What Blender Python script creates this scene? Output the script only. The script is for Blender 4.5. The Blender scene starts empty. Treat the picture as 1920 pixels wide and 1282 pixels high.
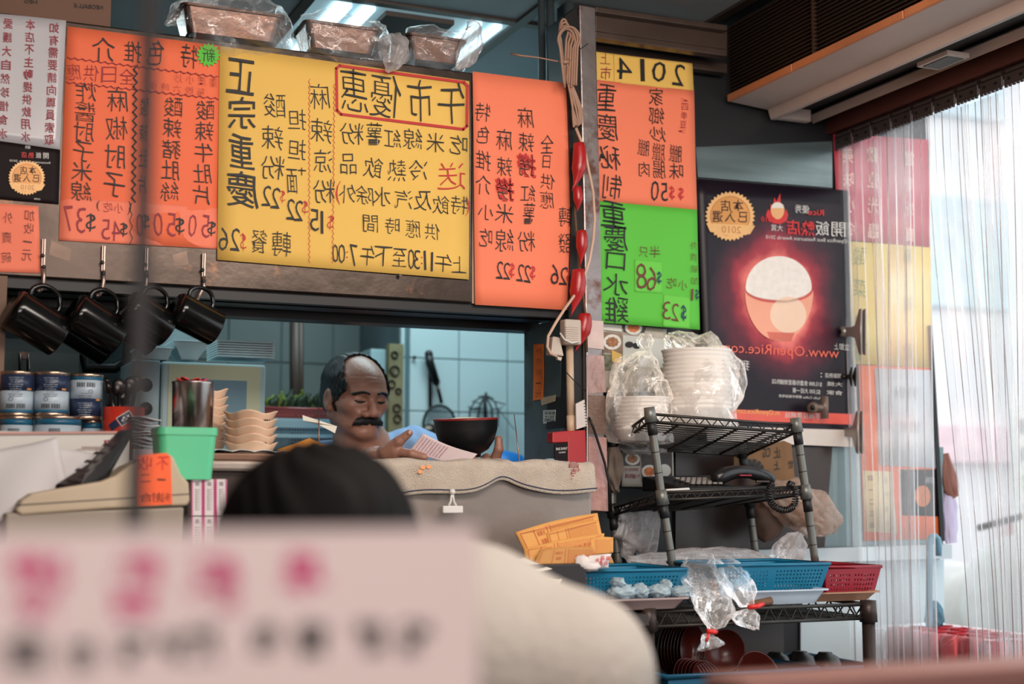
import bpy, math, random
import numpy as np
from mathutils import Vector as V, Matrix, noise
SC = bpy.context.scene
COL = SC.collection
PI = math.pi
R = math.radians
random.seed(7)
# ---------------------------------------------------------------- camera
YAW, PIT, F = R(23.4), R(6.25), 2667.0
CAM = V((0, 0, 1.25))
fw = V((math.sin(YAW)*math.cos(PIT), math.cos(YAW)*math.cos(PIT), math.sin(PIT)))
rt = V((math.cos(YAW), -math.sin(YAW), 0))
up = rt.cross(fw)
cd = bpy.data.cameras.new('camera')
cam = bpy.data.objects.new('camera', cd)
COL.objects.link(cam)
SC.camera = cam
cam.matrix_world = Matrix((( rt.x, up.x, -fw.x, CAM.x), (rt.y, up.y, -fw.y, CAM.y), (rt.z, up.z, -fw.z, CAM.z), (0, 0, 0, 1)))
cd.lens = 50.0
cd.sensor_width = 36.0
cd.clip_start = .02
cd.dof.use_dof = True
cd.dof.focus_distance = 3.02
cd.dof.aperture_fstop = 2.3
# ---------------------------------------------------------------- world, lights, exposure
w = bpy.data.worlds.new('world')
SC.world = w
w.use_nodes = True
w.node_tree.nodes['Background'].inputs[0].default_value = (.86, .95, 1.0, 1)
w.node_tree.nodes['Background'].inputs[1].default_value = 2.0
SC.view_settings.view_transform = 'Standard'
SC.view_settings.look = 'None'
SC.view_settings.exposure = 0.0
SC.view_settings.gamma = 1.0
SC.view_settings.use_curve_mapping = False
SC.cycles.max_bounces = 10
SC.cycles.transparent_max_bounces = 40
SC.cycles.caustics_reflective = False
SC.cycles.caustics_refractive = False
SC.cycles.sample_clamp_indirect = 4

def area(name, loc, target, sx, sy, power, col):
    l = bpy.data.lights.new(name, 'AREA')
    l.shape = 'RECTANGLE'; l.size = sx; l.size_y = sy; l.energy = power; l.color = col
    o = bpy.data.objects.new(name, l); COL.objects.link(o)
    o.location = loc
    o.rotation_euler = (V(target)-V(loc)).to_track_quat('-Z', 'Y').to_euler()
    return o
area('dining_lamp_or_fill', (1.1, 1.0, 2.3), (1.15, 2.3, .9), 1.2, .4, 27, (1, .88, .78))
area('dining_lamp_or_fill', (.1, 1.2, 2.3), (.2, 2.3, .9), .8, .3, 3.5, (1, .80, .66))
area('dining_lamp_or_fill', (.2, -1.5, 1.75), (.3, 1.2, 1.1), 1.4, .7, 44, (1, .88, .84))  # added fill from behind the camera, put in to brighten the foreground card
area('kitchen_lamp_light', (1.45, 3.62, 2.34), (1.5, 3.7, 0), .9, .5, 13, (.69, .94, 1))
area('kitchen_lamp_light', (.35, 3.6, 2.34), (.4, 3.6, 0), .5, .4, 5, (.69, .94, 1))

# ---------------------------------------------------------------- pixel helpers
def ray(px, py): return fw*F + rt*(px-960) + up*(641-py)
def P(px, py, Y):
    d = ray(px, py); return CAM + d*((Y-CAM.y)/d.y)
def PX(px, py, X):
    d = ray(px, py); return CAM + d*((X-CAM.x)/d.x)
def PZ(px, py, Z):
    d = ray(px, py); return CAM + d*((Z-CAM.z)/d.z)
def PD(px, py, D): return CAM + ray(px, py)*(D/F)
def mpp(p): return (V(p)-CAM).dot(fw)/F

# ---------------------------------------------------------------- colour and materials
def lin(c):
    return tuple((x/12.92 if x <= .04045 else ((x+.055)/1.055)**2.4) for x in [v/255 for v in c])
MATS = {}
def mat(name, col, rough=.5, metal=0, var=.12, scale=12, bump=0, bscale=60, stretch=(1, 1, 1), spot=None, spotcol=(60, 40, 30), spotscale=9, spec=.5, emit=0, sheen=0, trans=0, sss=0):
    if name in MATS: return MATS[name]
    m = bpy.data.materials.new(name); m.use_nodes = True
    nt = m.node_tree; N = nt.nodes; L = nt.links
    b = N['Principled BSDF']
    c = lin(col)
    b.inputs['Roughness'].default_value = rough
    b.inputs['Metallic'].default_value = metal
    b.inputs['Specular IOR Level'].default_value = spec
    tc = N.new('ShaderNodeTexCoord'); mp = N.new('ShaderNodeMapping'); mp.inputs['Scale'].default_value = stretch
    L.new(tc.outputs['Object'], mp.inputs['Vector'])
    nz = N.new('ShaderNodeTexNoise'); nz.inputs['Scale'].default_value = scale; nz.inputs['Detail'].default_value = 5
    L.new(mp.outputs[0], nz.inputs['Vector'])
    rp = N.new('ShaderNodeValToRGB')
    rp.color_ramp.elements[0].position = .3; rp.color_ramp.elements[1].position = .7
    rp.color_ramp.elements[0].color = tuple(x*(1-var) for x in c)+(1,)
    rp.color_ramp.elements[1].color = tuple(min(1, x*(1+var*.6)) for x in c)+(1,)
    L.new(nz.outputs['Fac'], rp.inputs['Fac'])
    out = rp.outputs['Color']
    if spot:
        n2 = N.new('ShaderNodeTexNoise'); n2.inputs['Scale'].default_value = spotscale; n2.inputs['Detail'].default_value = 8; n2.inputs['Roughness'].default_value = .65
        L.new(mp.outputs[0], n2.inputs['Vector'])
        r2 = N.new('ShaderNodeValToRGB'); r2.color_ramp.elements[0].position = 1-spot-.04; r2.color_ramp.elements[1].position = 1-spot+.05
        L.new(n2.outputs['Fac'], r2.inputs['Fac'])
        mx = N.new('ShaderNodeMix'); mx.data_type = 'RGBA'
        L.new(r2.outputs['Color'], mx.inputs[0]); L.new(out, mx.inputs[6]); mx.inputs[7].default_value = lin(spotcol)+(1,)
        out = mx.outputs[2]
    L.new(out, b.inputs['Base Color'])
    if bump:
        n3 = N.new('ShaderNodeTexNoise'); n3.inputs['Scale'].default_value = bscale; n3.inputs['Detail'].default_value = 4
        L.new(mp.outputs[0], n3.inputs['Vector'])
        bp = N.new('ShaderNodeBump'); bp.inputs['Strength'].default_value = bump; bp.inputs['Distance'].default_value = .01
        L.new(n3.outputs['Fac'], bp.inputs['Height']); L.new(bp.outputs[0], b.inputs['Normal'])
    if emit:
        b.inputs['Emission Color'].default_value = c+(1,); b.inputs['Emission Strength'].default_value = emit
    if sheen: b.inputs['Sheen Weight'].default_value = sheen
    if sss:
        b.inputs['Subsurface Weight'].default_value = sss; b.inputs['Subsurface Radius'].default_value = (.02, .008, .004); b.inputs['Subsurface Scale'].default_value = .3
    if trans:
        tl = N.new('ShaderNodeBsdfTranslucent'); ms = N.new('ShaderNodeMixShader'); ms.inputs[0].default_value = trans
        L.new(out, tl.inputs[0]); L.new(b.outputs[0], ms.inputs[1]); L.new(tl.outputs[0], ms.inputs[2])
        L.new(ms.outputs[0], N['Material Output'].inputs['Surface'])
    MATS[name] = m
    return m
def film(name, col=(235, 235, 235), milky=.3, gloss=.25, rough=.12, bump=.6, bscale=40, stretch=(1, 1, 1), trl=False):
    """thin clear plastic: transparent, a little milky, with glossy wrinkles"""
    if name in MATS: return MATS[name]
    m = bpy.data.materials.new(name); m.use_nodes = True
    nt = m.node_tree; N = nt.nodes; L = nt.links
    N.remove(N['Principled BSDF'])
    tc = N.new('ShaderNodeTexCoord'); mp = N.new('ShaderNodeMapping'); mp.inputs['Scale'].default_value = stretch
    L.new(tc.outputs['Object'], mp.inputs['Vector'])
    nz = N.new('ShaderNodeTexNoise'); nz.inputs['Scale'].default_value = bscale; nz.inputs['Detail'].default_value = 5; nz.inputs['Distortion'].default_value = 1.2
    L.new(mp.outputs[0], nz.inputs['Vector'])
    bp = N.new('ShaderNodeBump'); bp.inputs['Strength'].default_value = bump; bp.inputs['Distance'].default_value = .01
    L.new(nz.outputs['Fac'], bp.inputs['Height'])
    tr = N.new('ShaderNodeBsdfTransparent'); tr.inputs[0].default_value = (.97, .97, .97, 1)
    df = N.new('ShaderNodeBsdfDiffuse'); df.inputs[0].default_value = lin(col)+(1,)
    tl = N.new('ShaderNodeBsdfTranslucent'); tl.inputs[0].default_value = lin(col)+(1,)
    gl = N.new('ShaderNodeBsdfGlossy'); gl.inputs['Roughness'].default_value = rough
    L.new(bp.outputs[0], gl.inputs['Normal'])
    a = N.new('ShaderNodeMixShader'); a.inputs[0].default_value = .65 if trl else .5
    L.new(df.outputs[0], a.inputs[1]); L.new(tl.outputs[0], a.inputs[2])
    b = N.new('ShaderNodeMixShader')
    mr = N.new('ShaderNodeMapRange'); mr.inputs[1].default_value = .35; mr.inputs[2].default_value = .75; mr.inputs[3].default_value = milky*.6; mr.inputs[4].default_value = min(1, milky*1.7)
    L.new(nz.outputs['Fac'], mr.inputs[0]); L.new(mr.outputs[0], b.inputs[0])
    L.new(tr.outputs[0], b.inputs[1]); L.new(a.outputs[0], b.inputs[2])
    fr = N.new('ShaderNodeFresnel'); fr.inputs[0].default_value = 1.4; L.new(bp.outputs[0], fr.inputs['Normal'])
    mm = N.new('ShaderNodeMath'); mm.operation = 'MULTIPLY_ADD'; mm.inputs[1].default_value = gloss; mm.inputs[2].default_value = gloss*.05
    L.new(fr.outputs[0], mm.inputs[0]); L.new(mm.outputs[0], gl.inputs['Color'])
    c = N.new('ShaderNodeAddShader'); L.new(b.outputs[0], c.inputs[0]); L.new(gl.outputs[0], c.inputs[1])
    L.new(c.outputs[0], N['Material Output'].inputs['Surface'])
    MATS[name] = m
    return m

# ---------------------------------------------------------------- mesh builder
class MB:
    def __init__(s): s.v = []; s.f = []; s.m = []; s.cur = 0
    def add(s, vs, fs):
        b = len(s.v); s.v += [V(x) for x in vs]; s.f += [tuple(b+i for i in f) for f in fs]; s.m += [s.cur]*len(fs); return s
    def hexa(s, p):   # 8 points: bottom 4 then top 4
        return s.add(p, [(3, 2, 1, 0), (4, 5, 6, 7), (0, 1, 5, 4), (1, 2, 6, 5), (2, 3, 7, 6), (3, 0, 4, 7)])
    def box(s, a, b):
        (x0, y0, z0), (x1, y1, z1) = a, b
        return s.hexa([(x0, y0, z0), (x1, y0, z0), (x1, y1, z0), (x0, y1, z0), (x0, y0, z1), (x1, y0, z1), (x1, y1, z1), (x0, y1, z1)])
    def cbox(s, c, size, M=None):
        M = M or Matrix.Identity(3); h = [x/2 for x in size]; c = V(c)
        q = [(-1, -1, -1), (1, -1, -1), (1, 1, -1), (-1, 1, -1), (-1, -1, 1), (1, -1, 1), (1, 1, 1), (-1, 1, 1)]
        return s.hexa([c + M @ V((a*h[0], b*h[1], d*h[2])) for a, b, d in q])
    def slab(s, pts, off):   # planar polygon extruded by vector off
        n = len(pts); off = V(off)
        vs = [V(p) for p in pts] + [V(p)+off for p in pts]
        fs = [tuple(range(n)), tuple(range(2*n-1, n-1, -1))] + [(i, i+n, (i+1) % n+n, (i+1) % n) for i in range(n)]
        return s.add(vs, fs)
    def tube(s, pts, r, n=8, closed=False, cap=True):
        pts = [V(p) for p in pts]; k = len(pts)
        rs = r if isinstance(r, (list, tuple)) else [r]*k
        b = len(s.v); prev = None
        for i, p in enumerate(pts):
            if closed: t = pts[(i+1) % k]-pts[i-1]
            else: t = pts[min(i+1, k-1)]-pts[max(i-1, 0)]
            if t.length < 1e-9: t = V((0, 0, 1))
            t.normalize()
            if prev is None:
                a = t.orthogonal().normalized()
            else:
                a = prev - t*prev.dot(t)
                a = a.normalized() if a.length > 1e-6 else t.orthogonal().normalized()
            prev = a; c = t.cross(a)
            s.v += [p + (a*math.cos(2*PI*j/n)+c*math.sin(2*PI*j/n))*rs[i] for j in range(n)]
        m = k if closed else k-1
        for i in range(m):
            for j in range(n):
                q = ((i+1) % k)
                s.f.append((b+i*n+j, b+i*n+(j+1) % n, b+q*n+(j+1) % n, b+q*n+j)); s.m.append(s.cur)
        if cap and not closed:
            s.f.append(tuple(b+j for j in range(n-1, -1, -1))); s.m.append(s.cur)
            s.f.append(tuple(b+(k-1)*n+j for j in range(n))); s.m.append(s.cur)
        return s
    def lathe(s, prof, c, M=None, n=28, rad=None):   # prof: (r, z); rad(angle, t) multiplies radius
        M = M or Matrix.Identity(3); c = V(c); b = len(s.v); k = len(prof)
        for i, (r, z) in enumerate(prof):
            for j in range(n):
                a = 2*PI*j/n; q = r*(rad(a, i/(k-1)) if rad else 1)
                s.v.append(c + M @ V((q*math.cos(a), q*math.sin(a), z)))
        for i in range(k-1):
            for j in range(n):
                s.f.append((b+i*n+j, b+i*n+(j+1) % n, b+(i+1)*n+(j+1) % n, b+(i+1)*n+j)); s.m.append(s.cur)
        return s
    def grid(s, fn, nu, nv, skip=None):
        b = len(s.v)
        s.v += [V(fn(i/nu, j/nv)) for j in range(nv+1) for i in range(nu+1)]
        for j in range(nv):
            for i in range(nu):
                if skip and skip(i, j): continue
                q = b+j*(nu+1)+i
                s.f.append((q, q+1, q+nu+2, q+nu+1)); s.m.append(s.cur)
        return s
    def ball(s, c, r, M=None, nu=16, nv=10, fn=None):
        M = M or Matrix.Identity(3); c = V(c)
        if not isinstance(r, (tuple, list)): r = (r, r, r)
        def g(u, v):
            a = 2*PI*u; t = PI*v; d = V((math.sin(t)*math.cos(a), math.sin(t)*math.sin(a), math.cos(t)))
            k = fn(d) if fn else 1
            return c + M @ V((d.x*r[0]*k, d.y*r[1]*k, d.z*r[2]*k))
        return s.grid(g, nu, nv)
    def build(s, name, mats, parent=None, smooth=False, mods=()):
        if not isinstance(mats, (list, tuple)): mats = [mats]
        if parent is not None: o0 = world_loc(parent)
        else:
            xs = [p.x for p in s.v]; ys = [p.y for p in s.v]; zs = [p.z for p in s.v]
            o0 = V(((min(xs)+max(xs))/2, (min(ys)+max(ys))/2, min(zs)))
        me = bpy.data.meshes.new(name)
        me.from_pydata([tuple(p-o0) for p in s.v], [], s.f)
        for m in mats: me.materials.append(m)
        me.polygons.foreach_set('material_index', s.m)
        if smooth: me.polygons.foreach_set('use_smooth', [True]*len(me.polygons))
        me.update()
        return link(name, me, parent, o0, mods)
def world_loc(o):
    l = V(o.location)
    while o.parent: o = o.parent; l += V(o.location)
    return l
def link(name, me, parent, o0, mods=()):
    o = bpy.data.objects.new(name, me); COL.objects.link(o)
    if parent is not None: o.parent = parent
    else: o.location = o0
    for kind, kw in mods:
        md = o.modifiers.new(kind.lower(), kind)
        for k, x in kw.items(): setattr(md, k, x)
    return o
BEV = lambda w, s=2: ('BEVEL', dict(width=w, segments=s, limit_method='ANGLE', angle_limit=R(40)))
SOL = lambda t: ('SOLIDIFY', dict(thickness=t, offset=0))
def tag(o, label, cat, group=None, kind=None):
    if label: o['label'] = label
    if cat: o['category'] = cat
    if group: o['group'] = group
    if kind: o['kind'] = kind
    return o
def thing(name, loc, label, cat, group=None):
    o = bpy.data.objects.new(name, None); o.empty_display_size = .05; COL.objects.link(o); o.location = V(loc)
    return tag(o, label, cat, group)
def struct(o): o['kind'] = 'structure'; return o
def stuff(o): o['kind'] = 'stuff'; return o
ORD = ['bottom', 'second', 'third', 'fourth', 'fifth', 'sixth', 'seventh', 'eighth', 'ninth', 'tenth', 'eleventh', 'twelfth', 'thirteenth', 'fourteenth']
def axm(z, x=None):   # rotation whose local Z is z
    z = V(z).normalized(); x = V(x) if x is not None else z.orthogonal()
    x = (x - z*x.dot(z)).normalized(); y = z.cross(x)
    return Matrix(((x.x, y.x, z.x), (x.y, y.y, z.y), (x.z, y.z, z.z)))
def copy_tree(o, parent=None, loc=None):
    c = o.copy(); COL.objects.link(c)
    if parent is not None: c.parent = parent
    if loc is not None: c.location = loc
    for ch in list(o.children): copy_tree(ch, c)
    return c

# ---------------------------------------------------------------- writing
FC = bpy.data.curves.new('lettering_curve', 'FONT'); FO = bpy.data.objects.new('lettering_curve', FC); COL.objects.link(FO)
GL = {}
def glyph(ch, off):
    k = (ch, off)
    if k not in GL:
        FC.body = ch; FC.resolution_u = 2; FC.offset = off
        dg = bpy.context.evaluated_depsgraph_get()
        m = bpy.data.meshes.new_from_object(FO.evaluated_get(dg))
        xs = [v.co.x for v in m.vertices]; ys = [v.co.y for v in m.vertices]
        x0, x1, y0, y1 = min(xs), max(xs), min(ys), max(ys)
        GL[k] = ([((v.co.x-x0)/max(x1-x0, 1e-6)-.5, .5-(v.co.y-y0)/max(y1-y0, 1e-6)) for v in m.vertices], [tuple(p.vertices) for p in m.polygons], (x1-x0)/max(y1-y0, 1e-6))
        bpy.data.meshes.remove(m)
    return GL[k]
def text(mb, items, Y, slope=.09, off=-.012, jit=.06, proj=None):
    """items: (string, cx, cy, h[, w]) in photo pixels, written mirror-wise on the plane y = Y"""
    proj = proj or (lambda x, y: P(x, y, Y))
    for it in items:
        ch, cx, cy, h = it[:4]
        g, fs, asp = glyph(ch, off)
        wd = it[4] if len(it) > 4 else (h*.92 if len(ch) == 1 and ord(ch) > 1000 else h*asp)
        if ch == '一': wd, h = h*.8, h*.14
        sh = random.uniform(-.5, 1)*jit*2; ro = random.uniform(-1, 1)*jit
        ph = random.uniform(0, 9)
        vs = []
        for (u, v) in g:
            u2 = -u; v2 = v
            wob = jit*.35
            u2 += wob*math.sin(5*v+ph); v2 += wob*math.sin(5*u+ph*1.7)
            x = u2*wd - sh*v2*h*.6; y = v2*h + ro*x
            vs.append(proj(cx+x, cy+y+slope*x))
        mb.add(vs, fs)
def chain(s, x0, y0, x1, y1, h, w=None):
    n = len(s); return [(c, x0+(x1-x0)*i/max(1, n-1), y0+(y1-y0)*i/max(1, n-1), h)+((w,) if w else ()) for i, c in enumerate(s) if c != ' ']
def ribbon(mb, pts, wpx, Y, closed=False, proj=None):
    proj = proj or (lambda x, y: P(x, y, Y))
    k = len(pts)
    for i in range(k if closed else k-1):
        a = V((*pts[i], 0)); b = V((*pts[(i+1) % k], 0)); t = (b-a)
        if t.length < 1e-6: continue
        t.normalize(); n = V((-t.y, t.x, 0))*wpx/2; e = t*wpx*.4
        q = [a-e+n, b+e+n, b+e-n, a-e-n]
        mb.add([proj(p.x, p.y) for p in q], [(0, 1, 2, 3)])
def zig(x0, y0, x1, y1, step, amp):
    L = math.hypot(x1-x0, y1-y0); n = max(2, int(L/step)); tx, ty = (x1-x0)/L, (y1-y0)/L
    return [(x0+(x1-x0)*i/n-ty*amp*(1 if i % 2 else -1), y0+(y1-y0)*i/n+tx*amp*(1 if i % 2 else -1)) for i in range(n+1)]
def disc(mb, cx, cy, rx, ry, Y, n=32, star=0, proj=None):
    proj = proj or (lambda x, y: P(x, y, Y))
    mb.add([proj(cx+rx*math.cos(2*PI*i/n)*(1-star*(i % 2)), cy+ry*math.sin(2*PI*i/n)*(1-star*(i % 2))) for i in range(n)], [tuple(range(n-1, -1, -1))])
def paper(name, quad, Y, m, parent=None, t=.0006, curl=.003, nu=12, nv=12, seed=1):
    """sheet whose outline is given in photo pixels on the plane y = Y, slightly uneven"""
    mb = MB(); (a, b, c, d) = quad   # TL TR BR BL
    def g(u, v):
        x = (a[0]*(1-u)+b[0]*u)*(1-v)+(d[0]*(1-u)+c[0]*u)*v; y = (a[1]*(1-u)+b[1]*u)*(1-v)+(d[1]*(1-u)+c[1]*u)*v
        return P(x, y, Y+.0012) + V((0, .001*math.sin(u*7+seed)*math.sin(v*5+seed*2)*curl/.003, 0))
    mb.grid(g, nu, nv)
    return mb.build(name, m, parent, True, [SOL(t)])

# ---------------------------------------------------------------- implicit surfaces (figures)
def smin(a, b, k): 
    h = np.clip(.5+.5*(b-a)/k, 0, 1); return b*(1-h)+a*h-k*h*(1-h)
def cone(p, a, b, ra, rb):
    a = np.array(a, np.float32); b = np.array(b, np.float32); d = b-a; L = float(d@d)+1e-9
    t = np.clip(((p-a)@d)/L, 0, 1); return np.linalg.norm(p-a-t[:, None]*d, axis=1)-(ra+(rb-ra)*t)
def ell(p, c, r, M=None):
    q = p-np.array(c, np.float32)
    if M is not None: q = q@np.array(M, np.float32)
    r = np.array(r, np.float32); k0 = np.linalg.norm(q/r, axis=1); k1 = np.linalg.norm(q/(r*r), axis=1)+1e-9
    return k0*(k0-1)/k1
def snet(fn, lo, hi, h):
    lo = np.array(lo, np.float32); hi = np.array(hi, np.float32); B = 8
    nb = np.ceil((hi-lo)/(h*B)).astype(int); n = nb*B
    A = np.empty(tuple(n), np.float32)
    I = np.stack(np.meshgrid(*[np.arange(k) for k in nb], indexing='ij'), -1).reshape(-1, 3)
    d = fn((lo+(I+.5)*h*B).astype(np.float32))
    A.reshape(nb[0], B, nb[1], B, nb[2], B)[...] = np.sign(d).reshape(nb[0], 1, nb[1], 1, nb[2], 1)
    keep = I[np.abs(d) < h*B*1.3+.012]
    o = np.stack(np.meshgrid(*[np.arange(B)]*3, indexing='ij'), -1).reshape(-1, 3)
    for s in range(0, len(keep), 400):
        kk = keep[s:s+400]; idx = (kk[:, None, :]*B+o[None]).reshape(-1, 3)
        A[idx[:, 0], idx[:, 1], idx[:, 2]] = fn((lo+idx*h).astype(np.float32))
    S = A < 0
    c = np.zeros(tuple(n-1), np.int8)
    for i in (0, 1):
        for j in (0, 1):
            for k in (0, 1): c += S[i:n[0]-1+i, j:n[1]-1+j, k:n[2]-1+k]
    cells = np.argwhere((c > 0) & (c < 8)); acc = np.zeros((len(cells), 3)); cnt = np.zeros(len(cells))
    cor = [(i, j, k) for i in (0, 1) for j in (0, 1) for k in (0, 1)]
    for a in cor:
        for ax in range(3):
            if a[ax]: continue
            b = list(a); b[ax] = 1
            va = A[tuple((cells+a).T)]; vb = A[tuple((cells+b).T)]; m = (va < 0) != (vb < 0)
            t = np.where(m, va/(va-vb+1e-12), 0); q = np.array(a, float)+t[:, None]*(np.array(b)-np.array(a)); acc[m] += q[m]; cnt[m] += 1
    vs = lo+(cells+acc/cnt[:, None])*h
    ID = -np.ones(tuple(n-1), np.int32); ID[tuple(cells.T)] = np.arange(len(cells))
    F_ = []
    for ax in range(3):
        u, v = (ax+1) % 3, (ax+2) % 3
        sl = [slice(1, k-1) for k in n]; s2 = list(sl); s2[ax] = slice(2, n[ax])
        sl0 = tuple(sl)
        a = S[sl0]; b = S[tuple(s2)]; e = np.argwhere(a != b)+1
        ins = S[tuple(e.T)]
        du = np.zeros(3, int); du[u] = 1; dv = np.zeros(3, int); dv[v] = 1
        ok = np.all(e < n-1, axis=1); e = e[ok]; ins = ins[ok]
        q = np.stack([ID[tuple((e-du-dv).T)], ID[tuple((e-dv).T)], ID[tuple(e.T)], ID[tuple((e-du).T)]], 1)
        q[~ins] = q[~ins][:, ::-1]; F_.append(q)
    fs = np.concatenate(F_); fs = fs[(fs >= 0).all(1)]
    return vs, fs
def smesh(name, fn, lo, hi, h, m, parent, mods=()):
    vs, fs = snet(fn, lo, hi, h); o0 = world_loc(parent) if parent is not None else V((0, 0, 0))
    me = bpy.data.meshes.new(name); me.from_pydata((vs-np.array(o0)).tolist(), [], fs.tolist()); me.materials.append(m)
    me.polygons.foreach_set('use_smooth', [True]*len(me.polygons)); me.update()
    return link(name, me, parent, o0, mods)
def loft(mb, pts, radii, n=40, folds=9, amp=.12, seed=0, flat=None, xdir=None, rough=.05):
    """crumpled bag skin along an axis; radii (rx, ry)"""
    pts = [V(p) for p in pts]; k = len(pts); M = 5
    P2, R2 = [], []
    for i in range(k-1):
        for j in range(M):
            t = j/M; s = t*t*(3-2*t)
            P2.append(pts[i].lerp(pts[i+1], t)); a, b = radii[i], radii[i+1]; R2.append((a[0]+(b[0]-a[0])*s, a[1]+(b[1]-a[1])*s))
    P2.append(pts[-1]); R2.append(radii[-1])
    K = len(P2); b0 = len(mb.v)
    x0 = V(xdir) if xdir is not None else V((1, 0, 0))
    for i, p in enumerate(P2):
        t = (P2[min(i+1, K-1)]-P2[max(i-1, 0)]).normalized(); x = (x0-t*x0.dot(t)).normalized(); y = t.cross(x)
        for j in range(n):
            a = 2*PI*j/n
            f = 1+amp*math.sin(folds*a+2*math.sin(i*.25+seed)+seed)+amp*.6*math.sin((folds*2+3)*a+i*.2+seed*3)+rough*6*noise.noise(p*28+V((math.cos(a)*2, math.sin(a)*2, seed)))
            mb.v.append(p+x*math.cos(a)*R2[i][0]*f+y*math.sin(a)*R2[i][1]*f)
    for i in range(K-1):
        for j in range(n):
            mb.f.append((b0+i*n+j, b0+i*n+(j+1) % n, b0+(i+1)*n+(j+1) % n, b0+(i+1)*n+j)); mb.m.append(mb.cur)
# ================================================================ materials
steel = mat('steel_fascia', (74, 64, 58), .26, .85, .45, 5, .05, 30, spot=.36, spotcol=(105, 78, 62), spotscale=12)
steel_dark = mat('steel_dark', (62, 52, 48), .4, .6, .3, 6)
black_metal = mat('black_metal', (26, 25, 25), .45, .3, .2)
col_metal = mat('column_metal', (150, 140, 138), .35, .8, .3, 7, .1, 40, spot=.42, spotcol=(110, 75, 66), spotscale=7)
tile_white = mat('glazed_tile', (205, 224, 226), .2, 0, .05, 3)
tile_shaded = mat('shaded_glazed_tile', (112, 120, 118), .4, 0, .12, 3)  # same glazed tile, the shade of the left bay put into its colour
grout = mat('grout', (120, 130, 130), .9)
teal_wall = mat('teal_painted_wall', (98, 112, 116), .55, 0, .15, 3)
ceil_m = mat('ceiling_panel_metal', (176, 188, 192), .5, .1, .2, 2)
tbar = mat('ceiling_tee_metal', (84, 74, 68), .4, .5)
floor_m = mat('floor_tile_brown', (96, 84, 78), .5, 0, .2, 3)
wall_m = mat('dining_wall_cream', (150, 132, 120), .7, 0, .1, 3)
white_plastic = mat('white_plastic', (222, 218, 212), .4)
black_ink = mat('black_ink', (24, 22, 22), .6, var=0)
red_ink = mat('red_ink', (196, 40, 40), .6, var=0)
maroon_ink = mat('maroon_ink', (150, 34, 52), .6, var=0)
# ================================================================ room shell
def pbox(mb, x0, y0, x1, y1, Y, dep):
    a = P(x0, y1, Y); b = P(x1, y0, Y); mb.box((a.x, Y, a.z), (b.x, Y+dep, b.z))
def wall(name, a, b, m): return struct(MB().box(a, b).build(name, m))
wall('floor', (-2.2, -2.1, -.1), (2.3, 5.0, 0), floor_m)
wall('wall_left', (-2.3, -2.1, 0), (-2.2, 5.0, 2.44), wall_m)
wall('wall_rear', (-2.2, -2.2, 0), (2.3, -2.1, 2.44), wall_m)
wall('wall_right', (2.24, -2.1, 0), (2.34, .35, 2.44), wall_m)
wall('wall_kitchen_right', (2.24, 3.06, 0), (2.34, 5.0, 2.44), teal_wall)
wall('wall_back', (-2.3, 4.64, 0), (1.43, 4.74, 2.44), teal_wall)
wb = wall('wall_back_right', (1.437, 4.216, 0), (2.24, 4.3, 2.44), teal_wall)
wall('wall_back_return', (1.437, 4.3, 0), (1.47, 4.64, 2.44), teal_wall)
rt_wall = wall('wall_kitchen_front', (-2.2, 2.87, 0), (1.36, 2.92, .9), steel_dark)
# tiles (bright bay and the shaded bay)
def tiles(parent, X0, w_, Z0, h_, Y, nx0, nx1, nz0, nz1, m, xmin, xmax):
    base = None
    for i in range(nx0, nx1):
        for k in range(nz0, nz1):
            a = max(X0+i*w_+.0018, xmin); b = min(X0+(i+1)*w_-.0018, xmax)
            if b-a < .02: continue
            mb = MB().box((a, Y-.006, Z0+k*h_+.0018), (b, Y, Z0+(k+1)*h_-.0018))
            mb.build('tile', m, parent, False, [BEV(.0015, 1)])
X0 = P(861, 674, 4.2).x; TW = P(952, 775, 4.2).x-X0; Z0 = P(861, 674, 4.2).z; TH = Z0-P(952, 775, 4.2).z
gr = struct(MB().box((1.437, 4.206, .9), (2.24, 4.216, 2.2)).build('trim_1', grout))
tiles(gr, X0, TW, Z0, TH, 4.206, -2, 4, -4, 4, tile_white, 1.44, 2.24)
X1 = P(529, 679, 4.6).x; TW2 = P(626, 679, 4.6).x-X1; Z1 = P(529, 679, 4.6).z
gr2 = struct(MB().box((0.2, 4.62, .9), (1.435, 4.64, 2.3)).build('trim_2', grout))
tiles(gr2, X1, TW2, Z1, TW2, 4.62, -5, 2, -3, 3, tile_shaded, .2, 1.434)
# ceiling with panels and tee bars
cl = struct(MB().box((-2.3, -2.2, 2.46), (2.34, 5.0, 2.52)).build('ceiling', mat('ceiling_void', (40, 42, 44), .9)))
CZ = 2.44
gx = [0.865-.53*k for k in range(5, -1, -1)]+[1.40, 1.84]
gy = [3.19-.53*k for k in range(9, -1, -1)]+[3.72, 4.25]
for i in range(len(gx)-1):
    for j in range(len(gy)-1):
        if (i, j) == (5+0, 9): pass
        if abs(gx[i]-.865) < .01 and abs(gy[j]-3.19) < .01: continue      # ceiling light sits here
        MB().box((gx[i]+.012, gy[j]+.012, CZ+.004), (gx[i+1]-.012, gy[j+1]-.012, CZ+.018)).build('ceiling_panel', ceil_m, cl)
for x in gx: MB().box((x-.013, -1.6, CZ-.004), (x+.013, 4.64, CZ+.004)).build('tee_bar', tbar, cl)
for y in gy: MB().box((-1.8, y-.013, CZ-.003), (1.84, y+.013, CZ+.003)).build('tee_bar', tbar, cl)
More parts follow.
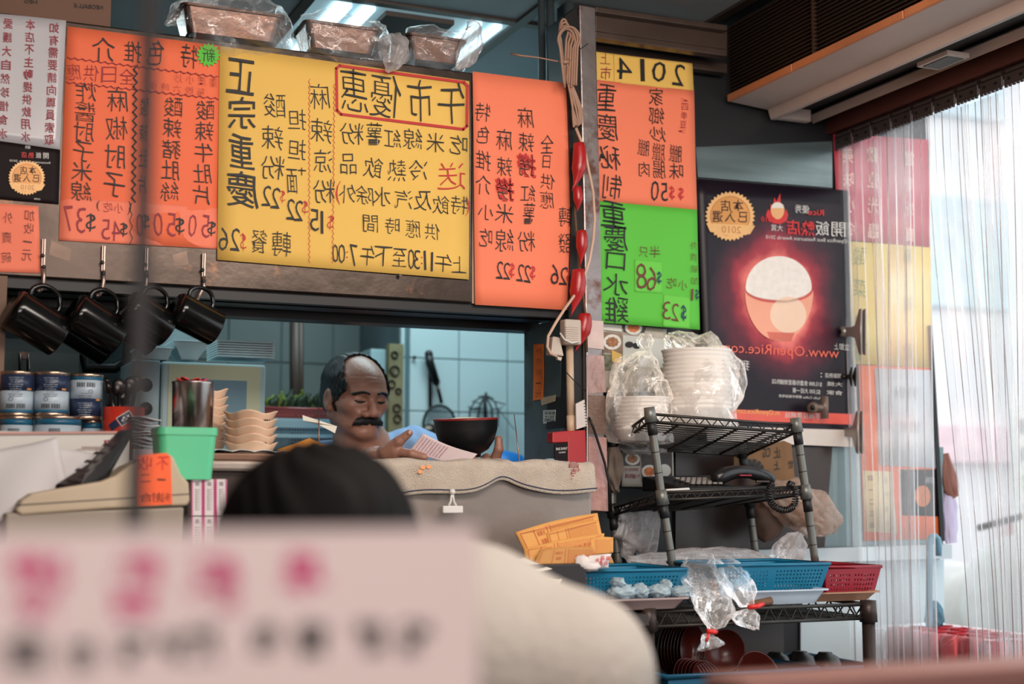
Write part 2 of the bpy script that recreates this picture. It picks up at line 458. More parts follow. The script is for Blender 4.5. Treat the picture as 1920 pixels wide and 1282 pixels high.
# ceiling light behind the fascia
lt = thing('ceiling_light', (1.13, 3.45, CZ), 'recessed ceiling light with bright tubes above the wrapped loaf tins', 'light')
glow = mat('lamp_tube', (215, 245, 255), .5, emit=3.2, var=0)
glow2 = mat('lamp_tray', (170, 205, 215), .35, emit=.35, var=.05)
MB().box((.88, 3.205, CZ+.002), (1.385, 3.705, CZ+.012)).build('tray', glow2, lt)
for a, b in ((.93, .97), (1.00, 1.03), (1.29, 1.31), (1.345, 1.365)):
    MB().box((a, 3.22, CZ-.008), (b, 3.69, CZ+.001)).build('tube', glow, lt)
MB().box((1.06, 3.23, CZ-.012), (1.24, 3.68, CZ)).build('centre_cover', mat('lamp_cover', (70, 58, 52), .6), lt)
# ================================================================ fascia over the serving hatch
FZ0, FZ1 = 1.671, 2.187
fa = struct(MB().box((-2.2, 2.85, FZ0), (P(887, 140, 2.85).x, 2.87, FZ1)).build('wall_front', steel, None, False, [BEV(.004)]))
MB().box((P(887, 140, 2.85).x+.001, 2.854, FZ0), (1.388, 2.87, FZ1-.02)).build('end_panel', mat('fascia_end', (165, 140, 120), .35, .7, .2, 8), fa)
MB().box((-2.2, 2.87, FZ1-.03), (1.10, 3.1, FZ1-.004)).build('top_plate', steel_dark, fa)
for y0, y1, z0, z1, m in ((2.862, 2.885, -.02, .008, black_metal), (2.89, 2.935, -.004, .01, steel_dark), (2.94, 3.0, -.016, .0, black_metal), (3.0, 3.03, -.006, .01, steel), (3.04, 3.1, -.03, .01, black_metal)):
    MB().box((-2.2, y0, FZ0+z0), (1.386, y1, FZ0+z1)).build('underside_rail', m, fa)
MB().box((-2.2, 3.08, FZ0), (1.386, 3.1, FZ1-.03)).build('rear_panel', steel_dark, fa)
# stains of tape on the fascia
tape = mat('old_tape', (98, 78, 66), .35, .5, .3, 30)
for q in (((96, 450), (134, 467), (130, 490), (92, 478)), ((322, 478), (350, 470), (354, 496), (326, 499))):
    MB().slab([P(x, y, 2.8497) for x, y in q], (0, -.0003, 0)).build('tape_mark', tape, fa)
# jambs
struct(MB().box((-2.2, 2.85, .9), (P(7, 700, 2.85).x, 3.0, FZ0)).build('trim_3', mat('jamb_brown', (120, 92, 74), .6, .1, .2, 6)))
jm = struct(MB().box((1.36, 2.87, .6), (1.376, 3.07, FZ0-.02)).build('trim_4', mat('jamb_steel', (84, 100, 104), .45, .4, .3, 8, spot=.38, spotcol=(38, 40, 40))))
op = mat('orange_strip', (235, 120, 40), .6)
ps = MB().slab([PX(x, y, 1.359) for x, y in ((1001, 645), (1019, 645), (1020, 700), (1018, 748), (1000, 751), (1001, 700))], (-.001, 0, 0)).build('orange_paper_strip', op)
tag(ps, 'narrow orange paper strip with handwriting on the hatch side panel', 'notice')
mb = MB(); text(mb, chain('外賣碗一元', 1010, 658, 1009, 738, 12), 0, 0, -.02, .05, lambda x, y: PX(x, y, 1.3575)); mb.build('lettering', black_ink, ps)
st = MB().slab([PX(x, y, 1.359) for x, y in ((1019, 769), (1042, 768), (1042, 794), (1019, 794))], (-.001, 0, 0)).build('number_sticker', mat('sticker_pale', (190, 205, 205), .5))
tag(st, 'small pale sticker of numbers low on the hatch side panel', 'sticker')
mb = MB(); text(mb, [('88 86 83', 1031, 774, 6, 19), ('2019', 1031, 781, 4, 18), ('6080', 1030, 787, 6, 18)], 0, 0, 0, 0, lambda x, y: PX(x, y, 1.3575)); mb.build('lettering', black_ink, st)
tp = MB().slab([PX(x, y, 1.359) for x, y in ((1014, 746), (1042, 740), (1041, 752), (1016, 760))], (-.0008, 0, 0)).build('tape_piece', mat('beige_tape', (186, 176, 150), .5))
tag(tp, 'torn beige tape below the orange paper strip', 'tape')
# ================================================================ column
def colslab(mb, pts, Y, dep): mb.slab([P(x, y, Y) for x, y in pts], (0, dep, 0))
cm = MB(); colslab(cm, [(1086, 8), (1117, 14), (1126, 400), (1131, 700), (1139, 960), (1100, 960), (1100, 700), (1095, 400)], 2.83, .12)
co = struct(cm.build('trim_5', col_metal, None, False, [BEV(.003)]))
MB().box((1.40, 2.835, .3), (1.43, 2.95, 1.6)).build('column_core', steel_dark, co)
MB().slab([P(x, y, 2.84) for x, y in ((1060, 30), (1086, 8), (1094, 400), (1099, 800), (1060, 800), (1072, 400))], (0, .1, 0)).build('column_side', black_metal, co)  # left face of the column, its shading put in as black
MB().slab([P(x, y, 2.8285) for x, y in ((1101, 600), (1131, 602), (1132, 655), (1101, 652))], (0, -.001, 0)).build('plaster_patch', mat('pale_tape', (214, 190, 182), .5, 0, .2, 20), co)
MB().slab([P(x, y, 2.8285) for x, y in ((1101, 665), (1132, 667), (1136, 735), (1102, 738))], (0, -.001, 0)).build('tape_patch', mat('shiny_tape', (176, 142, 134), .25, .2, .3, 14, .5, 30), co)
MB().slab([P(x, y, 2.8285) for x, y in ((1102, 740), (1134, 742), (1137, 815), (1103, 812))], (0, -.001, 0)).build('tape_patch', mat('brown_tape', (132, 106, 92), .3, .2, .35, 12, .5, 30), co)
MB().slab([P(x, y, 2.8285) for x, y in ((1103, 818), (1137, 820), (1140, 958), (1103, 956))], (0, -.001, 0)).build('tape_patch', mat('pink_tape', (196, 150, 142), .3, .1, .3, 12, .5, 30), co)
# header beams right of the column
hb = MB()
for (y0, y1, ye0, ye1, Y) in ((8, 18, 75, 88, 2.845), (20, 54, 90, 106, 2.87), (54, 66, 108, 120, 2.86), (80, 98, 130, 146, 2.95)):
    hb.slab([P(x, y, Y) for x, y in ((1117, y0+4), (1364, y0+39), (1364, y1+39), (1117, y1+4))], (0, .03, 0))
struct(hb.build('trim_6', [mat('header_metal', (92, 76, 68), .38, .6, .2)], None, False, [BEV(.002)]))
# ================================================================ right back wall and what carries the poster
rw_m = mat('slate_panel', (40, 41, 43), .4, .3, .25, 5)
rw = struct(MB().box((1.44, 3.0, 0), (2.515, 3.05, 2.44)).build('wall_right_back', rw_m))
MB().slab([P(x, y, 2.997) for x, y in ((1304, 276), (1560, 265), (1560, 352), (1308, 332))], (0, -.002, 0)).build('steel_sheet', mat('brushed_sheet', (116, 132, 134), .3, .6, .35, 2, stretch=(1, 1, 12)), rw)
MB().slab([P(x, y, 2.997) for x, y in ((1555, 838), (1768, 838), (1768, 1020), (1540, 1026))], (0, -.002, 0)).build('grey_glass_panel', mat('grey_glass', (118, 138, 142), .15, .1, .2, 3), rw)
sill = MB(); sill.slab([P(x, y, 2.98) for x, y in ((1180, 1036), (1560, 1026), (1768, 1020), (1768, 1046), (1560, 1052), (1180, 1060))], (0, -.035, 0))
sill.build('sill', mat('pale_sill', (196, 206, 210), .4, .1, .1, 5), rw)
MB().slab([P(x, y, 2.995) for x, y in ((1500, 1056), (1768, 1048), (1768, 1300), (1500, 1300))], (0, -.004, 0)).build('white_wainscot', mat('white_wainscot', (206, 222, 228), .3, 0, .06, 3), rw)
# dark cabinet space behind the wire rack
MB().slab([P(x, y, 2.99) for x, y in ((1266, 838), (1560, 838), (1545, 1030), (1266, 1036))], (0, -.002, 0)).build('dark_panel', mat('dark_brown_panel', (52, 40, 36), .3, .2, .25, 4), rw)
# ================================================================ air conditioner housing
ya, yb = 2.98, 1.0
ac = thing('air_conditioner', (2.0, 2.0, 2.2), 'long ceiling air conditioner with dark louvred side and cream underside', 'air conditioner')
def Q(px, py): p = P(px, py, ya); return (p.x, p.z)
def extr(mb, prof, y0=ya, y1=yb):
    mb.slab([(x, y0, z) for x, z in prof], (0, y1-y0, 0))
xL, zL = Q(1366, 188); xT, zT = Q(1366, 46)
cream = mat('yellowed_cream_metal', (196, 176, 166), .45, 0, .12, 4, spot=.3, spotcol=(96, 78, 68), spotscale=5)
mb = MB(); extr(mb, [(xL+.012, zL), (xL+.012, CZ+.0), (2.2, CZ), (2.2, zL)]); mb.build('housing', mat('ac_dark', (34, 28, 26), .7), ac)
slat = mat('louvre_slat', (64, 44, 32), .45, .1)
for k in range(19):
    z = zL+.012+k*(CZ-.006-zL-.012)/19
    MB().hexa([(xL, ya, z), (xL+.011, ya, z+.002), (xL+.011, yb, z+.002), (xL, yb, z), (xL, ya, z+.0022), (xL+.011, ya, z+.0045), (xL+.011, yb, z+.0045), (xL, yb, z+.0022)]).build('louvre', slat, ac)
for yy in (2.62, 2.24, 1.86): MB().box((xL-.001, yy-.003, zL+.012), (xL+.01, yy+.003, CZ-.004)).build('louvre_rib', slat, ac)
br = mat('wood_edge', (206, 128, 84), .5, 0, .15, 10)
for a, b in ((2.98, 2.70), (2.697, 2.30), (2.297, 1.9), (1.897, 1.0)):
    MB().box((xL-.004, b, zL-.004), (xL+.006, a, zL+.014)).build('edge_strip', br, ac, False, [BEV(.002)])
prof = [Q(1367, 190), Q(1440, 206), Q(1445, 224), Q(1452, 225), Q(1452, 196), (xL+.08, zL+.03), (xL, zL)]
mb = MB(); extr(mb, prof); mb.build('underside_panel', cream, ac, False)
mb = MB(); a = Q(1452, 224); b = Q(1512, 231); mb.hexa([(a[0], ya, a[1]), (b[0], ya, b[1]), (b[0], ya-.02, b[1]), (a[0], ya-.02, a[1]), (a[0], ya, a[1]+.03), (b[0], ya, b[1]+.03), (b[0], ya-.02, b[1]+.03), (a[0], ya-.02, a[1]+.03)]); mb.build('end_cap', cream, ac)
mb = MB(); q = [Q(1452, 200), Q(1525, 210), Q(1525, 190), Q(1452, 180)]; extr(mb, q); mb.build('air_outlet', black_metal, ac)
mb = MB(); q = [Q(1524, 232), Q(1532, 226), Q(1532, 212), Q(1520, 216)]; extr(mb, q); mb.build('lower_flap', cream, ac)
mb = MB(); c = PZ(1768, 112, a[1]+.004); mb.box((c.x-.03, c.y-.05, a[1]-.002), (c.x+.03, c.y+.05, a[1]+.008)); mb.build('vent_frame', cream, ac)
mb = MB(); mb.box((c.x-.022, c.y-.04, a[1]-.004), (c.x+.022, c.y+.04, a[1]-.002)); mb.build('vent_grille', mat('vent_dark', (80, 84, 86), .5), ac)
# door header above the plastic strips
hdm = mat('red_brown_beam', (88, 46, 38), .5, 0, .3, 6, stretch=(4, .5, 4))
struct(MB().box((2.19, .35, 2.19), (2.30, 3.0, 2.44)).build('trim_7', hdm))
# ================================================================ plastic strip curtain with its hinge rail
rail = thing('curtain_rail', (2.215, 2.0, 2.16), 'dark hinged rail holding the clear plastic door strips', 'curtain rail')
rm = mat('rail_dark', (66, 56, 54), .5, .2)
zr = 2.155
MB().box((2.21, .4, zr+.012), (2.226, 2.99, 2.19)).build('rail_bar', rm, rail)
yy = 2.985; k = 0
while yy > .5:
    MB().box((2.204, yy-.072, zr-.004), (2.21, yy, zr+.022)).build('clamp_plate', rm, rail, False, [BEV(.002, 1)])
    MB().tube([(2.203, yy-.068, zr+.026), (2.203, yy-.012, zr+.026)], .005, 8).build('hinge_pin', rm, rail)
    if yy > 2.1:
        for d in (.018, .054): MB().tube([(2.2035, yy-d, zr+.008), (2.2005, yy-d, zr+.008)], .003, 8).build('rivet', black_metal, rail)
        for q in range(6): MB().box((2.204, yy-.008-q*.012, zr-.009), (2.209, yy-.002-q*.012, zr-.003)).build('tooth', rm, rail)
    yy -= .077; k += 1
filmM = film('strip_film', (228, 231, 233), .27, .25, .25, 0, 3, (1, 1, .1), True)
ribM = film('strip_rib', (240, 238, 238), .6, .9, .1, 0, 4, (1, 1, 1), True); ribD = film('strip_rib_dark', (170, 150, 144), .6, .6, .1, 0, 4, (1, 1, 1), False)
def yof(px, z): return PX(px, 600, 2.22).y
strips = [
 (1540, 1600, 1532, 1606, 0), (1572, 1648, 1578, 1662, .012), (1630, 1700, 1622, 1690, .026), (1668, 1752, 1655, 1737, .008),
 (1738, 1815, 1782, 1852, .02), (1795, 1868, 1828, 1884, .034), (1848, 1925, 1856, 1893, .01), (1932, 2010, 1935, 2010, .02)]
names = ['first clear ribbed door strip, beside the black poster', 'second clear ribbed door strip, over the pink banner edge', 'third clear ribbed door strip from the black poster', 'clear ribbed door strip left of the open gap', 'clear ribbed door strip right of the open gap, flaring outward', 'clear ribbed door strip in the middle of the right bunch', 'last clear ribbed door strip in view, at the right of the bunch', 'clear ribbed door strip at the right picture edge']
for si, (a, b, c, d, ox) in enumerate(strips):
    ya0, yb0, yc0, yd0 = yof(a, 0), yof(b, 0), yof(c, 0), yof(d, 0)
    def pos(u, v, off=0):   # v 0 top 1 bottom
        s = min(1, v*1.6); s = s*s*(3-2*s)
        y = (ya0*(1-u)+yb0*u)*(1-s)+(yc0*(1-u)+yd0*u)*s
        y += .0018*math.sin(v*6+si*2+u*2)*min(1, v*4)
        x = 2.219+ox+.0035*math.sin(u*6+si*1.7)*min(1, v*3+.15)+.002*math.sin(v*5+si)
        return V((x-off, y, zr+.002-v*(zr-.06)))
    mb = MB(); mb.grid(pos, 14, 40)
    o = mb.build('door_strip', filmM, None, True)
    tag(o, names[si], 'door strip', 'clear plastic strips of the door curtain')
    nr = 5
    for r in range(nr+1):
        u = .02+.96*r/nr
        MB().tube([pos(u, v/30, .001) for v in range(31)], .0012, 6).build('rib', ribM if r % 2 else ribD, o, True)
# ================================================================ paper menu signs (written mirror-wise, as the photograph shows them)
org = mat('orange_card', (255, 134, 98), .75, 0, .05, 3, spot=.12, spotcol=(225, 92, 60), spotscale=30)
org2 = mat('salmon_card', (255, 136, 106), .75, 0, .04, 3)
org3 = mat('deep_orange_card', (248, 118, 78), .75, 0, .05, 3)
yel = mat('yellow_card', (240, 194, 96), .75, 0, .06, 3, spot=.14, spotcol=(214, 160, 60), spotscale=25)
grn = mat('green_card', (96, 200, 66), .75, 0, .04, 3)
grn2 = mat('light_green_card', (112, 212, 78), .75, 0, .04, 3)
SY = 2.8465
def sheet(name, q, Y, m, label, cat='menu sign', group=None, seed=1):
    o = paper(name, q, Y, m, None, seed=seed); tag(o, label, cat, group); return o
def letters(parent, Y, sets, slope=.09, jit=.06, proj=None):
    for k, (m, items, off) in enumerate(sets):
        mb = MB(); text(mb, items, Y, slope, off, jit, proj); mb.build('lettering', m, parent)
TH_ = -.014
# white notice
o = sheet('notice_sheet', ((-60, 20), (124, 38), (112, 280), (-60, 256)), SY, mat('laminated_white', (190, 188, 192), .25, 0, .04, 4), 'laminated white notice with maroon columns of characters at the left edge', 'notice')
letters(o, SY-.001, [(maroon_ink, chain('如有需要請向職員索取', 102, 52, 92, 262, 19)+chain('本店不主動提供飲用水', 57, 46, 48, 256, 19)+chain('愛護大自然珍惜食水', 15, 44, 5, 250, 19), .006)], .07, .02)
# first orange menu
o = sheet('menu_sheet', ((126, 49), (413, 86), (407, 466), (110, 450)), SY, org3, 'large deep orange menu sheet with five dish columns and a green starburst', seed=3)
pr = paper('price_strip', ((113, 369), (408, 389), (407, 466.5), (110, 450.5)), SY-.0006, org2, o)
A_ = [('特', 355, 105, 44, 30), ('色', 292, 98, 46, 30), ('推', 249, 97, 40, 32), ('介', 194, 92, 46, 42)]
A_ += chain('酸辣牛肚片', 385, 206, 378, 365, 36, 34)+chain('酸辣豬肚絲', 325, 200, 318, 358, 36, 34)+chain('酸辣肚片', 271, 200, 267, 345, 34, 16)
A_ += chain('麻椒肘子', 221, 187, 214, 346, 44, 40)+chain('炸醬肘子米線', 161, 172, 152, 358, 36, 38)
A_ += [('$', 397, 428, 28), ('$', 337, 423, 32), ('$', 273, 416, 28), ('$', 232, 430, 26), ('$', 170, 417, 34), ('(', 243, 389, 26, 6), (')', 184, 385, 20, 6)]
B_ = chain('全日供應', 238, 143, 138, 134, 30)
D_ = chain('50', 386, 424, 361, 422, 42, 15)+chain('50', 322, 421, 297, 420, 44, 17)+[('0', 262, 421, 44, 12)]+chain('45', 219, 432, 199, 430, 38, 16)+chain('37', 152, 412, 127, 410, 48, 17)+chain('小吃', 222, 390, 202, 388, 18)
E_ = chain('重慶小炒', 400, 154, 334, 146, 17, 15)+chain('每晚六時後', 377, 172, 287, 160, 15, 14)
letters(o, SY-.0022, [(black_ink, A_, TH_+.004), (maroon_ink, B_+D_, TH_), (maroon_ink, E_, TH_-.008)])
mb = MB()
for a in ((126, 108, 409, 144), (124, 154, 410, 185)): ribbon(mb, zig(*a, 7, 1.6), 1.6, SY-.0022)
mb.build('wavy_rule', maroon_ink, o)
mb = MB(); ribbon(mb, zig(254, 122, 250, 378, 8, 3.4), 2.6, SY-.0022); ribbon(mb, zig(245, 380, 246, 457, 10, 2.5), 1.2, SY-.0022); mb.build('wavy_rule', black_ink, o)
mb = MB(); disc(mb, 391, 103, 23, 23, SY-.0024, 32, .24); g_ = mb.build('starburst', grn, o); g_['label'] = 'green starburst sticker'
mb = MB(); text(mb, [('新', 391, 103, 26)], SY-.0030, .1, -.004); mb.build('sticker_lettering', black_ink, g_)
# yellow board
o = sheet('menu_sheet', ((412, 86), (880, 152), (879, 524), (407, 487)), SY-.003, yel, 'large yellow lunch menu sheet with a red boxed title', seed=5)
YY = SY-.0048
K = [('午', 847, 193, 76, 50), ('市', 788, 187, 78, 46), ('優', 723, 180, 80, 56), ('惠', 664, 169, 80, 50)]
K += [('吃', 860, 271, 36), ('米', 817, 267, 36), ('線', 774, 260, 38), ('紅', 736, 259, 34), ('薯', 702, 251, 42, 30), ('粉', 660, 250, 40, 44)]
K += [('冷', 784, 319, 38), ('熱', 744, 319, 40, 34), ('飲', 700, 314, 38), ('品', 653, 307, 38, 30)]
K += [('特', 861, 384, 34), ('飲', 827, 384, 34), ('及', 793, 376, 36), ('汽', 757, 374, 36), ('水', 716, 368, 36), ('除', 684, 366, 34), ('外', 651, 363, 34)]
K += [('供', 811, 434, 30), ('應', 775, 428, 34, 28), ('時', 736, 423, 30, 26), ('間', 695, 419, 32, 28)]
K += [('上', 861, 496, 30), ('午', 831, 493, 34), ('1', 810, 490, 36), ('1', 797, 488, 36), ('3', 782, 486, 36, 12), ('0', 771, 485, 38, 12), ('至', 749, 483, 34, 26), ('下', 718, 480, 36), ('午', 689, 479, 38, 26), ('7', 662, 478, 40, 14), ('0', 641, 475, 36, 13), ('0', 629, 475, 34, 11)]
K += [('麻', 600, 180, 48, 38), ('辣', 603, 245, 44), ('涼', 606, 302, 42, 34), ('粉', 608, 358, 44), ('1', 604, 417, 42), ('5', 590, 412, 40, 17)]
K += [('担', 557, 224, 38, 34), ('担', 557, 280, 38, 34), ('麵', 557, 338, 48, 38), ('2', 560, 395, 38, 16), ('2', 545, 392, 38, 16)]
K += [('酸', 515, 197, 44, 40), ('辣', 511, 258, 44, 40), ('粉', 511, 314, 44, 44), ('2', 517, 371, 38, 17), ('2', 500, 367, 38, 17)]
K2 = [('正', 452, 143, 66, 52), ('宗', 454, 212, 60, 52), ('重', 453, 284, 64, 46), ('慶', 455, 355, 66, 60)]
K += [('轉', 528, 457, 46, 36), ('餐', 486, 452, 44, 30), ('2', 441, 449, 42, 18), ('6', 419, 447, 44, 18)]
Rr = [('送', 847, 330, 50, 52), ('(', 877, 387, 38, 7), (')', 634, 361, 44, 9), (':', 791, 488, 14, 3), (':', 651, 477, 12, 3)]
Rt = [('$', 620, 417, 28, 12), ('$', 572, 389, 26, 11), ('$', 530, 368, 24, 9), ('$', 456, 454, 34, 11)]
letters(o, YY, [(black_ink, K, TH_+.002), (black_ink, K2, .002), (red_ink, Rr, TH_), (red_ink, Rt, TH_-.008)])
mb = MB(); ribbon(mb, [(637, 123), (870, 154), (877, 161), (876, 236), (869, 242), (640, 214), (632, 207), (631, 128)], 5, YY, True); mb.build('title_frame', red_ink, o)
mb = MB(); ribbon(mb, zig(580, 148, 580, 492, 5, 1.5), .9, YY); ribbon(mb, zig(627, 157, 624, 493, 5, 1.5), .9, YY); mb.build('wavy_rule', red_ink, o)
mb = MB(); mb.slab([P(x, y, YY) for x, y in ((747, 513), (753, 514), (752, 520), (748, 519))], (0, -.003, 0)); mb.build('bottom_pin', steel, o)
# second orange menu
o = sheet('menu_sheet', ((886, 134), (1072, 157), (1076, 582), (891, 571)), SY, org, 'tall orange menu sheet left of the column, two characters outlined in red', seed=8)
YY = SY-.0022
K = [('特', 905, 210, 34, 28), ('色', 906, 252, 32, 24), ('推', 906, 300, 36, 28), ('介', 906, 346, 36, 28), ('小', 911, 397, 28, 28), ('吃', 911, 445, 34, 24)]
K += [('麻', 946, 261, 40, 30), ('辣', 946, 312, 36, 28), ('撈', 947, 355, 38, 30), ('米', 946, 400, 36), ('線', 946, 450, 42, 34), ('2', 950, 508, 32, 13), ('2', 937, 506, 32, 13)]
K += [('麻', 986, 220, 38, 30), ('辣', 987, 266, 36, 28), ('撈', 988, 310, 38, 30), ('紅', 990, 362, 30), ('薯', 992, 400, 40, 22), ('粉', 987, 452, 38, 32), ('2', 989, 513, 32, 13), ('2', 976, 511, 32, 13)]
K += [('全', 1026, 270, 34, 24), ('日', 1025, 303, 24, 14), ('供', 1027, 340, 28), ('應', 1026, 374, 32, 26), ('轉', 1061, 406, 36, 26), ('發', 1059, 455, 36, 24), ('2', 1057, 517, 34, 15), ('6', 1040, 514, 38, 15)]
letters(o, YY, [(red_ink, [('撈', 947, 355, 44, 35), ('撈', 988, 310, 44, 35)], .02), (black_ink, K, TH_+.002), (red_ink, [('$', 960, 507, 28, 10), ('$', 999, 511, 26, 10), ('$', 1067, 517, 26, 9)], 0)])
# right column signs hang on a frame between column and poster
RY = 2.93
o = sheet('menu_sheet', ((1110, 96), (1298, 119), (1301, 171), (1112, 150)), RY, yel, 'small yellow sheet reading 2014 above the salmon menu sheet', seed=2)
letters(o, RY-.0015, [(black_ink, [('2', 1273, 140, 40, 22), ('0', 1236, 134, 38, 26), ('1', 1205, 132, 42, 8), ('4', 1171, 129, 40, 28)], -.004), (maroon_ink, [('上', 1135, 110, 20), ('市', 1136, 137, 24, 20)], -.006)])
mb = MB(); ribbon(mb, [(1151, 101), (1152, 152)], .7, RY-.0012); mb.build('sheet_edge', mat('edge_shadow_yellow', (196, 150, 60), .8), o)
o = sheet('menu_sheet', ((1112, 149), (1301, 170), (1307, 393), (1116, 376)), RY, org, 'salmon orange menu sheet under the 2014 sheet, partly behind the column', seed=4)
K = [('重', 1137, 182, 50, 36), ('慶', 1140, 238, 50, 38), ('秘', 1143, 295, 44, 40), ('制', 1148, 350, 46, 34)]
K += [('家', 1230, 181, 32, 26), ('鄉', 1231, 217, 32, 28), ('炒', 1233, 252, 28, 30), ('臘', 1235, 285, 32, 24), ('腸', 1236, 318, 32, 24), ('臘', 1207, 277, 30, 22), ('肉', 1208, 317, 28, 20), ('臘', 1267, 288, 32, 24), ('味', 1268, 321, 30, 26), ('5', 1246, 360, 34, 13), ('0', 1228, 357, 38, 15)]
letters(o, RY-.0015, [(black_ink, K, -.006), (red_ink, [('$', 1277, 363, 24, 10), ('$', 1260, 362, 26, 10)], .01), (maroon_ink, chain('四季豆', 1284, 200, 1281, 233, 13)+[('(', 1283, 188, 5, 16), (')', 1279, 246, 5, 16)], -.008)])
o = sheet('menu_sheet', ((1116, 376), (1307, 393), (1312, 618), (1122, 604)), RY-.001, grn, 'bright green chicken menu sheet with price cards 68 and 23', seed=6)
for q in (((1190, 486), (1242, 490), (1242, 550), (1190, 547)), ((1244, 551), (1295, 557), (1293, 616), (1243, 612))): paper('price_card', q, RY-.0022, grn2, o, curl=0)
br_ink = mat('brown_ink', (112, 52, 40), .6, var=0); tl_ink = mat('teal_ink', (16, 70, 84), .6, var=0)
K = [('重', 1150, 401, 48, 48), ('慶', 1155, 446, 50, 44), ('口', 1155, 489, 32, 36), ('水', 1155, 533, 40, 46), ('雞', 1157, 580, 48, 44)]
letters(o, RY-.0040, [(black_ink, K, -.006), (br_ink, [('半', 1228, 472, 22), ('只', 1207, 472, 18), ('6', 1222, 522, 46, 18), ('8', 1203, 518, 48, 20), ('2', 1266, 585, 34, 14), ('3', 1250, 582, 34, 15), ('小', 1280, 534, 18), ('吃', 1259, 530, 20)]+chain('外賣碗加', 1300, 460, 1303, 526, 14)+[('1', 1298, 552, 22, 4)], -.012), (tl_ink, [('$', 1236, 521, 24, 9), ('$', 1282, 587, 30, 10), ('$', 1307, 552, 20, 7)], .012)])
# small seal poster and small orange note at the far left
def seal(parent, cx, cy, r, Y, sx=1.0, big=1.0):
    gold = mat('gold_print', (226, 158, 84), .45, .1, .2, 8); gold2 = mat('gold_print_light', (240, 186, 120), .45, .1, .15, 8); gd = mat('gold_print_dark', (200, 128, 70), .5, 0, .1)
    mb = MB(); disc(mb, cx, cy, r*sx, r, Y, 72, .09); mb.build('seal_rim', gold2, parent)
    mb = MB(); disc(mb, cx, cy, r*.80*sx, r*.80, Y-.0002, 48); mb.build('seal_ring', gd, parent)
    mb = MB(); disc(mb, cx, cy, r*.76*sx, r*.76, Y-.0004, 48); mb.build('seal_face', gold, parent)
    mb = MB(); mb.add([P(x, y, Y-.0006) for x, y in ((cx-r*.95*sx, cy+r*.28), (cx+r*1.0*sx, cy+r*.38), (cx+r*.8*sx, cy+r*.72), (cx, cy+r*.80), (cx-r*.8*sx, cy+r*.62))], [(4, 3, 2, 1, 0)]); mb.build('seal_ribbon', gold2, parent)
    mb = MB(); text(mb, [('店', cx-r*.17, cy-r*.42, r*.46), ('本', cx+r*.32, cy-r*.42, r*.46), ('選', cx-r*.5*sx, cy+r*.02, r*.46), ('入', cx, cy+r*.02, r*.46), ('已', cx+r*.5*sx, cy+r*.04, r*.42)], Y-.0008, .04, .01, 0); mb.build('lettering', mat('dark_brown_ink', (70, 36, 24), .6, var=0), parent)
    mb = MB(); text(mb, [('2010', cx+r*.05, cy+r*.54, r*.28)], Y-.001, .04, 0, 0); mb.build('lettering', gd, parent)
blk = mat('black_print', (30, 20, 22), .6, 0, .2, 3, spec=.15)
o = sheet('seal_card', ((-60, 256), (113, 281), (110, 383), (-60, 368)), SY, blk, 'small black card with a gold seal under the laminated notice', 'poster')
seal(o, 50, 333, 33, SY-.0015, 1.05)
wht_ink = mat('white_ink', (226, 222, 216), .6, var=0); sal_ink = mat('salmon_ink', (250, 120, 96), .6, var=0); redp = mat('red_print', (216, 44, 44), .5, var=.05)
letters(o, SY-.0015, [(wht_ink, [('飯', 72, 291, 11), ('開', 86, 292, 11), ('優秀', 52, 276, 6, 10), ('Restaurant Awards 2010', 56, 303, 4, 76), ('.com', 70, 373, 3, 12)], 0), (redp, [('店', 45, 290, 11), ('熱', 58, 291, 11)], .006)], .06, 0)
o = sheet('notice_sheet', ((-60, 378), (72, 386), (76, 512), (-60, 508)), SY, org2, 'small salmon takeaway note with clipped corners at the left edge', 'notice')
letters(o, SY-.0015, [(br_ink, chain('加收一元', 56, 403, 50, 478, 20)+chain('外賣碗', 14, 408, 12, 482, 20), -.01)])
# ================================================================ rice bowl poster
PY_ = 2.972
def poster_material():
    m = bpy.data.materials.new('rice_poster_print'); m.use_nodes = True; nt = m.node_tree; N = nt.nodes; L = nt.links
    b = N['Principled BSDF']; b.inputs['Roughness'].default_value = .38; b.inputs['Specular IOR Level'].default_value = .25
    tc = N.new('ShaderNodeTexCoord')
    gc = N.new('ShaderNodeCombineXYZ')
    def dist(cx, cz, sx, sz):
        s = N.new('ShaderNodeVectorMath'); s.operation = 'SUBTRACT'; s.inputs[1].default_value = (cx, 0, cz); L.new(tc.outputs['Object'], s.inputs[0])
        k = N.new('ShaderNodeVectorMath'); k.operation = 'MULTIPLY'; k.inputs[1].default_value = (1/sx, 0, 1/sz); L.new(s.outputs[0], k.inputs[0])
        nz = N.new('ShaderNodeTexNoise'); nz.inputs['Scale'].default_value = 9; nz.inputs['Detail'].default_value = 3; L.new(tc.outputs['Object'], nz.inputs['Vector'])
        l = N.new('ShaderNodeVectorMath'); l.operation = 'LENGTH'; L.new(k.outputs[0], l.inputs[0])
        a = N.new('ShaderNodeMath'); a.operation = 'MULTIPLY_ADD'; a.inputs[1].default_value = .55; L.new(nz.outputs['Fac'], a.inputs[0])
        d = N.new('ShaderNodeMath'); d.operation = 'SUBTRACT'; d.inputs[1].default_value = .27; L.new(l.outputs['Value'], a.inputs[2]); L.new(a.outputs[0], d.inputs[0])
        return d.outputs[0]
    return m, b, dist
pq = ((1307, 335), (1592, 357), (1598, 838), (1326, 826))
pc = P(1461, 562, PY_)
m, b, dist = poster_material(); nt = m.node_tree
r_ = nt.nodes.new('ShaderNodeValToRGB'); e = r_.color_ramp.elements
e[0].position = 0; e[0].color = lin((255, 236, 220))+(1,)
e[1].position = 1; e[1].color = lin((30, 22, 32))+(1,)
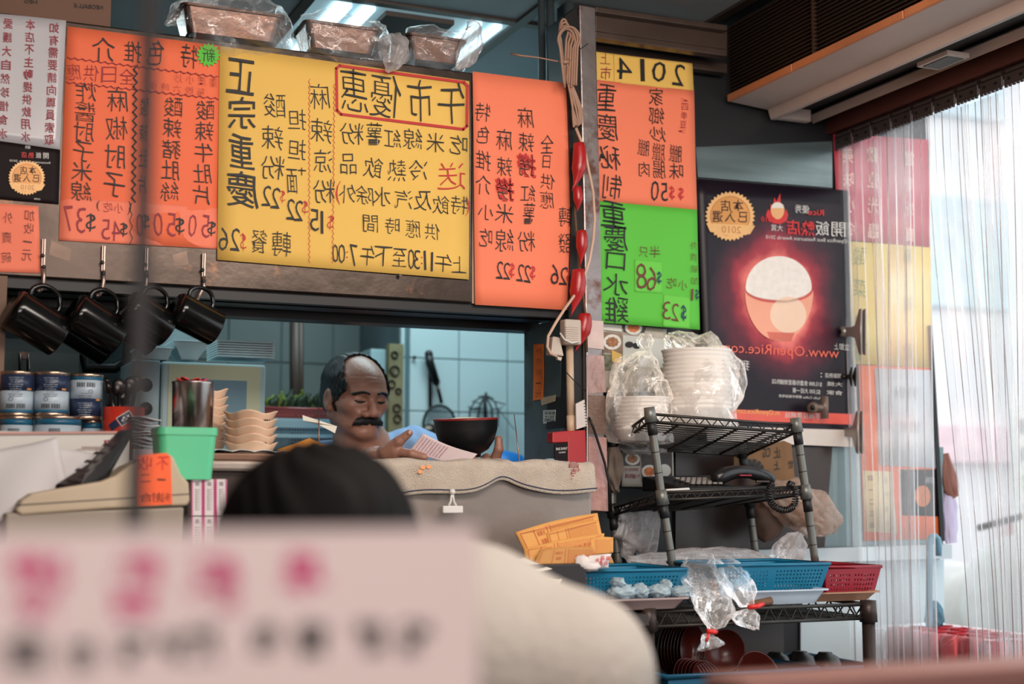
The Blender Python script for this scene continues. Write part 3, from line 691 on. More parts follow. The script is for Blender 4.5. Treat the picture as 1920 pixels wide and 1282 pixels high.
for p_, c_ in ((.36, (255, 214, 196)), (.46, (246, 130, 120)), (.58, (176, 62, 74)), (.74, (96, 40, 54)), (.9, (54, 32, 44))):
    n_ = e.new(p_); n_.color = lin(c_)+(1,)
tcn = dist(0, 0, .20, .23); nt.links.new(tcn, r_.inputs[0]); nt.links.new(r_.outputs[0], b.inputs['Base Color'])
mb = MB()
def g(u, v):
    (a, b_, c, d) = pq; x = (a[0]*(1-u)+b_[0]*u)*(1-v)+(d[0]*(1-u)+c[0]*u)*v; y = (a[1]*(1-u)+b_[1]*u)*(1-v)+(d[1]*(1-u)+c[1]*u)*v
    return P(x, y, PY_) + V((0, .0012+.0009*math.sin(u*9+v*3)*math.sin(v*7), 0))
mb.grid(g, 16, 16)
po = mb.build('poster', m, None, True, [SOL(.0006)])
# move the object's origin to the bowl's centre so the printed glow is centred there
off = V(po.location)-pc
po.data.transform(Matrix.Translation(off)); po.location = pc
tag(po, 'black poster of a glowing rice bowl with a gold seal', 'poster')
Y_ = PY_-.0012
seal(po, 1369, 405, 47, Y_)
def circ(cx, cy, rx, ry, a0, a1, n=28): return [(cx+rx*math.cos(a0+(a1-a0)*i/n), cy+ry*math.sin(a0+(a1-a0)*i/n)) for i in range(n+1)]
def flat(pts, Y, nm, m, par):
    q = [P(x, y, Y) for x, y in pts]
    n = (q[1]-q[0]).cross(q[2]-q[1]);
    mb = MB(); mb.add(q, [tuple(range(len(q)))]); return mb.build(nm, m, par)
flat(circ(1460, 540, 62, 60, -PI, 0)+circ(1460, 540, 62, 22, 0, PI), Y_, 'printed_rice', mat('rice_print', (248, 238, 228), .4, 0, .08, 60), po)
flat(circ(1461, 545, 63, 22, PI, 0)[::1]+circ(1461, 545, 64, 94, 0, PI), Y_-.0003, 'printed_bowl', mat('bowl_print', (250, 170, 140), .35, 0, .1, 6), po)
flat(circ(1461, 544, 63, 24, PI, 0)+circ(1461, 541, 63, 22, 0, PI)[::1], Y_-.0005, 'printed_bowl_rim', mat('bowl_rim_print', (214, 84, 74), .4), po)
flat(circ(1478, 590, 34, 34, 0, 2*PI), Y_-.0005, 'printed_highlight', mat('bowl_glare_print', (254, 214, 186), .4, 0, .05), po)
flat([(1438, 622), (1490, 624), (1484, 639), (1444, 637)], Y_-.0006, 'printed_bowl_foot', mat('bowl_foot_print', (222, 112, 92), .4), po)
flat([(1323, 765), (1596, 776), (1597, 796), (1324, 786)], Y_, 'orange_band', mat('poster_band', (236, 96, 78), .4), po)
flat([(1325, 798), (1598, 806), (1598, 838), (1326, 826)], Y_, 'white_footer', mat('poster_footer', (226, 214, 204), .4), po)
fl = [(1440, 392), (1436, 402), (1440, 412), (1448, 418), (1463, 420), (1475, 414), (1478, 402), (1474, 392), (1471, 398), (1469, 382), (1464, 388), (1463, 362), (1456, 378), (1452, 370), (1449, 386), (1445, 382), (1444, 396)]
flat(fl, Y_, 'flame_emblem', redp, po)
flat(circ(1458, 390, 12, 10, -PI, 0)+circ(1458, 391, 13, 20, 0, PI), Y_-.0004, 'emblem_bowl', mat('emblem_bowl_print', (244, 180, 120), .4), po)
flat(circ(1458, 390, 12, 11, -PI, 0), Y_-.0006, 'emblem_rice', mat('emblem_rice_print', (240, 232, 220), .4), po)
sets = [(sal_ink, [('www.OpenRice.com', 1462, 659, 25, 222)], -.006), (wht_ink, [('我投', 1390, 684, 18, 30), ('優秀', 1504, 392, 15, 27), ('飯', 1542, 428, 27, 26), ('開', 1572, 430, 27, 26), ('大賞', 1457, 427, 12, 22), ('OpenRice Best Restaurant Awards 2010', 1512, 449, 9, 152), ('：', 1540, 703, 8, 3), ('開飯熱店', 1562, 704, 9, 30),
    ('熱店', 1456, 715, 9, 18), ('$15,000 食盡你最愛開飯', 1502, 718, 10, 78), ('$2,500 大班一餐', 1512, 733, 10, 52), ('Pacific Coffee 標準杯裝咖啡券', 1500, 744, 6, 80), ('大獎', 1565, 720, 8, 30), ('食家', 1565, 736, 8, 30), ('立即上', 1578, 650, 12, 28)], 0),
    (redp, [('熱', 1515, 428, 28, 26), ('店', 1488, 426, 28, 26), ('Rice', 1530, 398, 11, 30), ('2010', 1440, 411, 10, 26)], .012), (wht_ink, [('手機投票網站', 1505, 779, 11, 66), ('.com', 1560, 826, 7, 24)], 0),
    (mat('yellow_ink', (240, 190, 110), .6, var=0), [('m.OpenRice.com', 1420, 773, 12, 84)], 0)]
for k, (mm_, it, off) in enumerate(sets):
    mb = MB(); text(mb, it, Y_-.0008, .055, off, 0); mb.build('lettering', mm_, po)
mb = MB()
for k, (x, y) in enumerate(((1478, 388), (1330, 350), (1525, 352))): disc(mb, x, y, .1, .1, Y_)
# ================================================================ food photo collage behind the shelf
cg = paper('food_photo_collage', ((1128, 603), (1250, 617), (1252, 735), (1132, 735)), 2.955, mat('collage_base', (176, 166, 150), .35, 0, .3, 18), None); tag(cg, 'collage of food photographs under the green menu sheet', 'poster')
CY = 2.9530
def fphoto(par, q, m, plate, food, CY=CY, circ_=None):
    flat(q, CY, 'photo', m, par)
    if circ_:
        cx, cy, r = circ_; mb = MB(); disc(mb, cx, cy, r, r*.85, CY-.0005, 24); mb.build('plate_print', plate, par); mb = MB(); disc(mb, cx, cy, r*.75, r*.6, CY-.001, 18, .15); mb.build('food_print', food, par)
wp = mat('plate_print', (226, 222, 212), .4); fd = mat('food_brown_print', (176, 120, 78), .5, 0, .6, 120); fd2 = mat('food_orange_print', (214, 120, 62), .5, 0, .5, 120); dk = mat('photo_dark', (70, 56, 48), .4, 0, .5, 30); pk = mat('photo_brown', (140, 112, 88), .4, 0, .4, 30)
fphoto(cg, ((1131, 606), (1166, 610), (1166, 622), (1131, 618)), wp, wp, fd)
fphoto(cg, ((1168, 609), (1212, 613), (1208, 624), (1170, 622)), dk, wp, fd2, circ_=(1188, 614, 16))
fphoto(cg, ((1131, 622), (1166, 625), (1168, 662), (1131, 660)), pk, wp, fd, circ_=(1148, 641, 17))
fphoto(cg, ((1168, 628), (1250, 636), (1250, 690), (1168, 686)), mat('photo_pale', (206, 206, 198), .4), wp, dk)
fphoto(cg, ((1131, 664), (1196, 668), (1196, 695), (1131, 694)), mat('photo_green', (108, 108, 86), .4, 0, .7, 90), wp, fd)
flat([(1147, 656), (1165, 664), (1166, 680), (1148, 678)], CY-.0008, 'tag_print', mat('gold_edge_print', (220, 180, 90), .4), cg)
mb = MB(); disc(mb, 1180, 646, 8, 6, CY-.0006); disc(mb, 1194, 648, 8, 6, CY-.0006); mb.build('sauce_dish_print', black_ink, cg)
c2 = paper('food_photo_sheet', ((1166, 843), (1262, 843), (1264, 914), (1166, 912)), 2.985, mat('photo_sheet_white', (196, 188, 176), .35), None, curl=0); tag(c2, 'sheet of dish photographs low behind the wire rack', 'poster')
CC = 2.9828
fphoto(c2, ((1170, 846), (1200, 846), (1200, 873), (1170, 873)), dk, wp, fd, CC, (1186, 860, 14))
fphoto(c2, ((1204, 846), (1260, 846), (1261, 905), (1204, 904)), dk, wp, fd2, CC, (1218, 884, 15))
mb = MB(); disc(mb, 1246, 882, 12, 12, CC-.0006); mb.build('plate_print', wp, c2)
mb = MB(); text(mb, [('重慶特色小吃', 1184, 880, 6, 26), ('精選', 1180, 892, 8, 16), ('午餐', 1193, 893, 9, 14)], CC-.0006, 0, 0, 0); mb.build('lettering', maroon_ink, c2)
# ================================================================ things hung on the shop window beyond the door strips
WY = 2.99
def ws(name, q, m, label, cat='sign', Y=WY): o = paper(name, q, Y, m, None, curl=0, nu=4, nv=4); tag(o, label, cat); return o
o = ws('banner', ((1562, 250), (1744, 262), (1742, 464), (1572, 448)), mat('pink_banner', (206, 64, 84), .4, 0, .1, 4), 'crimson banner with pale writing behind the plastic strips', 'banner')
letters(o, WY-.002, [(mat('pale_pink_ink', (250, 196, 176), .6, var=0), chain('美味小食', 1590, 290, 1594, 430, 30, 20)+chain('歡迎光臨', 1636, 290, 1638, 432, 30, 20)+chain('堂食外賣', 1705, 296, 1706, 440, 26, 18), .01)])
o = ws('window_sheet', ((1588, 452), (1746, 463), (1748, 690), (1600, 682)), mat('yellow_sheet', (240, 206, 110), .6, 0, .05, 4), 'yellow window sheet with faint green writing behind the strips', 'notice')
letters(o, WY-.002, [(mat('green_ink', (120, 140, 70), .6, var=0), chain('酸菜魚麵', 1612, 480, 1614, 660, 34, 24)+chain('麻辣雞', 1702, 480, 1704, 660, 30, 18), -.01)])
o = ws('window_board', ((1610, 684), (1750, 690), (1766, 1010), (1620, 1014)), mat('orange_board', (255, 120, 66), .6, 0, .04, 4), 'tall orange board standing on the sill behind the strips', 'board')
for nm, q, mm_, lb in (('white_panel', ((1640, 690), (1748, 694), (1758, 878), (1650, 872)), mat('panel_white', (222, 222, 226), .5), 'white sheet'), ('calendar_panel', ((1618, 882), (1672, 884), (1682, 1000), (1622, 996)), mat('panel_cream', (240, 210, 160), .5), 'cream calendar sheet'), ('seal_panel', ((1688, 880), (1758, 880), (1764, 968), (1692, 966)), blk, 'black card with orange print')):
    pp = paper(nm, q, WY-.002, mm_, o, curl=0, nu=2, nv=2); pp['label'] = lb
mb = MB(); text(mb, chain('日一二三四', 1632, 896, 1636, 985, 9)+chain('五六七八', 1660, 900, 1664, 980, 9), WY-.004, .02, 0, 0); mb.build('lettering', br_ink, o)
mb = MB(); text(mb, [('店熱', 1744, 900, 12, 16), ('特價', 1700, 735, 22, 44), ('套餐', 1704, 800, 22, 44)], WY-.004, .02, 0, 0); mb.build('lettering', mat('grey_ink', (190, 190, 196), .6, var=0), o)
mb = MB(); disc(mb, 1730, 930, 15, 20, WY-.004); mb.build('glow_print', fd2, o)
mb = MB(); mb.slab([P(x, y, WY-.004) for x, y in ((1742, 610), (1748, 610), (1772, 1014), (1764, 1014))], (0, .01, 0)); mb.build('board_edge', black_metal, o)
# ================================================================ serving ledge, towel, front counter
LZ = P(900, 868, 2.62).z
ledge_m = mat('counter_steel', (150, 138, 130), .42, .5, .2, 5, .08, 30, spot=.3, spotcol=(120, 96, 84), spotscale=8)
xr = P(1112, 900, 2.62).x
ld = thing('serving_counter', (.6, 2.76, 0), 'grey steel serving counter running under the hatch', 'counter')
MB().box((-2.1, 2.64, .02), (xr-.01, 2.86, LZ-.02)).build('body', steel_dark, ld)
MB().box((-2.1, 2.62, LZ-.02), (xr, 2.86, LZ)).build('worktop', ledge_m, ld, False, [BEV(.006)])
MB().box((P(560, 900, 2.62).x, 2.622, .3), (xr-.002, 2.64, LZ-.02)).build('front_panel', ledge_m, ld, False, [BEV(.006)])
# towel over the counter edge
tw_m = mat('terry_cloth', (222, 204, 184), .95, 0, .1, 30, .8, 500, spot=.16, spotcol=(236, 190, 150), spotscale=16, sheen=.3)
xa, xb = P(650, 900, 2.61).x, P(1114, 900, 2.61).x
def tow(u, v, off=0):
    x = xa+(xb-xa)*u; k = 2.5*math.sin(u*9)+1.5*math.sin(u*23+1)
    drop = .058+.006*math.sin(u*7+.6)+.004*math.sin(u*17)-.016*math.exp(-((u-.60)/.07)**2)+.010*(1-u)
    L1 = .17; s = v*(L1+drop)
    rip = .0035*math.sin(u*31+v*4)+.003*math.sin(u*13+2)
    if s < L1: return V((x, 2.79-s, LZ+.004+.0025*math.sin(u*21+v*5)+.003*noise.noise(V((u*14, v*6, 1)))+(.006*math.exp(-((u-.64)/.015)**2))))
    q = s-L1
    return V((x+.002*math.sin(q*90+u*9), 2.613-.004-rip*min(1, q*30)-.004, LZ+.003-q))
mb = MB(); mb.grid(tow, 90, 26)
tw = mb.build('towel', tw_m, None, True, [SOL(.005), ('SUBSURF', dict(levels=1, render_levels=1))])
tag(tw, 'long beige terry towel draped over the serving counter edge', 'towel')
mb = MB(); mb.tube([tow(i/90, .965)+V((0, -.0035, 0)) for i in range(91)], .0011, 6); hem = mb.build('navy_stripe', mat('navy_thread', (34, 44, 74), .8), tw); hem['label'] = 'dark blue woven stripe near the hem'
mb = MB(); text(mb, [('昌', 1076, 870, 14, 18), ('榮', 1080, 889, 22, 20)], 2.6, 0, -.004, .06); mb.build('lettering', maroon_ink, tw)
for x, y, r in ((793, 876, 5), (788, 884, 5), (804, 875, 5)):
    mb = MB(); disc(mb, x, y, r, r*.8, 2.6, 14, .2); mb.build('oil_stain', mat('oil_stain', (244, 160, 104), .9), tw)
# white clip hanging from the towel
cp = thing('bag_clip', P(848, 962, 2.595), 'white plastic clip hanging on the towel hem', 'clip')
mb = MB(); a = P(829, 962, 2.59); b = P(867, 948, 2.59); mb.box((a.x, 2.585, a.z), (b.x, 2.597, b.z)); mb.build('jaw', white_plastic, cp, False, [BEV(.002)])
mb = MB(); mb.tube([P(841, 948, 2.591), P(845, 940, 2.591), P(847, 925, 2.591)], [.003, .002, .002], 8); mb.tube([P(855, 948, 2.591), P(851, 940, 2.591), P(849, 925, 2.591)], [.003, .002, .002], 8); mb.build('arm', white_plastic, cp, True)
MB().ball(P(848, 922, 2.591), .006).build('knob', white_plastic, cp, True)
# ================================================================ kitchen behind the hatch
frame_m = mat('oven_enamel', (176, 204, 208), .35, 0, .06, 4); cream_p = mat('oven_cream', (206, 214, 176), .4, 0, .05, 4); blue_p = mat('oven_window', (120, 160, 176), .25, 0, .08, 3)
ov = thing('steam_oven', P(400, 830, 3.5), 'pale enamel oven with cream and blue door behind the cup', 'oven')
kb = P(495, 880, 3.4); ka = P(303, 677, 3.4)
MB().box((ka.x, 3.4, 1.05), (kb.x, 3.75, ka.z)).build('body', frame_m, ov, False, [BEV(.006)])
for nm, q, Y, m in (('door', (312, 688, 488, 862), 3.398, cream_p), ('door_window', (345, 714, 463, 862), 3.395, blue_p)):
    mb = MB(); pbox(mb, *q, Y, .003); mb.build(nm, m, ov)
mb = MB(); pbox(mb, 244, 676, 301, 890, 3.402, .3); mb.build('control_panel', mat('control_panel', (150, 176, 182), .4, .1, .15, 8), ov, False, [BEV(.003)])
for x, y in ((273, 722), (273, 766)): MB().lathe([(0, -.012), (.009, -.012), (.011, 0), (.016, 0)], P(x, y, 3.40), axm((0, 1, 0)), 18).build('knob', black_metal, ov, True)
# styrofoam boxes on the oven
foam = mat('styrofoam', (206, 220, 222), .8, 0, .05, 30, .2, 300)
def clam(x0, x1, yt, yb, Y, inset):
    a, b = P(x0, yt, Y), P(x1, yb, Y); i = inset*mpp(a); mb = MB(); d = .13; zt, zb = a.z, b.z
    mb.hexa([(a.x+i, Y+i, zb), (b.x-i, Y+i, zb), (b.x-i, Y+d-i, zb), (a.x+i, Y+d-i, zb), (a.x, Y, zt), (b.x, Y, zt), (b.x, Y+d, zt), (a.x, Y+d, zt)])
    mb.box((a.x-.003, Y-.003, zt), (b.x+.003, Y+d+.003, zt+.004)); return mb
for q, lb in (((262, 322, 652, 675, 3.42, 6), 'shallow white foam meal box at the left on the oven'), ((326, 392, 640, 674, 3.43, 18), 'deep white foam meal box in the middle of the oven top')):
    mb = clam(*q); o = mb.build('foam_box', foam, None, False, [BEV(.002)]); tag(o, lb, 'box')
lb0 = P(460, 677, 3.45)
for k in range(7):
    y = 672-k*4.6; mb = clam(410, 512, y-4.2, y, 3.45, 3 if k else 8)
    o = mb.build('foam_tray', foam, None); tag(o, ORD[k]+' white foam tray, counted upward, of the stack on the oven', 'tray', 'foam trays stacked on the oven')
ob = MB(); pbox(ob, 255, 588, 390, 650, 3.60, .1); oo = ob.build('foam_box', foam, None, False, [BEV(.004)]); tag(oo, 'large white foam box behind the hanging mugs', 'box')
# steel cupboard, pipe, dark hood at the left
cb = thing('steel_cupboard', P(80, 870, 3.55), 'grey green steel cupboard door behind the food cans', 'cupboard')
mb = MB(); pbox(mb, -60, 640, 150, 890, 3.55, .3); mb.build('body', mat('cupboard_grey', (88, 100, 100), .45, .3, .1), cb)
mb = MB(); pbox(mb, -60, 663, 148, 890, 3.545, .004); mb.build('door', mat('cupboard_door', (98, 112, 110), .45, .3, .1), cb)
mb = MB(); mb.tube([P(38, 664, 3.53), P(38, 740, 3.53)], .004, 8); mb.tube([P(53, 664, 3.53), P(53, 740, 3.53)], .004, 8); mb.build('handle_bar', steel, cb, True)
mb = MB(); pbox(mb, 36, 660, 56, 672, 3.528, .012); mb.build('handle_cap', steel, cb)
hd = thing('cooker_hood', P(200, 600, 3.7), 'dark cooker hood and duct in the left of the kitchen', 'hood')
mb = MB(); pbox(mb, -80, 500, 250, 600, 3.62, .4); mb.build('hood_body', black_metal, hd)
mb = MB(); mb.tube([P(152, 560, 3.62), P(156, 660, 3.62), P(160, 690, 3.62), P(215, 690, 3.62), P(238, 675, 3.62), P(245, 600, 3.62)], .013, 10); mb.build('duct_pipe', black_metal, hd, True)
mb = MB(); pbox(mb, 150, 600, 250, 900, 3.9, .3); mb.build('splash_panel', mat('hood_panel', (60, 70, 72), .4, .3), hd)
bk = MB(); bk.ball(P(232, 570, 3.6), (.042, .03, .034), fn=lambda d: 1+.25*noise.noise(d*3)); o = bk.build('plastic_bag', film('pale_film', (200, 225, 230), .6, .4), None, True); tag(o, 'pale crumpled plastic bag hanging behind the mugs', 'bag')
# boiler pipe and shelf post behind the seller
mb = MB(); mb.tube([P(553, 560, 4.1), P(553, 880, 4.1)], .016, 12); mb.tube([P(563, 560, 4.1), P(563, 880, 4.1)], .010, 12); o = mb.build('wall_pipe', mat('pipe_brown', (70, 56, 48), .5, .3), None, True); tag(o, 'brown pipes climbing the dark kitchen wall', 'pipe')
ck = thing('perforated_post', P(740, 860, 4.0), 'stained perforated steel post behind the seller', 'post')
mb = MB(); pbox(mb, 727, 645, 757, 940, 4.0, .03); mb.build('post_plate', mat('post_yellowed', (150, 140, 104), .5, .2, .3, 10, spot=.4, spotcol=(50, 42, 30), spotscale=14), ck)
for x, y, r in ((740, 665, 6), (740, 695, 9), (734, 720, 7), (747, 733, 5), (744, 765, 7), (745, 785, 7)):
    mb = MB(); c = P(x, y, 3.998); mb.tube([c+V((math.cos(a)*r*mpp(c), 0, math.sin(a)*r*mpp(c))) for a in [2*PI*i/16 for i in range(16)]], .0022, 6, True); mb.build('ring_hole', black_metal, ck)
mb = MB(); pbox(mb, 693, 655, 724, 840, 4.3, .1); o = mb.build('wall_cabinet', frame_m, None, False, [BEV(.004)]); tag(o, 'narrow pale cabinet half hidden behind the seller', 'cabinet')
mb = MB(); pbox(mb, 757, 560, 768, 1000, 4.195, .02); struct(mb.build('trim_8', mat('corner_bead', (96, 122, 128), .4)))
# red vegetable basket on a grey shelf
rb_m = mat('red_basket_plastic', (150, 40, 36), .4)
vb = thing('vegetable_basket', P(555, 790, 3.75), 'low red basket of leafy greens behind the seller', 'basket')
def basket(par, corners_top, corners_bot, m, holes=(18, 7), rim=.004, t=.0018, solid_bottom=True, margin=.16):
    """corners: four points each, order front-left, front-right, back-right, back-left"""
    T = [V(p) for p in corners_top]; B = [V(p) for p in corners_bot]
    for k in range(4):
        a, b, c, d = T[k], T[(k+1) % 4], B[(k+1) % 4], B[k]
        L = (b-a).length; nu = max(8, int(L/.0085))*2+1; nv = holes[1]*2+1
        def g(u, v): return (a.lerp(b, u)).lerp(d.lerp(c, u), v)
        def sk(i, j):
            return i % 2 == 1 and j % 2 == 1 and margin < (j/nv)+.05 and j > 1 and .06 < i/nu < .94 and not (.46 < i/nu < .5)
        mb = MB(); mb.grid(g, nu, nv, sk); mb.build('side', m, par, False, [SOL(t)])
    mb = MB(); mb.tube([T[0], T[1], T[2], T[3]], rim, 6, True); mb.build('rim', m, par, True)
    mb = MB(); mb.add(B, [(0, 1, 2, 3)]); mb.build('base', m, par, False, [SOL(t)])
def bq(x0, x1, yt, yb, Y, dep, taper):
    a, b = P(x0, yt, Y), P(x1, yt, Y); c = P((x0+x1)/2, yb, Y); z1 = (a.z+b.z)/2; z0 = c.z; i = taper*mpp(a)
    return [(a.x, Y, z1), (b.x, Y, z1), (b.x, Y+dep, z1), (a.x, Y+dep, z1)], [(a.x+i, Y+i, z0), (b.x-i, Y+i, z0), (b.x-i, Y+dep-i, z0), (a.x+i, Y+dep-i, z0)]
basket(vb, *bq(494, 622, 766, 790, 3.75, .16, 8), rb_m, (14, 3))
leafm = mat('leaf_green', (120, 140, 52), .5, 0, .4, 30); leafd = mat('leaf_dark', (40, 56, 30), .5, 0, .4, 30)
for k in range(16):
    random.seed(k); x = 505+k*7; c = P(x, 764, 3.78+random.uniform(0, .08)); mb = MB()
    d = V((random.uniform(-.5, .5), random.uniform(-.4, .3), 1)).normalized(); s_ = d.cross(V((.2, 1, 0))).normalized(); L = random.uniform(.03, .055)
    mb.grid(lambda u, v: c+d*L*v+s_*(u-.5)*.035*math.sin(PI*min(.95, v+.12))+V((0, .008*math.sin(v*3+u*6), 0)), 4, 6)
    o = mb.build('lettuce_leaf', leafm if k % 3 == 0 else leafd, vb, True, [SOL(.001)])
sh = thing('grey_rack', P(560, 870, 3.7), 'grey blue plastic rack below the red basket', 'rack')
mb = MB(); pbox(mb, 470, 786, 640, 790, 3.7, .25); mb.build('shelf', frame_m, sh)
mb = MB(); a = P(480, 800, 3.7); b = P(640, 850, 3.7)
mb.grid(lambda u, v: (a.x+(b.x-a.x)*u, 3.7, a.z+(b.z-a.z)*v), 61, 15, lambda i, j: i % 2 == 1 and j % 2 == 1); mb.build('mesh_front', mat('rack_blue_grey', (96, 124, 132), .4), sh, False, [SOL(.002)])
mb = MB(); pbox(mb, 470, 815, 640, 819, 3.695, .01); pbox(mb, 470, 790, 640, 800, 3.698, .2); mb.build('rail', frame_m, sh)
mb = MB(); pbox(mb, 470, 850, 640, 950, 3.7, .25); mb.build('lower_tray', mat('rack_blue_grey', (96, 124, 132), .4), sh)
wt = thing('kitchen_worktop', (1.6, 3.9, 0), 'steel kitchen worktop along the tiled wall, below the hatch view', 'worktop')
MB().box((1.06, 3.68, 1.19), (2.2, 4.18, 1.222)).build('top', steel_dark, wt); MB().box((1.08, 3.72, .01), (2.18, 4.16, 1.19)).build('cabinet', steel_dark, wt)
wt = thing('oven_bench', (.3, 3.6, 0), 'dark bench carrying the enamel oven', 'bench')
MB().box((-1.0, 3.36, 1.01), (.80, 3.9, 1.045)).build('top', steel_dark, wt); MB().box((-.98, 3.38, .01), (.78, 3.88, 1.01)).build('cabinet', black_metal, wt)
# wall utensils
TY = 4.19
hk = P(777, 670, TY); mb = MB(); mb.ball(hk, .006); o = mb.build('wall_screw', black_metal, None, True); tag(o, 'small black screw in the tile joint', 'screw')
sv = thing('strainer', P(825, 800, TY-.03), 'fine mesh strainer with black handle hanging on the tiles', 'strainer')
mb = MB(); mb.tube([P(804, 664, TY-.02), P(806, 680, TY-.02), P(818, 716, TY-.02)], [.013, .014, .012], 12); mb.ball(P(804, 664, TY-.02), .0135); mb.ball(P(818, 716, TY-.02), .012); mb.build('handle', mat('black_rubber', (22, 22, 24), .4), sv, True)
mb = MB(); mb.tube([P(819, 718, TY-.02), P(828, 756, TY-.02)], .006, 8); mb.build('shank', steel, sv, True)
cs = P(824, 795, TY-.03); rr = 32*mpp(cs)
mb = MB(); mb.tube([cs+V((math.cos(a)*rr, 0, math.sin(a)*rr*1.1)) for a in [2*PI*i/32 for i in range(32)]], .004, 8, True); mb.build('hoop', black_metal, sv, True)
mb = MB(); mb.grid(lambda u, v: cs+V((rr*v*math.cos(2*PI*u), .045*(1-v*v), rr*1.1*v*math.sin(2*PI*u))), 64, 20, lambda i, j: (i+j) % 2 and j > 1); mb.build('mesh_bowl', mat('mesh_wire', (90, 104, 108), .4, .6), sv, True)
ld2 = thing('ladle', P(806, 780, TY-.012), 'steel ladle shaft hanging behind the strainer', 'ladle')
mb = MB(); mb.tube([P(803, 672, TY-.006), P(806, 700, TY-.006), P(807, 768, TY-.006)], .006, 8); mb.build('shaft', steel, ld2, True)
mb = MB(); mb.ball(P(806, 815, TY-.045), (.034, .02, .034)); mb.build('scoop', steel, ld2, True)
wh = thing('spider_whisk', P(911, 790, TY-.03), 'tangle of thin wire whisks hanging on the tiles', 'whisk')
for k, (pts, r) in enumerate((([(909, 742), (900, 760), (893, 800)], .003), ([(911, 742), (922, 765), (924, 800)], .003), ([(909, 742), (911, 800)], .006), ([(880, 800), (881, 768), (892, 750), (911, 742), (928, 754), (934, 772), (933, 800)], .0025), ([(885, 752), (900, 756), (898, 764), (880, 768)], .002), ([(925, 752), (948, 758), (938, 766), (920, 768)], .002), ([(911, 736), (912, 746)], .004), ([(896, 744), (911, 741), (926, 748)], .002), ([(878, 762), (888, 768), (904, 766)], .002), ([(935, 768), (965, 806)], .0012))):
    mb = MB(); mb.tube([P(x, y, TY-.02-.01*math.sin(i+k)) for i, (x, y) in enumerate(pts)], r, 6); mb.build('wire', black_metal, wh, True)
mb = MB(); mb.ball(P(945, 880, 3.9)+V((0, 0, -.027)), (.10, .06, .083), fn=lambda d: 1+.1*noise.noise(d*2)); o = mb.build('blue_bag', mat('blue_plastic', (30, 130, 214), .4, 0, .05, trans=.3), None, True); tag(o, 'bright blue plastic bag low behind the spike', 'bag')
# bill spikes
for x, y0, x1, y1, lb in ((598, 762, 598, 835, 'thin bill spike holding a folded slip beside the seller'), (964, 776, 974, 866, 'thin bare bill spike at the right of the hatch')):
    t = thing('bill_spike', P(x1, 870, 2.84) if x > 900 else P(x1, 868, 2.83), lb, 'spike'); Yk = 2.80 if x > 900 else 2.78
    mb = MB(); mb.tube([P(x, y0, Yk), P(x1, y1, Yk), (P(x1, y1, Yk).x, Yk, LZ+.003)], [.0008, .0015, .0015], 6); mb.build('spike', mat('spike_brass', (150, 110, 90), .3, .8), t, True)
    mb = MB(); c = P(x1, y1, Yk); mb.lathe([(0, .004), (.022, .004), (.024, 0), (0, 0)], (c.x, Yk, LZ+.0005), None, 20); mb.build('base', black_metal, t, True)
sp = MB(); q = [(567, 778), (575, 781), (632, 799), (628, 812), (597, 796), (568, 788)]
sp.slab([P(x, y, 2.785+.01*(i % 2)) for i, (x, y) in enumerate(q[:1]+q[2:4]+q[4:])], (0, .001, 0)); o = sp.build('paper_slip', mat('paper_white', (226, 220, 205), .8), None); tag(o, 'folded white slip pierced on the left bill spike', 'paper')
# ================================================================ mugs on hooks
hookm = mat('hook_aluminium', (170, 150, 140), .35, .8, .15, 10); mugm = mat('black_mug_glaze', (10, 11, 12), .16, 0, .1, spec=.45)
hooks = [(82, 447, 82, 540), (194, 460, 192, 549), (275, 464, 274, 549), (382, 474, 374, 560)]
mugs = []
HL = ['first aluminium hook from the left, beside the takeaway note', 'second aluminium hook from the left', 'third aluminium hook from the left, near the dark pane seam', 'rightmost aluminium hook, below the yellow sheet corner']
for k, (x, y0, x1, y1) in enumerate(hooks):
    t = thing('mug_hook', P(x, y0, 2.845), HL[k], 'hook', 'aluminium hooks along the fascia')
    a, b = P(x, y0, 2.843), P(x, y1-40, 2.843)
    MB().box((a.x-.0035, 2.8405, b.z), (a.x-.0003, 2.8475, a.z)).build('flange', hookm, t, False, [BEV(.001, 1)])
    MB().box((a.x+.0003, 2.8405, b.z), (a.x+.0045, 2.8475, a.z)).build('flange', hookm, t, False, [BEV(.001, 1)])
    mb = MB(); mb.tube([P(x, y1-42, 2.843), P(x, y1-22, 2.842), P(x1-1, y1-6, 2.84), P(x1-6, y1+4, 2.835), P(x1-12, y1+5, 2.83)], .0042, 8); mb.build('hook_arm', hookm, t, True)
    for dy in (32, 53): MB().ball(P(x-2+(dy > 40)*2, y0+dy, 2.8395), (.004, .002, .004)).build('screw', black_metal, t, True)
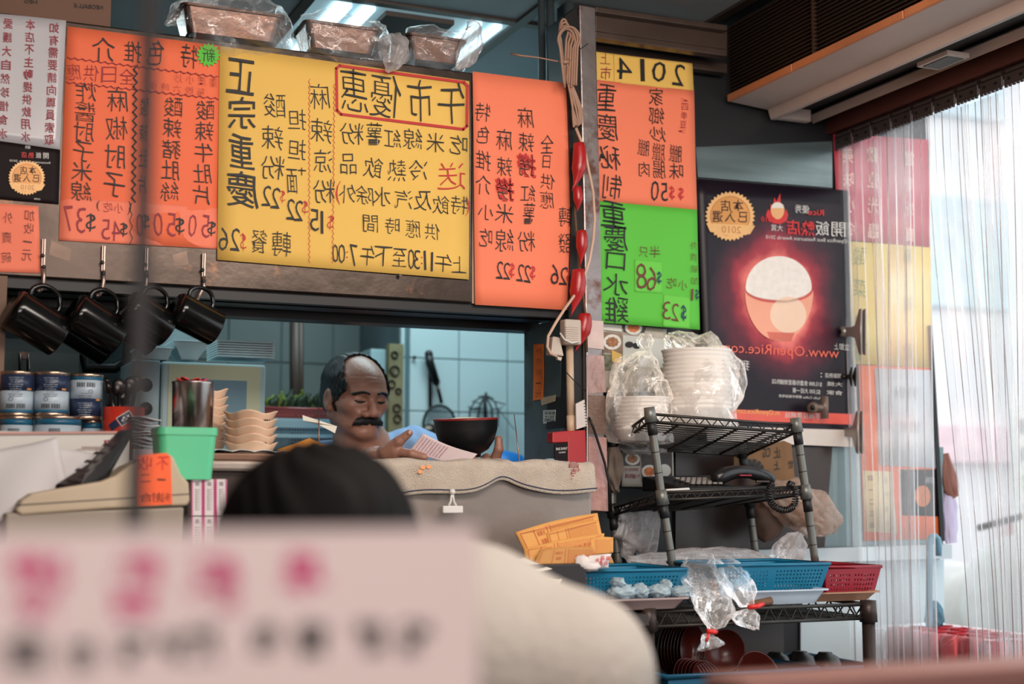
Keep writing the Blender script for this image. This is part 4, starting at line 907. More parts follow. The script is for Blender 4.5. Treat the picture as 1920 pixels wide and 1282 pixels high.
def mug(x, y, Y, tilt, s, lb, cut=0):
    """cup hanging by its handle, mouth to the lower right"""
    c = P(x, y, Y); t = thing('hanging_mug', c, lb, 'mug', 'black mugs hanging from the hooks')
    ax = V((math.cos(tilt), .25, -math.sin(tilt))).normalized(); M = axm(ax, V((0, 0, 1)))
    h = .047*s; r = .036*s
    prof = [(0, -h), (r*.9, -h), (r*.98, -h+.004), (r, -h+.012), (r*1.02, h-.002), (r*1.02, h), (r*.95, h), (r*.92, h-.004), (r*.92, -h+.01), (0, -h+.008)]
    MB().lathe(prof, c, M, 36).build('cup', mugm, t, True)
    u_ = M @ V((1, 0, 0))
    pts = [c+u_*(r*.97)+ax*(-h*.62), c+u_*(r*1.35)+ax*(-h*.66), c+u_*(r*1.72)+ax*(-h*.4), c+u_*(r*1.8)+ax*(0), c+u_*(r*1.66)+ax*(h*.3), c+u_*(r*1.25)+ax*(h*.5), c+u_*(r*.97)+ax*(h*.5)]
    P3 = []
    for i in range(len(pts)-1):
        for j in range(3):
            p0, p1, p2, p3 = pts[max(i-1, 0)], pts[i], pts[i+1], pts[min(i+2, len(pts)-1)]; q = j/3
            P3.append(.5*((2*p1)+(p2-p0)*q+(2*p0-5*p1+4*p2-p3)*q*q+(3*p1-p0-3*p2+p3)*q**3))
    P3.append(pts[-1]); MB().tube(P3, .0045*s, 10).build('handle', mugm, t, True)
mug(66, 604, 2.81, R(28), 1.12, 'glossy black mug on the first hook from the left')
mug(178, 608, 2.81, R(28), 1.08, 'glossy black mug on the second hook from the left')
mug(276, 596, 2.80, R(28), .98, 'black mug on the third hook, near the dark seam')
mug(366, 597, 2.80, R(22), .98, 'black mug on the rightmost hook')
mug(255, 620, 2.93, R(28), .9, 'black mug behind the third hook, mostly hidden')
mug(165, 632, 2.95, R(28), 1.0, 'black mug behind the second hook, mostly hidden')
# ================================================================ food cans
tin = mat('can_tin', (196, 170, 150), .25, .9, .2, 20); navy = mat('can_navy', (38, 50, 78), .35, 0, .08); pale = mat('can_pale', (178, 194, 206), .35, 0, .06); tealc = mat('can_teal', (30, 96, 128), .35); orp = mat('can_orange_print', (226, 150, 70), .4, 0, .3, 60)
def can(x0, x1, yt, yb, Y, flip, lb, low=False):
    c0 = P((x0+x1)/2, yb, Y); c1 = P((x0+x1)/2, yt, Y); r = (x1-x0)/2*mpp(c0); h = c1.z-c0.z; c = V((c0.x, Y, c0.z))
    t = thing('food_can', c, lb, 'can', 'stacked navy and white food cans')
    MB().lathe([(0, 0), (r*.93, 0), (r*.97, .002), (r*.97, .005), (r*.94, .006), (r*.94, h-.006), (r*.97, h-.005), (r*.98, h-.001), (r*.94, h), (r*.92, h-.004), (0, h-.004)], c, None, 40).build('tin_body', tin, t, True)
    rl = r*.955; zs = [(.075, .14, tealc), (.14, .56, pale), (.56, .92, navy)] if not flip else [(.075, .45, navy), (.45, .86, pale), (.86, .93, tealc)]
    if low: zs = [(.075, .80, pale), (.80, .93, tealc)]
    for a, b, m in zs: MB().lathe([(rl-.001, h*a), (rl, h*a), (rl, h*b), (rl-.001, h*b)], c, None, 40).build('label_band', m, t, True)
    face = math.atan2(-c.y, -c.x)
    def pr(u, v, off=.0004):  # u across (radians*r), v up 0..1
        a = face+u/rl; return V((c.x+(rl+off)*math.cos(a), c.y+(rl+off)*math.sin(a), c.z+h*v))
    if low:
        mb = MB()
        for i in range(14): mb.add([pr(-.016+i*.0015, .45), pr(-.016+i*.0015+.0008, .45), pr(-.016+i*.0015+.0008, .72), pr(-.016+i*.0015, .72)], [(0, 1, 2, 3)])
        mb.build('barcode', black_ink, t)
        for uu in (.012, .024):
            mb = MB(); mb.add([pr(uu+.007*math.cos(2*PI*i/14)*(1-.12*(i % 2)), .5+.12*math.sin(2*PI*i/14)*(1-.12*(i % 2)), .0007) for i in range(14)], [tuple(range(14))]); mb.build('cookie_print', orp, t)
        return t
    vb0 = .17 if not flip else .70
    mb = MB()
    for i in range(22):
        wd = .0007+.0006*((i*7) % 3 == 0); u0 = -.018+i*.00155
        if i in (10, 11): continue
        mb.add([pr(u0, vb0), pr(u0+wd, vb0), pr(u0+wd, vb0+.1), pr(u0, vb0+.1)], [(0, 1, 2, 3)])
    mb.build('barcode', black_ink, t)
    mb = MB(); cv = .37 if not flip else .60; cu = -.010 if not flip else .008
    for i in range(8):
        a = 2*PI*i/8; mb.add([pr(cu+math.cos(a+d)*q*.0046, cv+math.sin(a+d)*q*.046) for d, q in ((-.25, .55), (.25, .55), (.12, 1.1), (-.12, 1.1))], [(0, 1, 2, 3)])
    mb.build('flower_emblem', navy, t)
    mb = MB(); tex = ['reduced sugar 397g', 'keep in a cool dry place', 'SWEETENED', 'CREAMER']
    def prj(x, y): return pr(-x*.001, y)
    v0 = .44 if not flip else .47
    for i, s in enumerate(('best before see base', 'sweetened creamer', 'net weight')): text(mb, [(s, 2, 0, .035, (22, 26, 14)[i])], 0, 0, 0, 0, lambda x, y, i=i: pr(-x*.001, v0+.045*i-y))
    mb.build('lettering', navy, t)
    mb = MB(); v1 = .60 if not flip else .10
    for i in range(6): text(mb, [(('stir well before use', 'serving suggestion', 'full cream milk', 'water sugar palm oil', 'open with care', 'store below 25')[i], 2, 0, .028, 20+3*(i % 3))], 0, 0, 0, 0, lambda x, y, i=i: pr(-x*.001, v1+.05*i-y))
    mb.build('lettering', pale, t)
    mb = MB(); va = .585 if not flip else .41; mb.add([pr(.019, va), pr(.029, va), pr(.029, va+.035), pr(.019, va+.035)], [(0, 1, 2, 3)]); mb.build('orange_mark', orp, t)
    return t
can(-2, 61, 697, 781, 2.78, False, 'navy and white can at the left end of the top row')
can(62, 128, 698, 781, 2.78, False, 'navy and white can in the middle of the top row')
can(129, 191, 702, 787, 2.79, True, 'upside down can at the right end of the top row')
can(-2, 60, 781, 864, 2.78, False, 'lower can at the left end, under the navy can', True)
can(62, 150, 781, 866, 2.77, False, 'wide lower can with orange cookie print', True)
can(151, 191, 788, 866, 2.80, False, 'narrow lower can with brown cookie print', True)
# red tin of cutlery
ct = thing('cutlery_tin', P(228, 868, 2.76), 'red tin with a blue and white mark holding dark cutlery', 'tin')
redt = mat('tin_red', (196, 52, 34), .4, 0, .15, 8)
c = P(230, 866, 2.76); r = 38*mpp(c); h = P(230, 764, 2.76).z-c.z
MB().lathe([(0, 0), (r, 0), (r, h), (r*.94, h), (r*.94, .004), (0, .004)], c, None, 36).build('tin_body', redt, ct, True)
face = math.atan2(-c.y, -c.x)
def prt(x, y, off=.0006):
    a = face+(230-x)*mpp(c)/r*1.02; return V((c.x+(r+off)*math.cos(a), c.y+(r+off)*math.sin(a), c.z+(866-y)*mpp(c)))
def rq(cx, cy, hx, hy, an): return [(cx+a*hx*math.cos(an)-b*hy*math.sin(an), cy+a*hx*math.sin(an)+b*hy*math.cos(an)) for a, b in ((-1, -1), (1, -1), (1, 1), (-1, 1))]
for nm, cx, cy, hx, hy, m, off in (('mark_border', 228, 786, 13.5, 9.5, white_plastic, .0006), ('mark_face', 228, 786, 12, 8, navy, .0010), ('mark_stripes', 248, 799, 9, 7, navy, .0009)):
    mb = MB(); q = rq(cx, cy, hx, hy, R(35)); mb.grid(lambda u, v: prt(*[(q[0][i]*(1-u)+q[1][i]*u)*(1-v)+(q[3][i]*(1-u)+q[2][i]*u)*v for i in (0, 1)], off), 4, 3); mb.build(nm, m, ct)
for dx, dy in ((-5, -5), (3, 0), (-3, 3), (5, 7)):
    mb = MB(); q = rq(228+dx*.9, 785+dy*.7, 1.7, 1.7, R(35)); mb.add([prt(x, y, .0014) for x, y in q], [(0, 1, 2, 3)]); mb.build('mark_dot', white_plastic, ct)
cut_m = mat('dark_cutlery', (30, 24, 24), .25, .4)
for k, (x, y, x1, y1, kind) in enumerate(((200, 714, 214, 770, 'k'), (222, 720, 224, 770, 's'), (245, 716, 236, 770, 's'), (256, 712, 246, 770, 's'), (203, 755, 206, 775, 'f'), (209, 752, 211, 775, 'f'), (232, 738, 228, 772, 's'))):
    t = MB(); a = P(x, y, 2.765+.004*k); b = P(x1, y1, 2.76); a2 = a.lerp(b, 3)
    a2 = V((b.x, b.y, b.z-.04))
    t.tube([a.lerp(b, .3), b, a2], .0035 if kind != 'k' else .006, 8)
    if kind == 's': t.ball(a.lerp(b, .12), (.013, .005, .017))
    elif kind == 'k': t.tube([a, a.lerp(b, .35)], [.006, .0075], 8); t.ball(a, .006)
    else:
        for d in (-.004, -.0013, .0013, .004): t.tube([a+V((d, 0, 0)), a.lerp(b, .6)+V((d, 0, 0))], .0008, 5)
    o = t.build({'k': 'knife_handle', 's': 'spoon', 'f': 'fork'}[kind], cut_m, None, True)
    tag(o, ['black handled knife leaning left in the red tin', 'dark spoon next to the black knife in the red tin', 'dark spoon in the middle of the red tin', 'tall dark spoon at the right of the red tin', 'leftmost small dark fork in the red tin', 'second small dark fork in the red tin', 'short dark spoon in front in the red tin'][k], {'k': 'knife', 's': 'spoon', 'f': 'fork'}[kind], 'cutlery in the red tin')
# white carton with print, loose papers
wc = MB(); a = P(-60, 1010, 2.56); b = P(243, 812, 2.56); wc.box((a.x, 2.56, a.z), (b.x, 2.615, b.z)); o = wc.build('carton', mat('white_carton', (206, 204, 198), .6, 0, .05, 5), None, False, [BEV(.003)]); tag(o, 'white printed carton in front of the food cans', 'carton')
mb = MB(); mb.add([P(x, y, 2.5592) for x, y in ((195, 825), (228, 825), (228, 833), (195, 833))], [(0, 1, 2, 3)]); mb.build('red_label', maroon_ink, o)
mb = MB(); text(mb, [('小食之王', 212, 829, 5, 28)], 2.5586, 0, 0, 0); mb.build('lettering', wht_ink, o)
mb = MB(); text(mb, [('請即清潔雙手免洗消毒液保持衛生', 190, 839, 5, 76), ('wash hands before handling food and after', 186, 843, 3.5, 88), ('保持清潔衛生', 214, 849, 4.5, 25), ('clean', 217, 854, 4, 14)], 2.5586, 0, 0, 0); mb.build('lettering', br_ink, o)
MB().slab([P(x, y, 2.558) for x, y in ((-60, 811), (243, 808), (243, 812), (-60, 815))], (0, -.002, 0)).build('lid_edge', mat('pink_edge', (190, 140, 130), .6), o)
ppm = mat('paper_white2', (206, 204, 206), .8, 0, .04, 4)
def sheet3(q, Y0, Y1, m, lb, cat='paper', nm='paper_sheet', bend=.004):
    mb = MB(); A, B, C, D = [P(x, y, Y) for (x, y), Y in zip(q, (Y1, Y1, Y0, Y0))]
    mb.grid(lambda u, v: A.lerp(B, u).lerp(D.lerp(C, u), v)+V((0, bend*math.sin(u*5+v*4), bend*.4*math.sin(u*6))), 12, 12)
    o = mb.build(nm, m, None, True, [SOL(.0006)]); tag(o, lb, cat); return o
sheet3(((-40, 854), (106, 818), (124, 904), (-20, 990)), 2.49, 2.545, ppm, 'blank white paper leaning on the carton at the left')
sheet3(((108, 842), (204, 852), (196, 905), (118, 902)), 2.52, 2.55, ppm, 'crumpled white paper leaning on the carton, behind the calculator')
for k in range(9):
    random.seed(k+3); y = 786+k*6.5; x0 = 252+random.uniform(-8, 6); x1 = 292+random.uniform(-8, 14 if k > 0 else 26)
    mb = MB(); A, B = P(x0, y-5, 2.66), P(x1, y, 2.66); mb.grid(lambda u, v: A.lerp(B, u)+V((0, v*.08, .002*math.sin(u*5+k)+.002*v)), 6, 4)
    o = mb.build('receipt', mat('receipt_mauve', (178, 162, 166), .8, 0, .15, 40) if k % 2 else ppm, None, True, [SOL(.0016)]); tag(o, ORD[8-k]+' thin slip, counted upward, of the untidy pile beside the green bin', 'paper', 'untidy pile of slips beside the green bin')
mb = MB(); pbox(mb, 248, 842, 296, 866, 2.66, .09); o = mb.build('paper_bundle', mat('receipt_mauve', (178, 162, 166), .8, 0, .15, 40), None); tag(o, 'pale bundle under the untidy slips', 'paper')
# cash register with keyboard cover
reg_m = mat('register_beige', (190, 172, 146), .5, 0, .1, 5, spot=.2, spotcol=(130, 108, 88), spotscale=10); reg_l = mat('register_lower', (150, 138, 124), .5, 0, .1, 5)
rg = thing('cash_register', P(180, 1030, 2.4), 'beige cash register with an orange note on its end', 'cash register')
RYY = 2.42
prof = [(40, 938), (60, 925), (112, 915), (190, 902), (215, 892), (240, 872), (262, 862), (300, 852), (318, 852), (326, 858), (340, 890), (354, 905), (356, 940), (350, 948), (200, 954), (40, 966), (28, 958)]
MB().slab([P(x, y, RYY) for x, y in prof], (0, .12, 0)).build('upper_case', reg_m, rg, False, [BEV(.006, 3)])
MB().slab([P(x, y, RYY+.004) for x, y in ((10, 962), (345, 950), (338, 1100), (10, 1100))], (0, .11, 0)).build('lower_case', reg_l, rg, False, [BEV(.004)])
MB().slab([P(x, y, RYY-.001) for x, y in ((30, 946), (355, 925), (355, 926.5), (30, 948))], (0, .003, 0)).build('seam_line', black_metal, rg)
for k in range(4):
    mb = MB(); c_ = P(150+k*25, 911-k*4.5, RYY+.03+.015*k); mb.cbox(c_, (.012, .012, .006)); mb.build('key_nub', reg_l, rg, False, [BEV(.002)])
nt_ = MB(); nt_.slab([P(x, y, RYY-.002) for x, y in ((256, 860), (262, 853), (312, 849), (320, 856), (323, 945), (258, 949))], (0, .0012, 0)); nn = nt_.build('orange_note', mat('note_orange', (255, 100, 44), .6), None); tag(nn, 'orange handwritten note taped to the cash register end', 'note')
mb = MB(); text(mb, [('不', 305, 868, 24), ('收', 272, 868, 24, 28)], RYY-.003, 0, -.004); mb.build('lettering', red_ink, nn)
mb = MB(); text(mb, [('一', 303, 899, 20), ('二', 274, 896, 14, 18), ('多', 314, 932, 16, 12), ('謝', 297, 932, 18, 22), ('合', 275, 932, 16, 22)], RYY-.003, 0, -.01); mb.build('lettering', black_ink, nn)
# calculator / card reader lying on the carton edge
cal = thing('card_terminal', P(180, 900, 2.46), 'dark slanted keypad terminal propped on the cash register', 'terminal')
A, B, C_, D = P(102, 908, 2.46), P(150, 912, 2.42), P(248, 802, 2.50), P(222, 806, 2.55)
nrm = (B-A).cross(D-A).normalized()
MB().slab([A, B, P(200, 892, 2.45), C_, D, P(165, 868, 2.50)], (0, 0, -.012)).build('terminal_body', mat('terminal_black', (26, 26, 30), .3), cal, False, [BEV(.003)])
for i in range(5):
    for j in range(3):
        p_ = A.lerp(D, .12+i*.15).lerp(B.lerp(C_, .1+i*.15), .28+j*.2); MB().cbox(p_, (.011, .009, .0016), axm(nrm, B-A)).build('key', mat('key_grey', (58, 54, 58), .4), cal, False, [BEV(.001, 1)])
# cup with counters, green bin, toothpick boxes
cu = thing('steel_cup', P(359, 862, 2.70), 'tall polished steel cup filled with red counters', 'cup')
c = P(359, 862, 2.70); r = 39*mpp(c); h = P(359, 718, 2.70).z-c.z
MB().lathe([(0, 0), (r*.93, 0), (r, h-.003), (r*1.03, h), (r*1.02, h+.002), (r*.97, h), (r*.9, .005), (0, .005)], c, None, 48).build('cup_body', mat('polished_steel', (190, 180, 176), .24, 1, .05), cu, True)
tok = [mat('token_red', (200, 44, 44), .4), mat('token_blue', (40, 60, 150), .4), mat('token_yellow', (220, 170, 60), .4)]
for k in range(16):
    random.seed(k*5); a = random.uniform(0, 6.28); q = r*.8*math.sqrt(random.random()); cc = c+V((q*math.cos(a), q*math.sin(a), h+random.uniform(.000, .005)))
    o = MB().lathe([(0, 0), (.009, 0), (.009, .002), (0, .002)], cc, axm((random.uniform(-.5, .5), random.uniform(-.5, .5), 1)), 14).build('counter_token', tok[0 if k % 4 else (k//4) % 3], None); tag(o, 'small round plastic counter heaped in the steel cup', 'counter', 'plastic counters in the steel cup')
gb = thing('green_bin', P(342, 898, 2.53), 'mint green plastic bin in front of the steel cup', 'bin')
c = P(343, 899, 2.53); mm_ = mpp(c); h = P(343, 804, 2.53).z-c.z; gm = mat('mint_plastic', (92, 196, 146), .4, 0, .05, 4)
def rr_(w, d, rad, n=6):
    o = []
    for sx, sy, a0 in ((1, 1, 0), (-1, 1, 90), (-1, -1, 180), (1, -1, 270)):
        for i in range(n+1): a = R(a0+90*i/n); o.append((sx*(w-rad)+rad*math.cos(a), sy*(d-rad)+rad*math.sin(a)))
    return o
def bin_(mb, c, ring):
    n = None; b0 = len(mb.v)
    for w_, d_, z in ring:
        o = rr_(w_, d_, .016); n = len(o); mb.v += [c+V((x, y, z)) for x, y in o]
    for i in range(len(ring)-1):
        for j in range(n): mb.f.append((b0+i*n+j, b0+i*n+(j+1) % n, b0+(i+1)*n+(j+1) % n, b0+(i+1)*n+j)); mb.m.append(0)
    mb.f.append(tuple(b0+j for j in range(n-1, -1, -1))); mb.m.append(0)
    return mb
w0, w1 = 48*mm_, 54*mm_
bin_(MB(), c, [(w0, .038, 0), (w1, .043, h-.012), (w1, .043, h), (w1-.003, .040, h), (w0-.003, .035, .004)]).build('bin_body', gm, gb, False)
bin_(MB(), c, [(w1, .043, h-.012), (w1+.002, .045, h-.012), (w1+.002, .045, h+.001), (w1-.002, .041, h+.001)]).build('rim', gm, gb, False)
tb = mat('box_white_print', (214, 206, 206), .6); pkm = mat('box_magenta', (190, 60, 120), .5)
for row in range(3):
    for k in range(3):
        x0 = 359+k*22.5; y0 = 898+row*70; a = P(x0, y0+69, 2.5); b = P(x0+22, y0, 2.5)
        if row == 2 and k: pass
        mb = MB(); mb.box((a.x, 2.5, a.z+.0003), (b.x, 2.54, b.z-.0003)); nm = ['upper', 'middle', 'lower'][row]+' row toothpick box, '+['left', 'middle', 'right'][k]+' of three, by the register'
        o = mb.build('toothpick_box', tb, None, False, [BEV(.0008, 1)]); tag(o, nm, 'box', 'pink edged boxes below the green bin')
        for u in (0, 19): q = MB(); q.add([P(x, y, 2.4995) for x, y in ((x0+u, y0), (x0+u+2.5, y0), (x0+u+2.5, y0+68), (x0+u, y0+68))], [(0, 1, 2, 3)]); q.build('edge_stripe', pkm, o)
        q = MB(); text(q, [('口', x0+11, y0+9, 7), ('牙', x0+11, y0+9, 4)], 2.4993, 0, .01, 0)
        for i in range(9): text(q, [('竹籤', x0+11, y0+20+i*4.6, 2.6, 9)], 2.4993, 0, 0, 0)
        q.build('lettering', mat('box_grey_ink', (90, 84, 92), .6), o)
desk = MB(); dz = P(392, 1107, 2.5).z; desk.box((-2.0, 2.2, dz-.04), (P(470, 1107, 2.5).x, 2.6, dz)); dk_ = thing('front_desk', (0, 2.35, 0), 'low front desk hidden below the register', 'desk')
desk.build('desk_top', mat('desk_brown', (84, 64, 54), .5), dk_); MB().box((-1.95, 2.25, .01), (P(460, 1107, 2.5).x, 2.6, dz-.04)).build('desk_body', mat('desk_brown', (84, 64, 54), .5), dk_)
# ================================================================ tray with sauce dishes
dm = mat('cream_melamine', (226, 190, 160), .35, 0, .08, 20, spot=.05, spotcol=(180, 90, 60), spotscale=40)
trm = mat('tray_steel', (130, 100, 84), .3, .7, .2)
ty_ = thing('steel_tray', P(455, 884, 2.68), 'shallow steel tray under the cream sauce dishes', 'tray')
a = P(392, 884, 2.63); b = P(545, 868, 2.63); MB().box((a.x, 2.63, LZ), (b.x, 2.76, LZ+.014)).build('tray_body', trm, ty_, False, [BEV(.003)])
mb = MB(); mb.grid(lambda u, v: (a.x+.004+(b.x-a.x-.01)*u, 2.64+v*.11, LZ+.017+.002*math.sin(u*24)*math.sin(v*9)+.004*abs(math.sin(u*11))*(1-v)), 40, 10); o = mb.build('tray_liner', mat('liner_pale', (206, 214, 216), .5), ty_, True, [SOL(.001)])
def dish(x, yb, w_, hp, Y, seed, lb, deco, grp):
    c = P(x, yb, Y); s = mpp(c); r = w_/2*s; h = hp*s
    wav = lambda a, t: 1+.10*t*math.cos(4*(a+seed*.02))+.02*t*math.cos(8*a)
    pr_ = [(0, 0), (r*.42, 0), (r*.48, .003), (r*.80, h*.5), (r*.94, h*.93), (r*.98, h), (r*.94, h), (r*.88, h*.9), (r*.74, h*.5), (r*.4, .006), (0, .006)]
    mb = MB(); n = 48; b0 = 0
    for i, (q, z) in enumerate(pr_):
        t = min(1, z/h)
        for j in range(n):
            an = 2*PI*j/n+.5; k = wav(an, t); zz = z+h*.09*t*math.cos(4*an+seed*.1)
            mb.v.append(c+V((q*k*math.cos(an), q*k*math.sin(an)*.85, zz)))
    for i in range(len(pr_)-1):
        for j in range(n): mb.f.append((i*n+j, i*n+(j+1) % n, (i+1)*n+(j+1) % n, (i+1)*n+j)); mb.m.append(0)
    o = mb.build('sauce_dish', dm, None, True); tag(o, lb, 'dish', grp)
    if deco:
        q = MB(); dx, ww = deco
        for i in range(6):
            an = -PI/2-R(23.4)*0+dx+i*.09; rad = r*(.62+.12)*.98
            zz = h*.52; kx = 1+.08*math.cos(4*an)
            rr0 = r*.86*kx
            p_ = c+V((rr0*math.cos(an), rr0*math.sin(an)*.85-.0015, zz+.001*math.sin(i*3))); q.cbox(p_, (.0045*ww, .001, .0022+.0015*(i % 2)))
        q.build('ink_motif', black_ink, o)
dl = ['lowest', 'second', 'third', 'fourth', 'top']
for k in range(5): dish(469, 864-k*14.5, 96, 33, 2.69, k*3, dl[k]+' dish of the short cream dish stack on the tray' if k else 'bottom dish of the short cream dish stack on the tray', (.15, 1) if k == 1 else ((.5, .5) if k == 4 else None), 'cream sauce dishes in the short stack')
for k in range(7): dish(383, 860-k*15.2, 82, 38, 2.78, k*2+1, ['bottom', 'second', 'third', 'fourth', 'fifth', 'sixth', 'topmost'][k]+' dish of the tall stack behind the steel cup', None, 'cream sauce dishes in the tall stack')
# manila envelope edge behind the customer's head
mb = MB(); A = [P(x, y, 2.70) for x, y in ((520, 842), (548, 833), (580, 821), (600, 830), (650, 848), (690, 858))]
mb.grid(lambda u, v: (A[min(5, int(u*5))].lerp(A[min(5, int(u*5)+1)], u*5-int(u*5)))+V((0, -.01*v, -.045*v)), 20, 4)
o = mb.build('envelope', mat('manila', (226, 150, 60), .6, 0, .06), None, True, [SOL(.001)]); tag(o, 'orange envelope edge standing on the counter before the seller', 'envelope')
# ================================================================ things on and above the fascia
tinm = mat('pan_steel', (104, 80, 70), .3, .85, .25, 12, .1, 50)
def pan(x0, x1, ytl, ytr, yb, Y, lb):
    a = P(x0, ytl, Y); b = P(x1, ytr, Y); zt = (a.z+P((x0+x1)/2, (ytl+ytr)/2, Y).z)/2; zb = max(P((x0+x1)/2, yb, Y).z, FZ1-.003); xx0, xx1 = a.x, b.x; d = .11; i = .012
    t = thing('loaf_tin', ((xx0+xx1)/2, Y+d/2, zb), lb, 'tin'); zt = P((x0+x1)/2, (ytl+ytr)/2, Y).z; c0 = V(((xx0+xx1)/2, Y+d/2, 0)); hx = (xx1-xx0)/2
    bin_(MB(), c0, [(hx-i, d/2-i, zb), (hx, d/2, zt), (hx-.003, d/2-.003, zt), (hx-i-.003, d/2-i-.003, zb+.004)]).build('tin_body', tinm, t)
    bin_(MB(), c0, [(hx-.001, d/2-.001, zt-.003), (hx+.006, d/2+.006, zt-.003), (hx+.006, d/2+.006, zt+.002), (hx-.004, d/2-.004, zt+.002)]).build('rim', tinm, t)
    return t
pan(345, 532, 6, 32, 66, 2.83, 'leftmost steel loaf tin wrapped in clear plastic above the menus')
pan(575, 714, 38, 58, 92, 2.83, 'middle steel loaf tin wrapped in clear plastic above the menus')
pan(766, 872, 64, 76, 112, 2.84, 'rightmost steel loaf tin wrapped in clear plastic')
bagm = film('bag_film', (224, 224, 226), .13, .9, .14, .9, 26)
bagw = film('bag_film_milky', (222, 214, 212), .45, .5, .2, .8, 26)
def bag(nm, lb, axis, radii, m=bagm, folds=9, amp=.1, seed=0, grp=None, n=44, xdir=(1, 0, 0), rough=.05):
    mb = MB(); loft(mb, axis, radii, n, folds, amp, seed, None, xdir, rough); o = mb.build(nm, m, None, True); tag(o, lb, 'bag', grp); return o
px = lambda x, y, Y, r: [q*mpp(P(x, y, Y)) for q in r]
b1 = [(346, 44, 2.86), (356, 42, 2.86), (400, 46, 2.86), (480, 56, 2.86), (530, 54, 2.86), (548, 50, 2.86)]
bag('plastic_wrap', 'clear plastic bag around the leftmost loaf tin', [P(*q) for q in b1], [px(*q, (a,))*2 for q, a in zip(b1, (12, 44, 58, 58, 46, 10))], seed=1, folds=5, amp=.05, xdir=(0, 0, 1))
b1 = [(312, 45, 2.86), (335, 30, 2.87), (372, 12, 2.88), (400, -8, 2.89)]
bag('plastic_bag', 'twisted clear plastic tail left of the leftmost tin', [P(*q) for q in b1], [px(*q, (a,))*2 for q, a in zip(b1, (5, 18, 20, 14))], seed=2, xdir=(0, 0, 1))
b1 = [(564, 68, 2.86), (572, 68, 2.86), (630, 76, 2.86), (700, 84, 2.86), (720, 86, 2.86), (728, 86, 2.86)]
bag('plastic_wrap', 'clear plastic bag around the middle loaf tin', [P(*q) for q in b1], [px(*q, (a,))*2 for q, a in zip(b1, (12, 44, 50, 46, 38, 10))], seed=3, folds=6, amp=.06, xdir=(0, 0, 1))
b1 = [(722, 84, 2.86), (738, 88, 2.84), (745, 100, 2.83), (735, 118, 2.82), (726, 134, 2.82)]
bag('plastic_bag', 'milky twisted bag end between the middle and right tins', [P(*q) for q in b1], [px(*q, (a,))*2 for q, a in zip(b1, (20, 28, 24, 16, 4))], bagw, seed=4)
b1 = [(762, 92, 2.87), (768, 92, 2.87), (820, 98, 2.87), (862, 102, 2.87), (875, 102, 2.87)]
bag('plastic_wrap', 'clear plastic bag around the rightmost loaf tin', [P(*q) for q in b1], [px(*q, (a,))*2 for q, a in zip(b1, (10, 38, 42, 36, 16))], seed=5, folds=6, amp=.05, xdir=(0, 0, 1))
b1 = [(880, 38, 2.84), (888, 52, 2.84), (884, 80, 2.84), (872, 108, 2.83), (858, 128, 2.83)]
bag('plastic_bag', 'milky knotted bag end right of the rightmost tin', [P(*q) for q in b1], [px(*q, (a,))*2 for q, a in zip(b1, (5, 15, 19, 18, 5))], bagw, seed=6)
mb = MB(); pbox(mb, -60, -60, 208, 28, 2.86, .12); q = P(0, 28, 2.86)
mb = MB(); a = P(-60, 10, 2.86); b = P(208, 10, 2.86); mb.box((a.x, 2.86, FZ1), (b.x, 2.98, CZ-.02)); o = mb.build('cardboard_box', mat('brown_cardboard', (112, 82, 66), .75, 0, .1, 6), None); tag(o, 'brown cardboard carton on the fascia top at the left', 'box')
mb = MB(); text(mb, [('NEOBALL-E', 166, 12, 8, 54), ('NEO', 58, 3, 7, 24)], 2.858, .08, .01, 0); mb.build('lettering', black_ink, o)
# pipes, cable coil, chillies on the column
for x, r, y0, lb in ((1016, .009, 72, 'left thin grey pipe behind the tall orange menu'), (1032, .010, 58, 'middle grey pipe behind the tall orange menu'), (1068, .014, 60, 'steel pipe beside the column')):
    o = MB().tube([P(x, 160, 3.0)-V((0, 0, .35)), V((P(x, 160, 3.0).x, 3.0, CZ-.004))], r, 14).build('pipe', mat('pipe_grey', (96, 108, 112), .3, .5), None, True); tag(o, lb, 'pipe')
cord = mat('cord_beige', (170, 132, 110), .6, 0, .1)
cc_ = thing('cable_coil', P(1066, 150, 2.80), 'bundle of looped beige cable tied on the column', 'cable')
for k in range(6):
    w_ = 8+2.5*k; x = 1055+k*2; top = 36+k*6 if k < 4 else 50
    pts = []
    for i in range(17):
        t = i/16; an = PI*t; pts.append(P(x+w_*math.cos(an)*(1 if True else 0)+2, top+26-26*math.sin(an), 2.815-.003*k))
    left = [P(x+w_*.9-q*.5, top+26+q*12, 2.815-.003*k) for q in range(1, 8)][::-1]; right = [P(x-w_*.9+2+q*1.4, top+26+q*12, 2.812-.003*k) for q in range(1, 8)]
    MB().tube(left+pts+right, .0028, 7).build('cable_loop', cord, cc_, True)
for k in range(5):
    dx = (-8, 3, 9, -2, 6)[k]; MB().tube([P(1064+k, 125, 2.81), P(1066+dx*.3, 150, 2.812), P(1074+dx*.6, 175, 2.812), P(1082+dx, 205, 2.815), P(1086+dx*.5, 230, 2.815), P(1078+dx*.3, 238, 2.815), P(1074, 215, 2.815), P(1072, 165, 2.815)], .0026, 7).build('cable_loop', cord, cc_, True)
MB().tube([P(1052, 114, 2.812), P(1058, 116, 2.80), P(1068, 114, 2.812)], .005, 8).build('tie', cord, cc_, True)
MB().tube([P(958, 101, 2.84), P(975, 104, 2.82), P(1010, 108, 2.805), P(1046, 115, 2.80)], [.003, .0022, .0015, .0018], 6).build('cable_end', cord, cc_, True)
MB().tube([P(1070, 101, 2.81), P(1088, 92, 2.81), P(1102, 82, 2.81)], .001, 5).build('wire_tail', black_metal, cc_, True)
